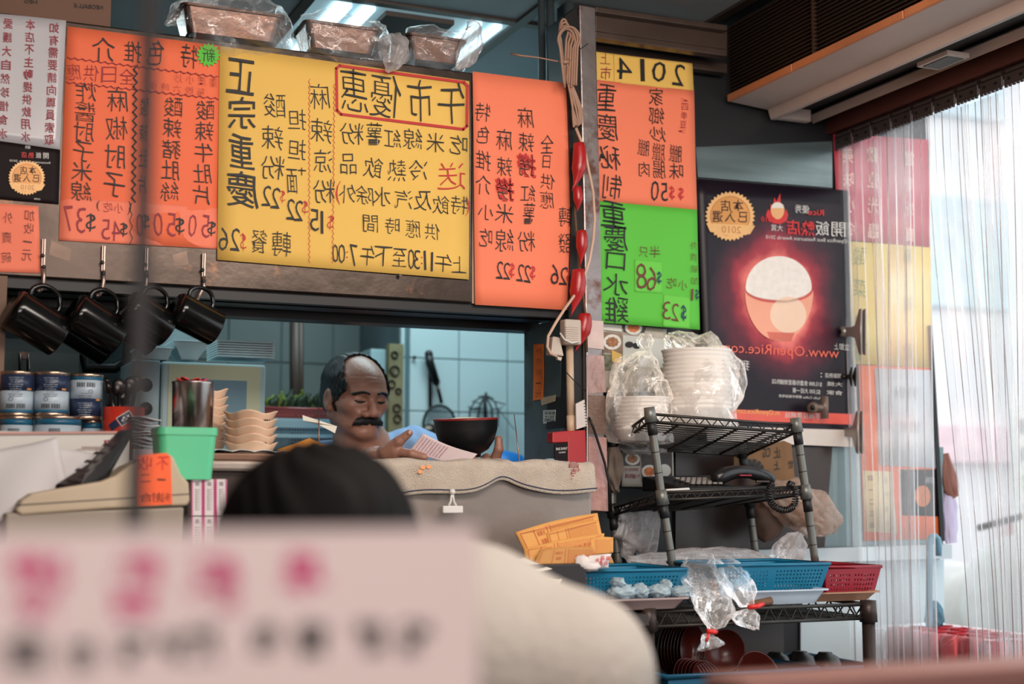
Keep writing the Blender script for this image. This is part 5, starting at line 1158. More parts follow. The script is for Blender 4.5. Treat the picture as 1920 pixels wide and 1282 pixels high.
pts = [(1080, 240), (1092, 270), (1100, 300), (1112, 360), (1115, 410), (1112, 450), (1105, 490), (1095, 520), (1080, 550), (1058, 580), (1042, 605), (1028, 630), (1026, 650), (1032, 662), (1044, 668)]
o = MB().tube([P(x, y, 2.80) for x, y in pts], .0034, 8).build('looping_cable', mat('cord_pale', (206, 172, 150), .5), None, True); tag(o, 'pale cord looping down across the column to the white adapter', 'cord')
chm = mat('chilli_red', (176, 34, 36), .28, 0, .2, 14); stem_m = mat('chilli_string', (96, 70, 44), .7)
ch = thing('chilli_garland', P(1090, 480, 2.81), 'string of glossy red plastic chillies hanging on the column', 'ornament')
for k, (p0, p1, p2, r) in enumerate((((1085, 268), (1092, 320), (1072, 358), .012), ((1082, 350), (1086, 375), (1082, 398), .008), ((1090, 432), (1093, 460), (1088, 500), .010), ((1084, 505), (1088, 545), (1070, 594), .013), ((1096, 588), (1098, 620), (1078, 660), .013))):
    pts = []; rs = []
    for i in range(13):
        t = i/12; x = (1-t)**2*p0[0]+2*t*(1-t)*p1[0]+t*t*p2[0]; y = (1-t)**2*p0[1]+2*t*(1-t)*p1[1]+t*t*p2[1]
        pts.append(P(x, y, 2.807)); rs.append(1.35*r*max(.08, math.sin(PI*min(1, .22+t*.78))**.7)*(1 if t < .5 else (1.15-t)*1.6))
    MB().tube(pts, rs, 14).build('chilli', chm, ch, True)
MB().tube([P(1080, 235, 2.812), P(1086, 268, 2.812), P(1078, 400, 2.818), P(1086, 500, 2.818), P(1098, 590, 2.815), P(1100, 660, 2.815)], .003, 7).build('string', stem_m, ch, True)
# sensor, adapter, conduit, notepad, red box
ww = mat('aged_white_plastic', (196, 180, 166), .45, 0, .15, 10, spot=.25, spotcol=(120, 96, 80), spotscale=18)
sn = thing('extension_socket', P(1070, 645, 2.80), 'aged white ribbed socket block under the chillies', 'socket')
mb = MB(); a = P(1056, 646, 2.80); b = P(1087, 600, 2.80); mb.box((a.x, 2.79, a.z), (b.x, 2.82, b.z)); mb.build('socket_body', ww, sn, False, [BEV(.005, 3)])
for k in range(7): mb = MB(); q = P(1060, 612+k*4, 2.789); q2 = P(1084, 612+k*4, 2.789); mb.box((q.x, 2.7885, q.z-.0012), (q2.x, 2.7905, q.z+.0012)); mb.build('rib', ww, sn)
MB().tube([P(1050, 624, 2.785), P(1058, 636, 2.783), P(1072, 643, 2.783), P(1085, 640, 2.785)], .002, 7).build('wire_bail', white_plastic, sn, True)
ad = MB(); a = P(1035, 668, 2.80); b = P(1056, 630, 2.80); ad.slab([P(x, y, 2.80) for x, y in ((1037, 630), (1050, 632), (1058, 668), (1033, 664))], (0, .03, 0)); o = ad.build('power_adapter', ww, None, False, [BEV(.003)]); tag(o, 'white power adapter left of the conduit', 'adapter')
MB().slab([P(x, y, 2.805) for x, y in ((1045, 668), (1054, 670), (1052, 676), (1046, 674))], (0, .01, 0)).build('plug', ww, o)
o = MB().tube([P(1068, 648, 2.82), P(1070, 780, 2.82)], .0085, 14).build('conduit', mat('conduit_cream', (206, 178, 150), .5, 0, .15, 12), None, True); tag(o, 'cream plastic conduit below the socket block', 'pipe')
MB().tube([P(1070, 779, 2.82), P(1071, 815, 2.82)], .0095, 14).build('conduit_sleeve', mat('conduit_cream', (206, 178, 150), .5), o, True)
o = MB().tube([P(1062, 698, 2.80), P(1075, 712, 2.80), P(1090, 726, 2.80), P(1099, 733, 2.80)], .0012, 6).build('thin_wire', black_metal, None, True); tag(o, 'thin black wire crossing the conduit', 'wire')
npd = MB(); npd.slab([P(x, y, 2.80) for x, y in ((1080, 757), (1096, 749), (1101, 798), (1081, 805))], (0, .006, 0)); o = npd.build('notepad', mat('pad_white', (216, 206, 200), .7), None); tag(o, 'small white spiral notepad hung beside the conduit', 'notepad')
for k in range(8): MB().box(*[tuple(P(1095+dx+k*.55, 755+k*5.6+dy, 2.7985)) if i == 0 else tuple(V(P(1095+dx+k*.55, 755+k*5.6+dy, 2.7985))+V((.002, .003, .002))) for i, (dx, dy) in enumerate(((0, 2), (0, 2)))]).build('spiral_ring', black_metal, o)
rbx = thing('red_tissue_box', P(1070, 868, 2.79), 'red box with a black leaflet standing by the column', 'box')
MB().slab([P(x, y, 2.79) for x, y in ((1065, 808), (1098, 806), (1100, 868), (1065, 868))], (0, .05, 0)).build('box_body', mat('box_red', (176, 32, 34), .35, 0, .1, 8), rbx, False, [BEV(.002)])
MB().slab([P(x, y, 2.785) for x, y in ((1036, 810), (1068, 807), (1066, 829), (1036, 830))], (0, .03, 0)).build('box_flap', mat('box_red', (176, 32, 34), .35, 0, .1, 8), rbx, False, [BEV(.002)])
lf = MB().slab([P(x, y, 2.787) for x, y in ((1040, 832), (1064, 828), (1064, 866), (1040, 868))], (0, .004, 0)).build('leaflet', blk, rbx)
mb = MB(); text(mb, [('TAPAS BAR', 1053, 841, 5, 22), ('MENU', 1054, 848, 3, 12)], 2.786, -.05, 0, 0); mb.build('lettering', wht_ink, lf)
mb = MB(); mb.ball(P(1034, 868, 2.80), (.022, .016, .010), fn=lambda d: 1+.2*noise.noise(d*3)); o = mb.build('blue_cloth', mat('pale_blue_cloth', (150, 190, 200), .9), None, True); tag(o, 'pale blue crumpled cloth left of the red box', 'cloth')
o = MB().tube([P(x, y, 2.81) for x, y in ((1104, 782), (1112, 800), (1122, 830), (1134, 868), (1142, 905), (1146, 960))], .003, 8).build('black_cable', black_metal, None, True); tag(o, 'black cable slanting across the foot of the column', 'cable')
# ================================================================ wire rack: leaning upper unit on a lower unit
wire = mat('wire_dark', (62, 58, 54), .4, .6, .3, 20); post_m = mat('post_grey', (122, 122, 116), .4, .5, .2, 20); sleeve = mat('black_sleeve', (26, 25, 25), .5)
rk = thing('wire_rack', P(1340, 1130, 2.6), 'leaning two tier dark wire rack with banded grey posts', 'rack')
FLp, FRp = [(1218, 770), (1240, 925), (1262, 1066)], [(1492, 790), (1510, 915), (1529, 1056)]
BLp, BRp = [(1150, 826), (1148, 950), (1160, 1064)], [(1390, 838), (1404, 930), (1417, 1042)]
yf, ybk = 2.66, 2.88
def post(pts, Y, extra=True):
    q = [P(x, y, Y) for x, y in pts]; L = []
    for i in range(len(q)-1):
        for j in range(8): L.append(q[i].lerp(q[i+1], j/8))
    L.append(q[-1]); MB().tube(L, .0088, 14).build('post', post_m, rk, True)
    for i in range(2, len(L)-1, 2): d = (L[i+1]-L[i]).normalized(); MB().tube([L[i]-d*.0008, L[i]+d*.0008], .0094, 14).build('post_ring', sleeve, rk, True)
    for k in (0, 1):
        a = q[k]; d = (q[k+1]-q[k]).normalized()
        MB().tube([a-d*.008, a+d*.024], [.0115, .0140], 16).build('collar', post_m if Y == yf else sleeve, rk, True)
        MB().tube([a+d*.024, a+d*.052], .0105, 16).build('sleeve', sleeve, rk, True)
post(FLp, yf); post(FRp, yf); post(BLp, ybk); post(BRp, ybk)
def wshelf(C, par, h, nl=12, nc=4, r=.0021, trs=11, skipback=False):
    """C: FL FR BR BL corners"""
    FL, FR, BR, BL = C; dn = V((0, 0, -h))
    for k, (a, b, n) in enumerate(((FL, FR, trs), (FR, BR, max(4, trs//2)), (BR, BL, trs), (BL, FL, max(4, trs//2)))):
        MB().tube([a, b], r*1.5, 8).build('top_rail', wire, par, True); MB().tube([a+dn, b+dn], r*1.5, 8).build('bottom_rail', wire, par, True)
        z = [a.lerp(b, (i+.5)/(2*n+1))+(dn if i % 2 else V((0, 0, 0))) for i in range(2*n+1)]
        MB().tube(z, r*.85, 6).build('zigzag_wire', wire, par, True)
    for i in range(1, nl): t = i/nl; MB().tube([FL.lerp(BL, t)+dn*.9, FR.lerp(BR, t)+dn*.9], r*.8, 6).build('shelf_wire', wire, par, True)
    for i in range(1, nc+1): t = i/(nc+1); MB().tube([FL.lerp(FR, t)+dn, BL.lerp(BR, t)+dn], r*1.3, 6).build('cross_wire', wire, par, True)
S1 = [P(1218, 776, yf), P(1492, 797, yf), P(1396, 842, ybk), P(1152, 824, ybk)]
wshelf(S1, rk, .016, 14, 4)
S2 = [P(1240, 923, yf), P(1510, 912, yf), P(1404, 930, ybk), P(1148, 953, ybk)]
wshelf(S2, rk, .016, 10, 3)
MB().tube([P(1100, 940, ybk), P(1140, 958, ybk)], .006, 8).build('brace', wire, rk, True)
MB().slab([p+V((0, 0, -.004)) for p in (S2[0]+V((.01, .008, 0)), S2[1]+V((-.01, .008, 0)), S2[2]+V((-.01, 0, 0)), S2[3]+V((.01, 0, 0)))], (0, 0, -.002)).build('shelf_liner', mat('liner_brown', (84, 68, 58), .6), rk)
# lower unit
yl0, yl1 = 2.45, 2.9
lz = P(1640, 1132, yl0).z
lr = thing('lower_rack', (1.5, 2.66, 0), 'lower wire rack carrying the baskets, with thick dark posts', 'rack')
xl, xrr = 1.345, P(1628, 1140, yl0).x
L4 = [V((xl, yl0, lz)), V((xrr, yl0, lz)), V((xrr, yl1, lz)), V((xl, yl1, lz))]
wshelf(L4, lr, .028, 14, 6, .0026, 15)
for p in L4:
    MB().tube([V((p.x, p.y, .01)), V((p.x, p.y, lz+.006))], .0135, 16).build('post', mat('post_brown', (60, 48, 44), .4, .5), lr, True)
    MB().tube([V((p.x, p.y, lz-.036)), V((p.x, p.y, lz+.008))], [.0185, .0165], 16).build('collar', mat('post_brown', (60, 48, 44), .4, .5), lr, True)
lz2 = P(1640, 1282, yl0).z-.012
wshelf([V((p.x, p.y, lz2)) for p in L4], lr, .022, 8, 4, .0026, 9)
sdt = thing('side_table', (1.1, 2.5, 0), 'small dark side table carrying the left basket and dark box', 'table')
MB().box((.86, 2.40, lz-.02), (1.32, 2.615, lz)).build('table_top', mat('side_table_dark', (50, 42, 40), .5), sdt)
for x in (.88, 1.30):
    for y in (2.42, 2.59): MB().tube([(x, y, .005), (x, y, lz-.02)], .01, 8).build('leg', black_metal, sdt)
# bags of foam bowls on the top shelf
foamw = mat('foam_bowl_white', (240, 232, 224), .6, 0, .04, 20)
def stack(x0, x1, yt, yb, Y, n, lb, grp, tilt=0):
    a, b = P((x0+x1)/2, yb, Y), P((x0+x1)/2, yt, Y); r = (x1-x0)/2*mpp(a); H = b.z-a.z
    for k in range(n):
        c = a+V((tilt*k/n, 0, H*k/n)); h = min(H*.36, .05); rr_ = r*(.97+.03*math.sin(k))
        o = MB().lathe([(0, 0), (rr_*.72, 0), (rr_*.78, .002), (rr_*.97, h*.9), (rr_*1.0, h), (rr_*.95, h), (rr_*.7, .004), (0, .004)], c, None, 30).build('foam_bowl', foamw, None, True)
        tag(o, ORD[k]+' '+lb, 'bowl', grp)
zs = S1[0].z
stack(1150, 1258, 762, 828, 2.80, 9, 'white foam bowl from below in the low bagged stack on the rack', 'foam bowls in the left bag')
stack(1240, 1376, 690, 805, 2.80, 14, 'white foam bowl from below in the tall bagged stack on the rack', 'foam bowls in the right bag')
clr = film('bowl_bag_film', (236, 230, 224), .24, .9, .16, .9, 22)
b1 = [(1200, 835), (1200, 828), (1200, 800), (1196, 752), (1200, 700), (1212, 670), (1216, 658), (1210, 640), (1212, 625)]
bag('plastic_bag', 'clear knotted plastic bag over the low bowl stack', [P(x, y, 2.80) for x, y in b1], [[q*mpp(P(1200, 780, 2.8)) for q in (a, a*.9)] for a in (20, 58, 62, 60, 48, 22, 5, 17, 9)], clr, 7, .07, 3, xdir=(1, 0, 0), rough=.05)
b1 = [(1310, 812), (1310, 806), (1310, 780), (1312, 730), (1310, 690), (1300, 668), (1285, 655), (1262, 640), (1250, 630)]
bag('plastic_bag', 'large clear plastic bag over the tall bowl stack', [P(x, y, 2.80) for x, y in b1], [[q*mpp(P(1300, 780, 2.8)) for q in (a, a*.9)] for a in (20, 68, 72, 72, 66, 50, 32, 20, 8)], clr, 8, .08, 5, xdir=(1, 0, 0), rough=.06)
b1 = [(1316, 690), (1326, 664), (1350, 668), (1378, 690), (1388, 715), (1386, 740), (1376, 770)]
bag('plastic_bag', 'crumpled clear bag mouth flopping right over the bowl stack', [P(x, y, 2.80) for x, y in b1], [[q*mpp(P(1300, 780, 2.8)) for q in (a, a)] for a in (14, 18, 20, 18, 14, 10, 3)], clr, 6, .12, 8, rough=.07)
b1 = [(1152, 800), (1160, 822), (1185, 838), (1215, 842), (1250, 846)]
bag('plastic_bag', 'crumpled film tucked along the rear left edge of the rack top', [P(x, y, 2.87) for x, y in b1], [[q*mpp(P(1200, 830, 2.87)) for q in (a, a)] for a in (6, 14, 13, 10, 3)], bagw, 6, .12, 9, rough=.07)
# twisted cloth hanging from the left rack post
b1 = [(1150, 838), (1152, 860), (1150, 890), (1154, 915), (1160, 922)]
bag('cloth_bag', 'grey brown rag bundle tied at the left rack post', [P(x, y, 2.86) for x, y in b1], [[q*mpp(P(1150, 880, 2.86)) for q in (a, a)] for a in (10, 15, 16, 9, 3)], mat('rag_brown', (120, 104, 92), .8, 0, .3, 20), 7, .10, 10)
# cardboard piece behind rack with black print
cbp = MB(); cbp.slab([P(x, y, 2.91) for x, y in ((1376, 852), (1470, 826), (1484, 832), (1492, 914), (1378, 918))], (0, .006, 0)); o = cbp.build('cardboard_sheet', mat('kraft_board', (126, 92, 60), .8, 0, .15, 8, stretch=(3, 1, 1)), None); tag(o, 'brown cardboard sheet with black print behind the telephone', 'cardboard')
mb = MB(); text(mb, [('CG', 1438, 848, 18, 14), ('止', 1458, 848, 20, 12), ('上', 1457, 872, 16, 12), ('世', 1483, 870, 14, 10)], 2.908, -.1, .01, .04)
for k in range(6): an = -PI/2+(k-2.5)*.5; ribbon(mb, [(1410, 886), (1410+20*math.cos(an), 880+17*math.sin(an))], 7, 2.908)
mb.build('lettering', black_ink, o)
# telephone with coiled cord
tel_b = mat('phone_black', (30, 27, 28), .3, 0, .1); tel = thing('telephone', P(1385, 915, 2.72), 'dark desk telephone lying on the middle rack shelf', 'telephone')
z0 = S2[0].z+.003; A = P(1270, 915, 2.69); B = P(1452, 910, 2.69)
MB().hexa([(A.x, 2.685, z0), (B.x, 2.685, z0), (B.x, 2.85, z0), (A.x, 2.85, z0), (A.x, 2.69, z0+.010), (B.x, 2.69, z0+.012), (B.x, 2.85, z0+.04), (A.x, 2.85, z0+.034)]).build('phone_base', tel_b, tel, False, [BEV(.004)])
for i in range(6):
    for j in range(4):
        x = A.x+.045+i*.014; y = 2.705+j*.022; MB().cbox((x, y, z0+.015+(y-2.69)*.17), (.010, .013, .005)).build('phone_key', mat('phone_key_grey', (130, 122, 116), .4), tel, False, [BEV(.001, 1)])
H0, H1 = P(1336, 906, 2.72), P(1452, 905, 2.72)
mb = MB(); pts = [H0+V((0, 0, .004)), H0.lerp(H1, .12)+V((0, 0, .016)), H0.lerp(H1, .35)+V((0, 0, .026)), H0.lerp(H1, .6)+V((0, 0, .026)), H0.lerp(H1, .85)+V((0, 0, .014)), H1+V((0, 0, .002))]
mb.tube(pts, [.015, .020, .015, .014, .018, .014], 16); mb.build('handset', tel_b, tel, True, [('SUBSURF', dict(levels=1, render_levels=1))])
MB().cbox(P(1430, 903, 2.70), (.035, .006, .006)).build('silver_trim', steel, tel, False, [BEV(.002)])
MB().cbox(P(1396, 891, 2.705), (.03, .012, .003)).build('red_label', maroon_ink, tel)
pts = []; cpath = [(1448, 906), (1442, 918), (1444, 938), (1456, 952), (1474, 956), (1488, 948), (1492, 930), (1488, 912), (1478, 906)]
N_ = 420
for i in range(N_+1):
    t = i/N_*(len(cpath)-1); k = min(int(t), len(cpath)-2); f = t-k
    p0, p1, p2, p3 = [cpath[max(0, min(len(cpath)-1, k+d))] for d in (-1, 0, 1, 2)]
    xy = [.5*((2*p1[c])+(p2[c]-p0[c])*f+(2*p0[c]-5*p1[c]+4*p2[c]-p3[c])*f*f+(3*p1[c]-p0[c]-3*p2[c]+p3[c])*f**3) for c in (0, 1)]
    an = i/N_*2*PI*34; cp_ = P(xy[0], xy[1], 2.645); tx, ty = p2[0]-p1[0], p2[1]-p1[1]; L_ = math.hypot(tx, ty)
    pts.append(cp_+V((ty/L_*math.cos(an)*.0065, math.sin(an)*.0065, tx/L_*math.cos(an)*.0065)))
o = MB().tube(pts, .0017, 5).build('coiled_cord', tel_b, tel, True)
q = MB(); q.slab([P(x, y, 2.68) for x, y in ((1250, 917), (1292, 914), (1295, 921), (1246, 924))], (0, .03, 0)); o = q.build('cigarette_box', white_plastic, None); tag(o, 'small white packet at the left of the middle shelf', 'packet')
MB().slab([P(x, y, 2.6798) for x, y in ((1250, 920), (1258, 919), (1256, 923), (1248, 924))], (0, -.0005, 0)).build('orange_end', op, o)
# hanging bags at the right rear of the rack
br_film = film('brown_bag_film', (206, 176, 156), .55, .5, .2, .8, 30)
b1 = [(1428, 935), (1450, 930), (1490, 945), (1530, 965), (1558, 985), (1566, 998)]
bag('plastic_bag', 'bulging bag of brown noodles hanging behind the right rack post', [P(x, y, 2.86) for x, y in b1], [[q*mpp(P(1500, 960, 2.86)) for q in (a, a*.8)] for a in (6, 30, 44, 42, 26, 4)], br_film, 14, .05, 11, xdir=(0, 0, 1))
ndl = mat('noodle_brown', (170, 130, 104), .8, 0, .35, 10, .6, 60, stretch=(1, 1, 14)); mb = MB(); mb.ball(P(1502, 958, 2.87), (.055, .04, .038), axm((.25, 0, 1)), 24, 16, lambda d: 1+.12*noise.noise(d*2.5)); o = mb.build('noodle_bundle', ndl, None, True); tag(o, 'brown dried noodle bundle inside the bulging bag', 'noodles')
mb = MB(); mb.ball(P(1437, 975, 2.90), (.045, .03, .05), None, 24, 16, lambda d: 1+.14*noise.noise(d*2.5+V((3, 0, 0)))); o = mb.build('brown_package', mat('package_brown', (96, 70, 56), .7, 0, .35, 18), None, True); tag(o, 'dark brown wrapped package left of the noodle bag', 'package')
b1 = [(1466, 1055), (1478, 1035), (1492, 1015), (1500, 1000)]
bag('plastic_bag', 'upright milky bag beside the right rack post', [P(x, y, 2.72) for x, y in b1], [[q*mpp(P(1480, 1030, 2.75)) for q in (a, a*.8)] for a in (26, 30, 22, 6)], bagw, 6, .10, 12)
b1 = [(1166, 1030), (1190, 1030), (1200, 980), (1196, 945)]
bag('plastic_bag', 'white bag hanging behind the left rack posts', [P(x, y, 2.86) for x, y in b1], [[q*mpp(P(1200, 990, 2.86)) for q in (a, a*.3)] for a in (14, 42, 40, 38)], bagw, 12, .05, 13)
# bags lying on the lower shelf and hanging over its front
hb_ = film('hanging_bag_film', (226, 218, 212), .24, 1.0, .12, 1, 28)
b1 = [(1180, 1050), (1230, 1052), (1300, 1050), (1340, 1046), (1400, 1050), (1460, 1052)]
bag('plastic_bag', 'long clear bag of white goods lying behind the baskets', [P(x, y, 2.74) for x, y in b1], [[q*mpp(P(1300, 1050, 2.74)) for q in (a, a)] for a in (6, 14, 20, 22, 18, 5)], bagw, 6, .12, 14, xdir=(0, 0, 1))
b1 = [(1318, 1052, 2.58), (1322, 1070, 2.50), (1334, 1110, 2.43), (1338, 1142, 2.42), (1336, 1166, 2.42), (1333, 1180, 2.42), (1332, 1185, 2.42), (1330, 1195, 2.42), (1334, 1214, 2.42)]
bag('plastic_bag', 'clear bag tied with red tape hanging lowest over the shelf front', [P(*q) for q in b1], [[q*mpp(P(1330, 1120, 2.45)) for q in (a, a*.5)] for a in (34, 40, 42, 40, 24, 8, 4, 16, 26)], hb_, 9, .09, 15)
b1 = [(1352, 1050, 2.60), (1362, 1066, 2.50), (1384, 1095, 2.43), (1400, 1122, 2.42), (1408, 1134, 2.42), (1411, 1139, 2.42), (1408, 1150, 2.42), (1400, 1168, 2.42), (1398, 1176, 2.42)]
bag('plastic_bag', 'second clear bag tied with red tape, to the right of the first', [P(*q) for q in b1], [[q*mpp(P(1400, 1120, 2.45)) for q in (a, a*.5)] for a in (24, 30, 32, 22, 8, 4, 18, 28, 20)], hb_, 8, .10, 16)
rt_ = mat('red_tape', (224, 44, 40), .35)
for (x, y, x2, y2, lb) in ((1326, 1182, 1340, 1186, 'red tape tie on the lower hanging bag'), (1404, 1138, 1428, 1134, 'red tape tie on the right hanging bag')):
    t = MB(); a = P(x, y, 2.42); b = P(x2, y2, 2.42); t.tube([a+V((-.004, -.004, 0)), a.lerp(b, .5)+V((0, -.008, 0)), b+V((.002, -.002, .002))], .0048, 8); t.tube([a+V((0, -.006, -.004)), a+V((-.006, -.006, -.02))], [.003, .004], 6) if y > 1150 else None
    o = t.build('tape_tie', rt_, None, True); tag(o, lb, 'tie')
# baskets
bl = mat('blue_basket_plastic', (20, 112, 146), .4, 0, .06, 5); rd = mat('crimson_basket_plastic', (150, 36, 52), .4, 0, .06, 5)
t = thing('plastic_basket', P(1195, 1122, 2.5), 'blue perforated basket at the left of the lower rack', 'basket', 'perforated baskets on the lower rack'); basket(t, *bq(1042, 1292, 1070, 1126, 2.50, .22, 14), bl, (26, 7))
t = thing('plastic_basket', P(1462, 1112, 2.48), 'blue perforated basket on the white tray, right of the hanging bags', 'basket', 'perforated baskets on the lower rack'); basket(t, *bq(1345, 1556, 1059, 1111, 2.48, .2, 14), bl, (22, 7))
t = thing('plastic_basket', P(1595, 1112, 2.5), 'crimson perforated basket at the right end of the lower rack', 'basket', 'perforated baskets on the lower rack'); basket(t, *bq(1546, 1652, 1063, 1111, 2.50, .2, 10), rd, (12, 5))
for q, zz in (((1130, 1482, 1300, 1560, 2.47), 0),): pass
def tray(x0, x1, yt, yb, Y, dep, m, lb, par=None):
    a, b = P(x0, yt, Y), P(x1, yt, Y); zt = (a.z+b.z)/2; zb = P((x0+x1)/2, yb, Y).z; cx = (a.x+b.x)/2; hx = (b.x-a.x)/2
    mb = MB(); bin_(mb, V((cx, Y+dep/2, 0)), [(hx-.02, dep/2-.02, zb), (hx-.006, dep/2-.006, zt-.003), (hx, dep/2, zt-.003), (hx, dep/2, zt), (hx-.008, dep/2-.008, zt), (hx-.022, dep/2-.022, zb+.003)])
    b0 = len(mb.v); mb.add([V((cx-hx+.022, Y+.022, zb+.003)), V((cx+hx-.022, Y+.022, zb+.003)), V((cx+hx-.022, Y+dep-.022, zb+.003)), V((cx-hx+.022, Y+dep-.022, zb+.003))], [(0, 1, 2, 3)])
    o = mb.build('tray', m, None); tag(o, lb, 'tray'); return o
tray(1130, 1298, 1122, 1144, 2.42, .12, mat('tray_pinkish', (176, 150, 146), .35, .3, .1), 'shallow metal tray with knotted blue bags on the shelf front')
tray(1384, 1560, 1106, 1134, 2.44, .24, mat('tray_bluewhite', (186, 200, 214), .35), 'blue white plastic tray under the right blue basket')
tray(1500, 1656, 1110, 1128, 2.47, .22, mat('tray_wood', (170, 124, 96), .5), 'brown tray under the crimson basket')
# knotted little blue bags
kb_ = mat('knotted_blue_plastic', (196, 218, 228), .3, 0, .2, 30, .5, 50, trans=.3)
for k, (x, y, rx, ry, lb) in enumerate(((1166, 1110, 28, 14, 'large knotted pale blue bag at the left on the metal tray'), (1158, 1092, 12, 10, 'small raised knot of a pale blue bag on the metal tray'), (1200, 1108, 15, 14, 'knotted pale blue bag, second from the left on the tray'), (1236, 1108, 22, 13, 'knotted pale blue bag in the middle of the tray'), (1248, 1098, 9, 11, 'pointed end of a pale blue bag above the middle one'), (1276, 1110, 20, 12, 'knotted pale blue bag at the right end of the tray'))):
    c = P(x, y, 2.47); s = mpp(c); mb = MB(); mb.ball(c, (rx*s, .022, ry*s), None, 26, 18, lambda d, k=k: 1+.32*noise.noise(d*3.3+V((k*3, 0, 0)))+.10*noise.noise(d*9+V((k, 1, 0)))); o = mb.build('knotted_bag', kb_, None, True); tag(o, lb, 'bag', 'knotted pale blue bags on the metal tray')
# order pads, cotton gloves, white sheets
opm = mat('order_paper', (240, 176, 96), .7, 0, .06, 6, trans=.2); line_m = mat('order_lines', (188, 84, 50), .7, var=0); brown_o = mat('order_paper_brown', (196, 140, 76), .7, 0, .1, 6)  # order paper in orange, and a brownish one for the curled pad
pads = [((966, 998), (1120, 962), (1128, 1002), (990, 1046), 2.52, opm, 'upper fanned orange order pad leaning on the counter'),
        ((1026, 1000), (1120, 975), (1126, 1002), (1034, 1030), 2.515, opm, 'second fanned orange order pad'),
        ((984, 1030), (1130, 1000), (1128, 1030), (990, 1062), 2.505, opm, 'third fanned orange order pad, below the second'),
        ((1092, 1014), (1148, 1008), (1148, 1036), (1092, 1040), 2.50, opm, 'short orange pad corner at the right of the fan'),
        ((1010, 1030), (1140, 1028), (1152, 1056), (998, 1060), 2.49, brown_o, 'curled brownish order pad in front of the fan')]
for k, (a, b, c_, d, Y, m, lb) in enumerate(pads):
    mb = MB(); A, B, C1, D = [P(*q, Y+off) for q, off in ((a, .01), (b, .01), (c_, 0), (d, 0))]
    mb.grid(lambda u, v: A.lerp(B, u).lerp(D.lerp(C1, u), v)+V((0, .006*math.sin(u*3+k), .004*math.sin(u*3.1)*(1-v))), 14, 6); o = mb.build('order_pad', m, None, True, [SOL(.004)]); tag(o, lb, 'order pad', 'orange order pads fanned by the counter')
    mb = MB()
    lp = lambda u, v: (a[0]*(1-u)+b[0]*u)*(1-v)+(d[0]*(1-u)+c_[0]*u)*v
    lq = lambda u, v: (a[1]*(1-u)+b[1]*u)*(1-v)+(d[1]*(1-u)+c_[1]*u)*v
    def pj(u, v): return A.lerp(B, u).lerp(D.lerp(C1, u), v)+V((0, .006*math.sin(u*3+k)-.0032, .004*math.sin(u*3.1)*(1-v)))
    for i in range(24): u = .42+i*.022; mb.add([pj(u, .12), pj(u+.0035, .12), pj(u+.0035, .88), pj(u, .88)], [(0, 1, 2, 3)])
    for v in (.08, .9): mb.add([pj(.04, v), pj(.96, v), pj(.96, v+.025), pj(.04, v+.025)], [(0, 1, 2, 3)])
    for u in (.04, .2, .36, .40): mb.add([pj(u, .08), pj(u+.007, .08), pj(u+.007, .9), pj(u, .9)], [(0, 1, 2, 3)])
    if k in (0, 2, 4): text(mb, [('外賣單', .28, .3, .18, .10), ('電話', .28, .6, .18, .07), ('酸辣米線', .6, .55, .22, .2), ('紅油抄手', .82, .5, .22, .2)], 0, 0, 0, 0, lambda x, y: pj(min(.98, max(.02, x)), min(.95, max(.05, y))))
    mb.build('printed_lines', line_m, o)
sheet3(((936, 1052), (980, 1044), (1036, 1066), (946, 1078)), 2.46, 2.5, mat('paper_white', (226, 220, 205), .8), 'white order sheet corner left of the brown pad')
sheet3(((1012, 1082), (1052, 1084), (1052, 1098), (1012, 1098)), 2.44, 2.46, mat('paper_white', (226, 220, 205), .8), 'pale card edge inside the dark box', 'card')
mb = MB(); a = P(950, 1072, 2.47); b = P(1100, 1056, 2.47); mb.box((a.x, 2.47, a.z-.05), (b.x, 2.56, b.z)); o = mb.build('dark_box', mat('dark_box', (40, 34, 36), .5), None, False, [BEV(.003)]); tag(o, 'dark low box holding the orange pads', 'box')
gl = thing('cotton_glove', P(1128, 1066, 2.49), 'white cloth pouch with red character print beside the pads', 'pouch')
gm_ = mat('cotton_white', (226, 218, 214), .9, 0, .08, 30)
mb = MB(); mb.grid(lambda u, v: P(1104+u*42-6*math.sin(v*2), 1042-u*4+v*26, 2.485)+V((0, -.012*math.sin(PI*u)*math.sin(PI*v), 0)), 12, 8); mb.build('cloth_panel', gm_, gl, True, [SOL(.003)])
mb = MB(); mb.ball(P(1092, 1054, 2.48), (.016, .012, .014), axm((1, 0, .6)), 16, 12, lambda d: 1+.3*noise.noise(d*3)); mb.ball(P(1108, 1062, 2.475), (.02, .012, .009), None, 16, 12, lambda d: 1+.3*noise.noise(d*4)); mb.build('cloth_fold', gm_, gl, True)
mb = MB(); text(mb, [('福', 1130, 1046, 9), ('壽', 1140, 1047, 9), ('喜', 1127, 1055, 8), ('財', 1136, 1056, 8), ('祿', 1120, 1050, 8)], 2.470, -.1, .01, .05); mb.build('lettering', red_ink, gl)
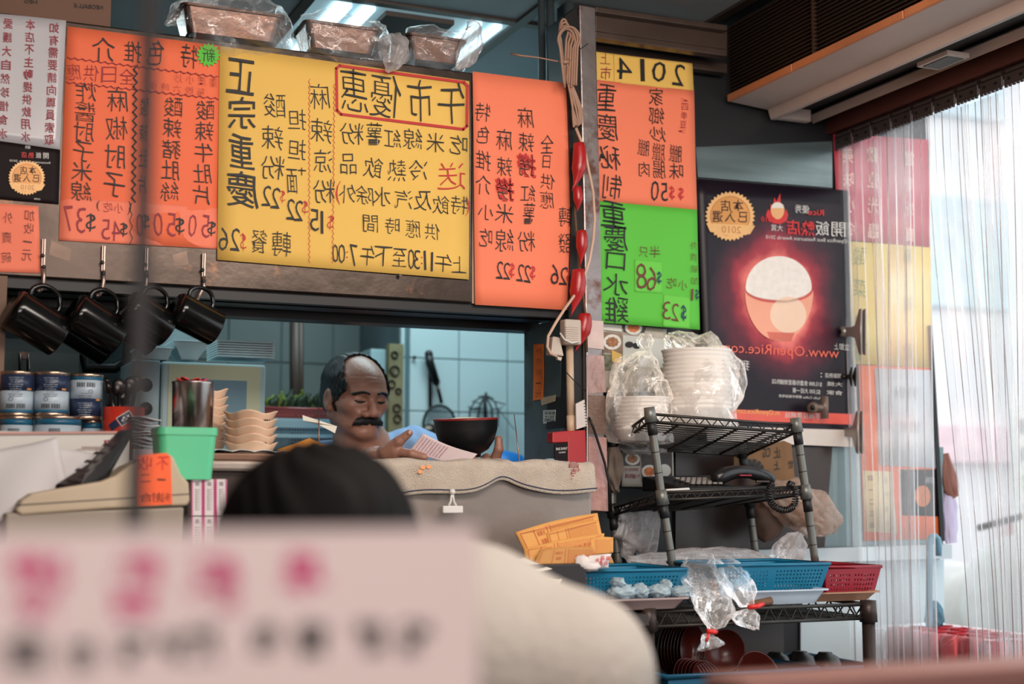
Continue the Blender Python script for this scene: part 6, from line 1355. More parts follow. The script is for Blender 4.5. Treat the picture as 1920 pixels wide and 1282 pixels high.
# stacked bowls in blue crates on the bottom shelf
bw = mat('bowl_brown_red', (86, 30, 22), .3, 0, .15, 5); bwo = mat('bowl_black', (20, 18, 18), .35)
def rbowl(x, y, rpx, Y, ax, lb, grp='lacquered bowls on the bottom shelf'):
    c = P(x, y, Y); s = mpp(c); r = rpx*s; M = axm(ax)
    t = thing('soup_bowl', c, lb, 'bowl', grp)
    MB().lathe([(r*.35, -r*.75), (r*.38, -r*.68), (r*.8, -r*.4), (r*.98, 0), (r, .002)], c, M, 44).build('outer', bwo, t, True)
    MB().lathe([(0, -r*.62), (r*.35, -r*.6), (r*.76, -r*.36), (r*.95, .0), (r, .0025), (r*1.005, .002)], c, M, 44).build('inner', bw, t, True)
rbowl(1358, 1220, 41, 2.56, (-.15, -1, -.12), 'red lined bowl facing out, uppermost of the bottom shelf')
rbowl(1422, 1266, 46, 2.54, (0, -1, .38), 'red lined bowl tipped up in the crate, right of the upper one')
for k in range(6): rbowl(1326-k*7, 1276-k*1.0, 38, 2.55+.0*k, (.28, -1, .40), ['', 'second', 'third', 'fourth', 'fifth', 'sixth'][k]+' red lined bowl rim from the front of the nested row' if k else 'front bowl of the nested row at the left of the crate')
for k in range(9): rbowl(1304-k*6, 1216, 46, 2.60+.003*k, (.55, -1, .0), ['', 'first', 'second', 'third', 'fourth', 'fifth', 'sixth', 'seventh', 'eighth'][k]+' bowl from the right in the dark nested row under the shelf', 'dark nested bowls under the shelf') if k else None
for x, r, lb in ((1455, 34, 'dark upturned bowl at the left of the right crate'), (1500, 36, 'dark upturned bowl in the middle of the right crate'), (1548, 34, 'dark upturned bowl at the right of the right crate')):
    c = P(x, 1250, 2.66); s = mpp(c); rr0 = r*s; o = MB().lathe([(rr0, -.02), (rr0*.95, 0), (rr0*.7, rr0*.55), (rr0*.4, rr0*.72), (rr0*.38, rr0*.8), (0, rr0*.8)], c, None, 30).build('upturned_bowl', bwo, None, True); tag(o, lb, 'bowl')
t = thing('blue_crate', P(1400, 1290, 2.5), 'blue crate full of red lined bowls at the bottom', 'crate'); basket(t, *bq(1252, 1536, 1262, 1330, 2.47, .3, 14), mat('blue_crate_plastic', (30, 92, 122), .4), (24, 6), .006)
t = thing('blue_crate', P(1590, 1290, 2.5), 'second blue crate behind the dark rack post', 'crate'); basket(t, *bq(1500, 1642, 1254, 1320, 2.56, .25, 14), mat('blue_crate_plastic', (30, 92, 122), .4), (14, 6), .006)
mb = MB(); mb.slab([P(x, y, 2.75) for x, y in ((1180, 1158), (1470, 1158), (1470, 1400), (1180, 1400))], (0, .01, 0)); o = mb.build('back_board', mat('board_grey_dark', (70, 62, 60), .6), lr)
wd = MB(); wd.tube([P(1400, 1134, 2.45), P(1446, 1126, 2.45)], [.006, .008], 8); o = wd.build('wooden_stick', mat('wood_dark', (112, 78, 54), .8, 0, .3, 40), None, True); tag(o, 'broken wooden stick end on the shelf front', 'stick')
# ================================================================ clips on the door strips
clm = mat('clip_steel', (158, 150, 144), .35, .5, .15, 10); cld = mat('clip_black', (40, 36, 34), .35, .5)
def bclip(x, y, s, Xp, m, lb, wide=1.0):
    """bulldog clip, jaws on the right, round eye on the left"""
    c = PX(x, y, Xp); k = mpp(c)*s; ex = V((0, -1, 0)).cross(V((0, 0, 1)));
    t = thing('bulldog_clip', c, lb, 'clip'); f = lambda dx, dy, o=0: PX(x+dx*s, y+dy*s, Xp)-V((o, 0, 0))
    mb = MB(); mb.slab([f(*q) for q in ((-14, -9), (2, -9), (8, -12), (16, -42), (21, -44), (21, 44), (16, 42), (8, 12), (2, 9), (-14, 9))], (-.003, 0, 0)); mb.build('face_plate', m, t, False, [BEV(.001)])
    mb = MB(); mb.slab([f(*q, -.012) for q in ((2, -9), (8, -12), (16, -42), (21, -44), (21, 44), (16, 42), (8, 12), (2, 9))], (-.003, 0, 0)); mb.build('back_plate', m, t, False, [BEV(.001)])
    mb = MB(); cc = f(-14, 0); mb.tube([cc-V((.010, 0, 0)), cc+V((.012, 0, 0))], 10*mpp(c)*s, 20); mb.build('spring_roll', m, t, True)
    mb = MB(); mb.tube([cc-V((.012, 0, 0)), cc-V((.0095, 0, 0))], 4.5*mpp(c)*s, 16); mb.build('spring_eye', cld, t, True)
    mb = MB(); mb.tube([f(19.5, -43, .003), f(19.5, 43, .003)], 2.2*mpp(c)*s, 8); mb.build('jaw_lip', m, t, True)
bclip(1596, 622, 1.0, 2.205, clm, 'large steel bulldog clip, upper one on the strips')
bclip(1592, 810, .92, 2.205, clm, 'large steel bulldog clip, lower one on the strips')
bclip(1590, 706, .42, 2.205, cld, 'small black bulldog clip between the large ones')
t = thing('round_clip', P(1528, 764, 2.93), 'brown T shaped clip with a round button at the poster foot', 'clip')
MB().tube([P(1524, 764, 2.95), P(1524, 764, 2.925)], .014, 20).build('button', mat('clip_brown', (124, 104, 92), .4, .3), t, True); MB().tube([P(1524, 764, 2.926), P(1524, 764, 2.922)], .006, 16).build('eye', black_metal, t, True)
MB().tube([P(1546, 743, 2.94), P(1546, 784, 2.94)], .010, 12).build('jaw', mat('clip_brown', (124, 104, 92), .4, .3), t, True); MB().tube([P(1530, 764, 2.94), P(1546, 764, 2.94)], .009, 12).build('neck', mat('clip_brown', (124, 104, 92), .4, .3), t, True)
# ================================================================ beyond the door
um = mat('cane_blue', (110, 150, 170), .4); pts = [(1742, 1160), (1743, 1050), (1743, 1016), (1746, 1007), (1753, 1005), (1758, 1010), (1760, 1022), (1759, 1042)]
o = MB().tube([P(x, y, 2.90) for x, y in [(1740, 1300)]+pts], .0085, 10).build('cane_handle', um, None, True); tag(o, 'pale blue crook handled umbrella standing against the sill', 'umbrella')
mb = MB(); mb.ball(P(1752, 1156, 2.92), (.024, .02, .036), None, 30, 20, lambda d: 1+.22*noise.noise(d*4)+.12*math.sin(9*math.atan2(d.y, d.x)+4*d.z)); o = mb.build('net_sponge', mat('sponge_blue', (90, 132, 150), .8, 0, .3, 30, .5, 60), None, True); tag(o, 'bunched blue net cloth low by the wall', 'cloth')
o = bag('paper_bag', 'reddish brown bag hanging past the orange board', [P(x, y, 3.0) for x, y in ((1772, 850), (1776, 880), (1782, 915), (1788, 932))], [[q*mpp(P(1780, 900, 3.0)) for q in (a, a*.6)] for a in (8, 15, 18, 12)], mat('bag_reddish', (140, 86, 70), .6, 0, .2, 10), 5, .06, 3)
o = bag('plastic_bag', 'lilac white bag hanging below the reddish brown one', [P(x, y, 3.0) for x, y in ((1780, 925), (1780, 950), (1782, 1000), (1784, 1018))], [[q*mpp(P(1780, 900, 3.0)) for q in (a, a*.5)] for a in (12, 15, 14, 12)], mat('bag_lilac', (226, 214, 236), .6, 0, .05, trans=.3), 5, .05, 5)
pack = thing('drink_pack', P(1700, 1290, 2.8), 'shrink wrapped pack of red drink cans outside by the strips', 'drink pack')
redcan = mat('red_can', (190, 30, 44), .3, .3, .1); zt = P(1680, 1190, 2.75).z
for i in range(6):
    for j in range(3):
        c = V((2.30+j*.068, 2.94-.034-i*.068, zt-.12)); t = MB(); t.lathe([(0, 0), (.028, 0), (.032, .008), (.032, .106), (.027, .116), (.027, .119), (.024, .115), (0, .114)], c, None, 20); o = t.build('drink_can', redcan, pack, True)
mb = MB(); bin_(mb, V((2.368, 2.76, 0)), [(.106, .21, zt-.125), (.108, .212, zt-.06), (.107, .211, zt-.01), (.09, .19, zt+.003)]); mb.build('shrink_wrap', film('wrap_film', (230, 220, 220), .12, .8, .15, 1, 20), pack, True)
MB().box((2.25, 2.56, zt-.30), (2.5, 2.975, zt-.128)).build('carton_base', mat('carton_brown', (110, 84, 72), .7), pack)
MB().box((2.26, 2.6, .0), (2.5, 2.98, zt-.302)).build('lower_carton', mat('carton_brown', (110, 84, 72), .7), pack)
# street
struct(MB().box((2.34, -6, -.12), (16, 16, -.02)).build('ground', mat('pavement', (170, 174, 176), .8, 0, .1, 2)))
fc = thing('shop_building', (6, 8, 0), 'pale building with windows across the bright street', 'building')
pale_b = mat('facade_pale', (232, 226, 226), .8, 0, .06, 1)
MB().box((4.2, 8.0, -.02), (16, 8.6, 7)).build('wall', pale_b, fc)
for i in range(5):
    for j in range(3):
        x = 4.7+i*1.7; z = 2.6+j*1.4; MB().box((x, 7.95, z), (x+1.0, 8.02, z+.8)).build('window', mat('facade_glass', (206, 218, 224), .4), fc)
MB().box((5.0, 7.9, 1.5), (9.5, 8.0, 1.75)).build('sign_band', mat('band_pink', (236, 204, 208), .6), fc)
MB().box((7.35, 7.85, .0), (7.75, 8.0, 1.1)).build('red_panel', mat('red_panel', (206, 36, 40), .5), fc)
MB().box((4.6, 7.9, 2.2), (5.5, 8.0, 2.75)).build('teal_sign', mat('teal_sign', (50, 140, 166), .5), fc)
q = thing('price_board', PD(1985, 930, 6), 'white grid board of small pictures across the street', 'board'); c = PD(1985, 930, 6.2)
MB().cbox(c, (.5, .03, .75)).build('board_face', white_plastic, q)
for i in range(4):
    for j in range(6): MB().cbox(c+V((-.18+i*.12, -.02, -.3+j*.12)), (.06, .01, .06)).build('picture', mat('pict_grey', (130, 150, 160), .5) if (i+j) % 3 else mat('pict_green', (170, 220, 150), .5), q)
MB().cbox(c+V((0, 0, -.9)), (.05, .03, 1.1)).build('board_post', steel_dark, q)
van = thing('scooter', PD(1930, 1160, 5.0), 'white rounded scooter parked across the street', 'scooter'); c = PD(1925, 1150, 5.0)
MB().ball(c, (.16, .3, .28)).build('front_shield', white_plastic, van, True); MB().lathe([(.12, -.05), (.22, -.05), (.24, 0), (.22, .05), (.12, .05)], c+V((0, -.1, -.38)), axm((1, .2, 0)), 24).build('wheel', black_metal, van, True)
MB().ball(c+V((.02, .5, -.05)), (.17, .5, .22)).build('seat_body', white_plastic, van, True); MB().lathe([(.12, -.05), (.22, -.05), (.24, 0), (.22, .05), (.12, .05)], c+V((0, .9, -.38)), axm((1, .2, 0)), 24).build('wheel', black_metal, van, True)
MB().tube([c+V((-.2, 0, .3)), c+V((0, 0, .34)), c+V((.2, 0, .3))], .012, 8).build('handlebar', black_metal, van, True)
# ================================================================ the seller
skin = mat('skin_tan', (166, 120, 102), .42, 0, .14, 26, .15, 180, spot=.12, spotcol=(176, 104, 84), spotscale=30, sss=.12)
hair_m = mat('hair_black', (9, 9, 10), .5, 0, .4, 90, .3, 260, stretch=(1, 1, .25)); shirt_m = mat('shirt_blue', (140, 172, 214), .85, 0, .06, 12, .2, 200)
H = PD(668, 742, 3.55)
cdir = (CAM-H).normalized(); fdir = (cdir*math.cos(R(30))+rt*math.sin(R(30))).normalized(); fdir = (fdir*math.cos(R(10))-V((0, 0, 1))*math.sin(R(10))-V((0, 0, fdir.z))*.6).normalized()
lx = fdir.cross(V((0, 0, 1))).normalized()
if lx.dot(rt) < 0: lx = -lx
lz_ = lx.cross(fdir); lz_ = lz_ if lz_.z > 0 else -lz_
MH = np.array([[lx[i], fdir[i], lz_[i]] for i in range(3)], np.float32); HN = np.array(H, np.float32); SCL = .94
ZS = np.array([1, 1, .90], np.float32)
def tol(p): return ((p-HN)@MH)/SCL/ZS
def fromh(x, y, z): return H+(lx*x+fdir*y+lz_*z*.90)*SCL
def headsdf(q, detail=True):
    d = ell(q, (0, -.020, .035), (.076, .096, .084))
    d = smin(d, ell(q, (0, .022, .012), (.067, .066, .078)), .02)
    d = smin(d, ell(q, (0, .024, -.048), (.057, .060, .064)), .025)
    if not detail: return d
    for s in (-1, 1):
        d = smin(d, cone(q, (s*.047, -.012, -.055), (s*.012, .066, -.098), .024, .020), .025)
        d = smin(d, cone(q, (s*.044, .054, -.020), (s*.050, .025, -.018), .021, .019), .02)
        d = smin(d, cone(q, (s*.010, .081, .019), (s*.046, .066, .020), .011, .009), .012)
        d = np.maximum(d, -smin(ell(q, (s*.032, .094, .000), (.020, .015, .012)), np.full(len(q), .05, np.float32), .004)) if False else -smin(-d, ell(q, (s*.032, .095, .001), (.022, .020, .013)), .008)
        d = smin(d, ell(q, (s*.031, .069, .000), (.0165, .0125, .0115)), .004)
        d = smin(d, cone(q, (s*.016, .081, -.0085), (s*.042, .070, -.010), .004, .003), .006)
        d = smin(d, ell(q, (s*.0150, .090, -.041), (.0115, .013, .010)), .006)
        d = smin(d, cone(q, (s*.030, .075, -.040), (s*.035, .062, -.075), .007, .006), .015)
        e = ell(q, (s*.079, -.008, -.014), (.009, .020, .033)); e = smin(e, ell(q, (s*.077, .000, -.038), (.008, .010, .012)), .006)
        e = -smin(-e, ell(q, (s*.089, -.002, -.010), (.008, .011, .019)), .004); d = smin(d, e, .006)
    d = smin(d, cone(q, (0, .078, .014), (0, .103, -.034), .0085, .0115), .010)
    d = smin(d, ell(q, (0, .104, -.037), (.0115, .010, .010)), .006)
    d = smin(d, cone(q, (-.019, .080, -.063), (.019, .080, -.063), .0075, .0075), .008)
    d = smin(d, cone(q, (-.017, .079, -.075), (.017, .079, -.075), .0075, .0075), .006)
    d = -smin(-d, cone(q, (-.024, .088, -.0695), (.024, .088, -.0695), .0028, .0028), .003)
    d = smin(d, ell(q, (0, .070, -.099), (.018, .015, .015)), .012)
    for k, z in enumerate((.045, .055, .066)): d = d+.0009*np.exp(-((q[:, 2]-z-.003*np.sin(q[:, 0]*60+k))/.0022)**2)*(q[:, 1] > .05)
    return d
def w2(x, y, d): return tuple(PD(x, y, d))
NB = w2(688, 868, 3.60)
LSh, RSh = w2(604, 878, 3.62), w2(776, 852, 3.62)
TR = w2(690, 1010, 3.66)
WR = w2(700, 859, 3.13)
def hand1(p):   # near hand pointing at the slip
    d = cone(p, w2(600, 912, 3.36), WR, .038, .0245)
    pal = smin(cone(p, w2(712, 856, 3.12), w2(742, 850, 3.10), .022, .020), cone(p, w2(712, 864, 3.13), w2(742, 864, 3.115), .020, .017), .01)
    d = smin(d, pal, .015)
    f = smin(cone(p, w2(722, 846, 3.10), w2(748, 827, 3.085), .014, .0115), cone(p, w2(748, 827, 3.085), w2(767, 812, 3.08), .0108, .0085), .004)
    d = smin(d, f, .010)
    f = smin(cone(p, w2(745, 848, 3.09), w2(772, 851, 3.075), .0115, .0105), cone(p, w2(772, 851, 3.075), w2(795, 857, 3.07), .0100, .0085), .003); d = smin(d, f, .006)
    f = smin(cone(p, w2(744, 860, 3.105), w2(770, 864, 3.095), .0110, .0100), cone(p, w2(770, 864, 3.095), w2(791, 871, 3.09), .0095, .0082), .003); d = smin(d, f, .004)
    f = smin(cone(p, w2(742, 868, 3.12), w2(764, 874, 3.115), .0105, .0095), cone(p, w2(764, 874, 3.115), w2(780, 880, 3.11), .0090, .0078), .003); d = smin(d, f, .004)
    f = smin(cone(p, w2(738, 873, 3.135), w2(754, 881, 3.13), .0095, .0085), cone(p, w2(754, 881, 3.13), w2(765, 888, 3.125), .0080, .0070), .003); d = smin(d, f, .004)
    return d
def hand2(p):   # far hand cupping the bowl from below right
    d = cone(p, w2(880, 905, 3.52), w2(930, 886, 3.30), .038, .026)
    d = smin(d, cone(p, w2(928, 882, 3.27), w2(916, 866, 3.22), .024, .021), .015)
    f = smin(cone(p, w2(926, 868, 3.20), w2(935, 842, 3.19), .0125, .0105), cone(p, w2(935, 842, 3.19), w2(935, 823, 3.195), .0100, .0085), .004); d = smin(d, f, .006)
    for k, (x, y, z) in enumerate(((884, 862, 3.14), (880, 866, 3.17), (882, 867, 3.20), (888, 867, 3.23))):
        a = w2(912, 866, 3.17+.025*k); b = w2((912+x)/2, 868, (3.17+.025*k+z)/2-.005); c = w2(x, y-3, z)
        d = smin(d, smin(cone(p, a, b, .0110, .0095), cone(p, b, c, .0092, .0078), .003), .004)
    return d
def bodysdf(p):
    d = headsdf(tol(p))*SCL
    d = smin(d, cone(p, tuple(fromh(0, -.030, -.055)), NB, .052, .060), .022)
    d = smin(d, cone(p, tuple(fromh(0, .01, -.075)), w2(684, 850, 3.55), .036, .045), .022)
    d = smin(d, cone(p, NB, LSh, .040, .040), .02); d = smin(d, cone(p, NB, RSh, .036, .042), .02)
    d = smin(d, cone(p, NB, TR, .085, .10), .05)
    d = smin(d, cone(p, RSh, w2(882, 905, 3.53), .046, .038), .02); d = smin(d, hand2(p), .01)
    d = smin(d, cone(p, LSh, w2(598, 914, 3.37), .046, .038), .02); d = smin(d, hand1(p), .01)
    return d
seller = thing('person', (H.x, H.y, 0), 'man with receding black hair and moustache in a blue shirt behind the counter', 'person')
smesh('body', bodysdf, (.62, 2.72, 1.10), (1.42, 3.66, 1.66), .0024, skin, seller, [('SMOOTH', dict(factor=.5, iterations=2))])
def nz(p, f, a): return a*np.sin(p[:, 0]*f+1.3)*np.sin(p[:, 1]*f*1.1+.4)*np.sin(p[:, 2]*f*.9)
def hairsdf(p):
    q = tol(p); base = headsdf(q, False)-.0075
    base = smin(base, ell(q, (0, -.035, -.01), (.079, .082, .075)), .01)
    bald = ell(q, (0, .066, .074), (.069, .094, .079))+.0035*np.sin(q[:, 2]*150+q[:, 0]*90)*np.sin(q[:, 1]*130)
    face = ell(q, (0, .095, -.02), (.085, .072, .10))
    low = -(q[:, 2]+.055+np.maximum(0, q[:, 1]+.01)*-.3)
    sb = ell(q, (0, .10, -.05), (.2, .082, .09))
    earc = np.minimum(ell(q, (.082, -.006, -.016), (.016, .022, .034)), ell(q, (-.082, -.006, -.016), (.016, .022, .034)))
    d = np.maximum(base, -bald); d = np.maximum(d, -face); d = np.maximum(d, low); d = np.maximum(d, -sb); d = np.maximum(d, -earc)
    return (d+.0012*np.sin(q[:, 0]*420+8*np.sin(q[:, 2]*40))+.0008*np.sin(q[:, 1]*500))*SCL
smesh('hair', hairsdf, tuple(H-V((.14, .14, .13))), tuple(H+V((.14, .14, .15))), .0022, hair_m, seller)
def sy(x, z, off=0):
    ys = np.arange(.13, .02, -.0004); q = np.stack([np.full(len(ys), x), ys, np.full(len(ys), z)], 1).astype(np.float32)
    h = np.argmax(headsdf(q) < 0); return float(ys[h])+off
mous = MB(); random.seed(4)
for s in (-1, 1):
    for k in range(44):
        t = k/43; x = s*(.0004+.033*t); z = -.0525-.006*t**2; y = sy(x, z, .0012)
        for j in range(2):
            a = fromh(x+random.uniform(-.001, .001), y+.001*j, z+.004-.003*j+random.uniform(-.001, .001)); b = fromh(x+s*(.003+.004*t), y+.003, z-.006); c = fromh(x+s*(.005+.006*t), sy(x, z-.012, .003), z-.019+.002*t)
            mous.tube([a, b, c], [.0022, .0030, .0014], 5)
for k in range(9):
    x = -.006+.0015*k; mous.tube([fromh(x, sy(x, -.050, .0012), -.0495), fromh(x*1.1, sy(x, -.056, .0035), -.057), fromh(x*1.3, sy(x, -.064, .003), -.0655)], [.0020, .0026, .0012], 5)
mous.build('moustache', mat('moustache_grey_black', (34, 35, 38), .5, 0, .6, 400), seller, True)
for s in (-1, 1):
    eb = MB(); random.seed(9)
    for k in range(26):
        t = k/25; x = s*(.011+.036*t); z = .0185+.006*math.sin(PI*min(1, t*.9+.1))-.004*t; y = sy(x, z, .0006)
        a = fromh(x, y, z-.0025); b = fromh(x+s*.004, y-.0003, z+.001); c = fromh(x+s*.008, y-.003, z+.002); eb.tube([a, b, c], [.0022, .0032, .0009], 5)
    eb.build('eyebrow', hair_m, seller, True)
    ly = MB(); pts = [fromh(s*(.0165+.029*t), sy(s*(.0165+.029*t), -.0045-.0030*math.sin(PI*t)+.001*t, .0004), -.0045-.0030*math.sin(PI*t)+.001*t) for t in [i/8 for i in range(9)]]
    ly.tube(pts, [.0010, .0022, .0030, .0034, .0034, .0032, .0028, .0020, .0011], 6); ly.build('eyelashes', black_ink, seller, True)
ml = MB(); ml.tube([fromh(-.021+.042*t, sy(-.021+.042*t, -.0695-.002*(2*t-1)**2, .0002), -.0695-.002*(2*t-1)**2) for t in [i/8 for i in range(9)]], [.0005, .001, .0012, .0013, .0013, .0013, .0012, .001, .0005], 6); ml.build('lip_line', mat('lip_dark', (96, 52, 46), .5), seller, True)
for (x, y, d, nx) in ((768.5, 810.5, 3.071, 0),):
    nm_ = MB(); nm_.ball(PD(x, y, d), (.0045, .002, .0055), axm((.6, 0, .8)), 12, 8); nm_.build('thumb_nail', mat('nail', (222, 168, 150), .3), seller, True)
def shirtsdf(p):
    d = cone(p, NB, LSh, .058, .062); d = smin(d, cone(p, NB, RSh, .062, .066), .04)
    d = smin(d, cone(p, w2(688, 905, 3.63), w2(700, 1130, 3.66), .115, .14), .05)
    d = smin(d, cone(p, LSh, w2(588, 950, 3.52), .062, .062), .03)
    d = smin(d, cone(p, RSh, w2(858, 892, 3.56), .064, .058), .03)
    d = d+.0022*np.sin(p[:, 0]*130+p[:, 2]*60)*np.exp(-((p[:, 0]-RSh[0]-.03)/.09)**2)+nz(p, 55, .0014)
    nk = ell(p, tuple(V(NB)+V((-.022, -.05, .048))), (.054, .075, .050))
    d = -smin(-d, nk, .006)
    d = np.maximum(d, p[:, 0]-PD(846, 880, 3.55)[0])
    return d
smesh('shirt', shirtsdf, (.62, 3.05, .95), (1.40, 3.75, 1.52), .0045, shirt_m, seller, [('SMOOTH', dict(factor=.5, iterations=2))])
def trousers(p):
    c = PD(700, 1130, 3.66); d = cone(p, tuple(c), (c.x, c.y, .92), .14, .14)
    for s in (-1, 1): d = smin(d, smin(cone(p, (c.x+s*.09, c.y, .88), (c.x+s*.10, c.y-.02, .48), .09, .065), cone(p, (c.x+s*.10, c.y-.02, .48), (c.x+s*.10, c.y+.01, .09), .065, .05), .02), .03)
    return d
smesh('trousers', trousers, (.6, 3.2, 0), (1.5, 3.95, 1.15), .012, mat('trousers_dark', (44, 46, 54), .9), seller)
sc_ = PD(700, 1130, 3.66)
for s in (-1, 1): MB().ball((sc_.x+s*.10, sc_.y-.05, .05), (.05, .13, .05)).build('shoe', black_metal, seller, True)
# bowl and slip in his hands
bwl = thing('noodle_bowl', PD(874, 868, 3.2), 'black noodle bowl with red rim held in the seller\'s far hand', 'bowl')
c = PD(874, 815, 3.2); Mb = axm((-.05, -.05, 1)); s = 3.2/2667
pr_ = [(0, -42), (27, -42), (27, -36), (41, -28), (53, -10), (59, 10), (60, 26), (61, 28), (60, 30), (57, 28), (56, 12), (50, -6), (38, -20), (0, -26)]
MB().lathe([(r*s, z*s) for r, z in pr_], c, Mb, 56).build('bowl_body', mat('bowl_matt_black', (22, 22, 24), .4, 0, .1, 20), bwl, True)
MB().lathe([(60.3*s, 27*s), (61.8*s, 28.5*s), (60.5*s, 31.3*s), (57*s, 29.5*s)], c, Mb, 56).build('bowl_rim', mat('rim_red', (150, 40, 34), .3), bwl, True)
mb = MB()
mb.ball(c+Mb @ V((.0, 0, .026)), (.055, .055, .014), Mb, 24, 10, lambda d: 1+.15*noise.noise(d*5)); o = mb.build('noodles', mat('noodle_cream', (214, 190, 160), .6, 0, .2, 60), bwl, True)
mb = MB(); A, B, C1, D = PD(793, 812, 3.075), PD(894, 851, 3.06), PD(872, 872, 3.05), PD(768, 845, 3.075)
mb.grid(lambda u, v: A.lerp(B, u).lerp(D.lerp(C1, u), v)+V((0, .004*math.sin(u*4), -.004*math.sin(PI*u))), 20, 10)
o = mb.build('order_slip', mat('slip_pink_white', (226, 206, 206), .8, 0, .04, 20), None, True, [SOL(.0006)]); tag(o, 'pale printed order slip held between the seller\'s fingers', 'slip')
mb = MB(); pj = lambda u, v: A.lerp(B, u).lerp(D.lerp(C1, u), v)+V((0, .004*math.sin(u*4)-.0012, -.004*math.sin(PI*u)+.0003))
for i in range(9): text(mb, [(('紅油抄手', '酸辣米線', '麻辣粉')[i % 3]*2, .06+.055*i, .45, .030, .75)], 0, 0, 0, 0, lambda x, y, i=i: pj(.06+.055*i+(y-.45), min(.98, max(.02, .5+(x-.06-.055*i)))))
mb.build('printed_lines', mat('slip_ink', (176, 120, 140), .7, var=0), o)
# ================================================================ the customer in front of the camera
chair_m = mat('stool_black', (34, 30, 30), .5)
CH = PD(580, 1088, 1.42)
cust = thing('person', (CH.x+.05, CH.y+.02, 0), 'black haired customer in a cream T-shirt seen from behind, out of focus', 'person')
aw = (CH-CAM); aw.z = 0; aw.normalize(); fd_ = (aw*math.cos(R(35))-rt*math.sin(R(35))); fd_ = (fd_*math.cos(R(22))-V((0, 0, 1))*math.sin(R(22))).normalized()
cx_ = fd_.cross(V((0, 0, 1))).normalized(); cz_ = cx_.cross(fd_); MC = np.array([[cx_[i], fd_[i], cz_[i]] for i in range(3)], np.float32); CN = np.array(CH, np.float32)
NB2, SR, SL, HP = w2(825, 1205, 1.45), w2(1078, 1275, 1.42), w2(590, 1330, 1.62), (CH.x+.12, CH.y-.02, .61)
def custbody(p):
    q = (p-CN)@MC
    d = ell(q, (0, -.015, .03), (.080, .100, .088)); d = smin(d, ell(q, (0, .03, -.04), (.062, .065, .08)), .03)
    d = smin(d, cone(q, (0, .085, 0), (0, .108, -.035), .009, .013), .01)
    for s in (-1, 1): d = smin(d, ell(q, (s*.085, -.005, -.012), (.010, .020, .032)), .006); d = smin(d, ell(q, (s*.03, .078, 0), (.016, .012, .010)), .008)
    d = smin(d, cone(q, (-.02, .085, -.068), (.02, .085, -.068), .008, .008), .01)
    d = smin(d, cone(p, tuple(CH-V((0, 0, .06))), NB2, .055, .062), .03)
    d = smin(d, cone(p, NB2, SR, .055, .05), .04); d = smin(d, cone(p, NB2, SL, .055, .05), .04); d = smin(d, cone(p, NB2, HP, .09, .13), .06)
    for S, E_, W_ in ((SR, (SR[0]+.02, SR[1]+.06, .86), (SR[0]-.12, SR[1]+.24, .80)), (SL, (SL[0]-.02, SL[1]+.08, .86), (SL[0]+.05, SL[1]+.28, .80))):
        d = smin(d, cone(p, S, E_, .05, .04), .03); d = smin(d, cone(p, E_, W_, .038, .026), .02)
        W = V(W_); dr = (V(W_)-V(E_)).normalized(); sd = dr.cross(V((0, 0, 1))).normalized()
        d = smin(d, cone(p, W_, tuple(W+dr*.07), .024, .026), .012)
        for k in range(4): a = W+dr*.08+sd*(.03-.02*k); b = a+dr*(.035+.01*(k in (1, 2)))-V((0, 0, .008)); e = b+dr*.025-V((0, 0, .014)); d = smin(d, smin(cone(p, tuple(a), tuple(b), .0095, .009), cone(p, tuple(b), tuple(e), .009, .0075), .003), .004)
        a = W+dr*.03+sd*.03; b = a+dr*.03+sd*.022; d = smin(d, cone(p, tuple(a), tuple(b), .012, .009), .006)
    return d
smesh('body', custbody, (-.05, .75, .45), (1.05, 2.0, 1.42), .0048, skin, cust, [('SMOOTH', dict(factor=.5, iterations=1))])
def custhair(p):
    q = (p-CN)@MC; d = ell(q, (0, -.022, .030), (.096, .112, .102)); d = smin(d, ell(q, (0, -.055, -.03), (.082, .06, .07)), .03)
    d = np.maximum(d, -ell(q, (0, .125, -.03), (.09, .085, .10))); e = np.minimum(ell(q, (.092, .0, -.014), (.018, .022, .03)), ell(q, (-.092, .0, -.014), (.018, .022, .03)))
    d = np.maximum(d, -e); return d+.0018*np.sin(q[:, 0]*260+5*np.sin(q[:, 1]*50))
smesh('hair', custhair, tuple(CH-V((.15, .15, .14))), tuple(CH+V((.15, .15, .16))), .004, mat('hair_black2', (7, 6, 7), .7, 0, .3, 60, spec=.15), cust)
tee = mat('tshirt_cream', (172, 165, 157), .9, 0, .05, 8, .3, 60)
def custshirt(p):
    d = cone(p, NB2, SR, .068, .074); d = smin(d, cone(p, NB2, SL, .068, .074), .05)
    d = smin(d, cone(p, w2(860, 1290, 1.47), (HP[0], HP[1], HP[2]+.06), .135, .165), .08)
    for S in (SR, SL): d = smin(d, cone(p, S, (S[0]+.012, S[1]+.035, S[2]-.16), .074, .068), .04)
    d = d+nz(p, 28, .004)
    return -smin(-d, ell(p, tuple(V(NB2)+V((-.06, .05, .06))), (.085, .085, .055)), .01)
smesh('t_shirt', custshirt, (-.05, .95, .5), (1.05, 1.9, 1.3), .008, tee, cust, [('SMOOTH', dict(factor=.5, iterations=2))])
sm_ = MB(); pts = [V(SR)+V((-.035, 0, 0))+(V((math.cos(a)*.02, -math.sin(a)*.080, math.cos(a)*.080))) for a in [R(-10)+R(130)*i/14 for i in range(15)]]
sm_.tube(pts, .0022, 6); sm_.build('sleeve_seam', mat('seam_beige', (196, 180, 160), .9), cust, True)
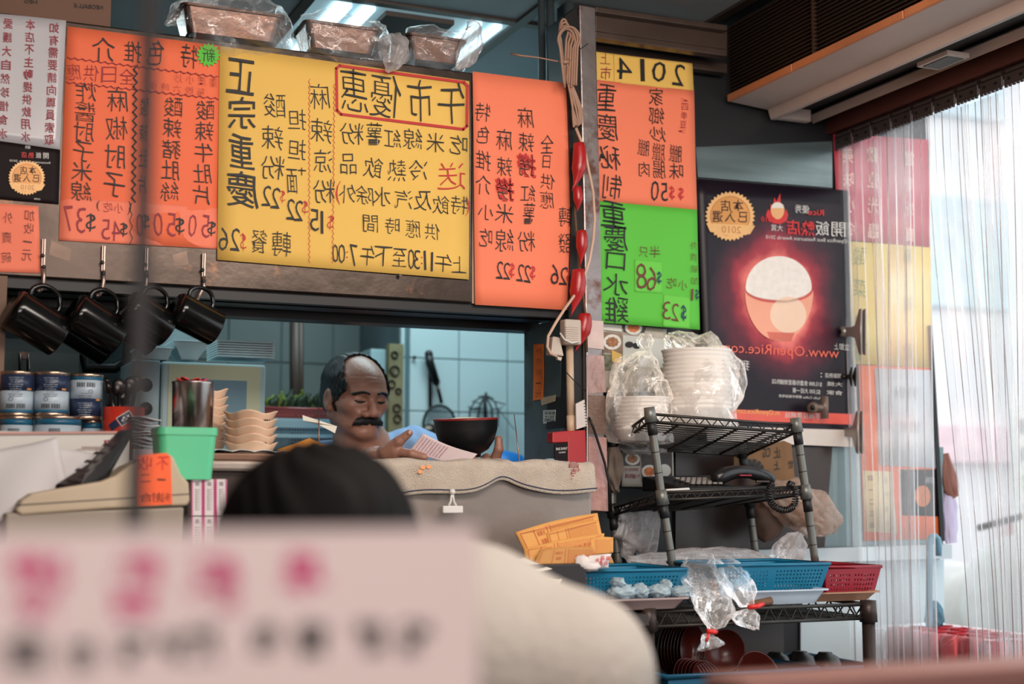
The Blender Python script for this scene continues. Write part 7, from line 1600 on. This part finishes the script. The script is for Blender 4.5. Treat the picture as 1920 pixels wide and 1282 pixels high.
def custleg(p):
    d = cone(p, (HP[0], HP[1], HP[2]), (HP[0], HP[1], HP[2]+.05), .15, .14)
    for s in (-1, 1): d = smin(d, smin(cone(p, (HP[0]+s*.09, HP[1]+.02, .54), (HP[0]+s*.11-.05, HP[1]+.42, .52), .085, .065), cone(p, (HP[0]+s*.11-.05, HP[1]+.42, .52), (HP[0]+s*.11-.05, HP[1]+.38, .09), .062, .048), .03), .03)
    return d
smesh('trousers', custleg, (.0, .9, 0), (1.05, 2.1, .75), .012, mat('jeans_dark', (50, 56, 72), .9), cust)
for s in (-1, 1): MB().ball((HP[0]+s*.11-.05, HP[1]+.44, .045), (.048, .13, .045)).build('shoe', mat('shoe_grey', (90, 90, 92), .7), cust, True)
stl = thing('stool', (HP[0], HP[1], 0), 'plain dark stool under the seated customer', 'stool')
MB().lathe([(0, .40), (.165, .40), (.17, .41), (.17, .43), (.16, .44), (0, .44)], (HP[0], HP[1], 0), None, 32).build('seat', chair_m, stl, True)
for k in range(4): a = R(45+90*k); MB().tube([(HP[0]+.11*math.cos(a), HP[1]+.11*math.sin(a), .40), (HP[0]+.17*math.cos(a), HP[1]+.17*math.sin(a), .005)], .012, 10).build('leg', chair_m, stl, True)
# ================================================================ foreground: table, card, mirror joint strip, booth back
tbl = thing('dining_table', (.2, .76, 0), 'dark table carrying the card holder, below the picture', 'table')
MB().box((-.55, .52, .72), (.62, .96, .75)).build('table_top', mat('table_brown', (96, 62, 52), .4, 0, .2, 8, stretch=(1, 6, 1)), tbl, False, [BEV(.004)])
for x in (-.5, .57):
    for y in (.56, .92): MB().tube([(x, y, 0), (x, y, .72)], .018, 10).build('leg', chair_m, tbl, True)
CYY = .70
hold = thing('card_holder', (.2, CYY, .75), 'out of focus white card with pink and black characters in a stand', 'sign')
cq = [P(-60, 1000, CYY), P(897, 987, CYY)]; zt = (cq[0].z+cq[1].z)/2; x0, x1 = cq[0].x, cq[1].x
card = MB().box((x0, CYY, zt-.21), (x1, CYY+.002, zt)).build('card', mat('card_white', (226, 208, 204), .6, 0, .03, 4), hold)
MB().box((x0-.01, CYY+.002, zt-.215), (x1+.0, CYY+.006, zt-.16)).build('backing', white_plastic, hold)
MB().tube([((x0+x1)/2, CYY+.006, .765), ((x0+x1)/2, CYY+.006, zt-.2)], .008, 10).build('stem', chair_m, hold, True)
MB().lathe([(0, 0), (.07, 0), (.07, .01), (.02, .018), (0, .018)], ((x0+x1)/2, CYY+.006, .7505), None, 28).build('base', chair_m, hold, True)
pkc = mat('card_pink_ink', (196, 44, 112), .6, var=0)
mb = MB(); text(mb, [('兵', 570, 1078, 92), ('鑑', 400, 1092, 108), ('警', 250, 1096, 120), ('滿', 72, 1100, 128)], CYY-.0008, 0, .06, 0); mb.build('lettering', pkc, hold)
mb = MB(); text(mb, [('請', 780, 1196, 68), ('將', 692, 1196, 68), ('背', 585, 1200, 70), ('包', 498, 1195, 62), ('放', 378, 1206, 74), ('好', 322, 1214, 60), ('請', 250, 1216, 66), ('勿', 156, 1228, 66), ('自', 48, 1222, 80)], CYY-.0008, 0, .04, 0); mb.build('lettering', black_ink, hold)
up_ = MB(); a = P(262, 700, .92); up_.box((a.x-.0055, .92, .75), (a.x+.0055, .928, CZ-.01)); up_.v = up_.v; o = up_.build('mirror_joint_strip', mat('mirror_joint_black', (22, 20, 20), .6), None); tag(o, 'thin dark strip standing in for the mirror joint, far out of focus, before the orange menu', 'upright')  # added strip standing in for the dark joint between mirror panes
bb = thing('booth_back', (1.1, 1.0, 0), 'mauve brown booth backrest, out of focus at the bottom right corner', 'booth')
a = P(1400, 1276, 1.0)
MB().box((a.x, 1.0, .02), (1.9, 1.05, a.z-.02)).build('panel', mat('booth_mauve', (128, 92, 86), .6, 0, .1, 5), bb, False, [BEV(.004)])
MB().box((a.x-.005, .99, a.z-.02), (1.905, 1.06, a.z)).build('top_rail', mat('booth_rail', (140, 98, 90), .5, 0, .1, 5), bb, False, [BEV(.004)])
bpy.data.objects.remove(FO)
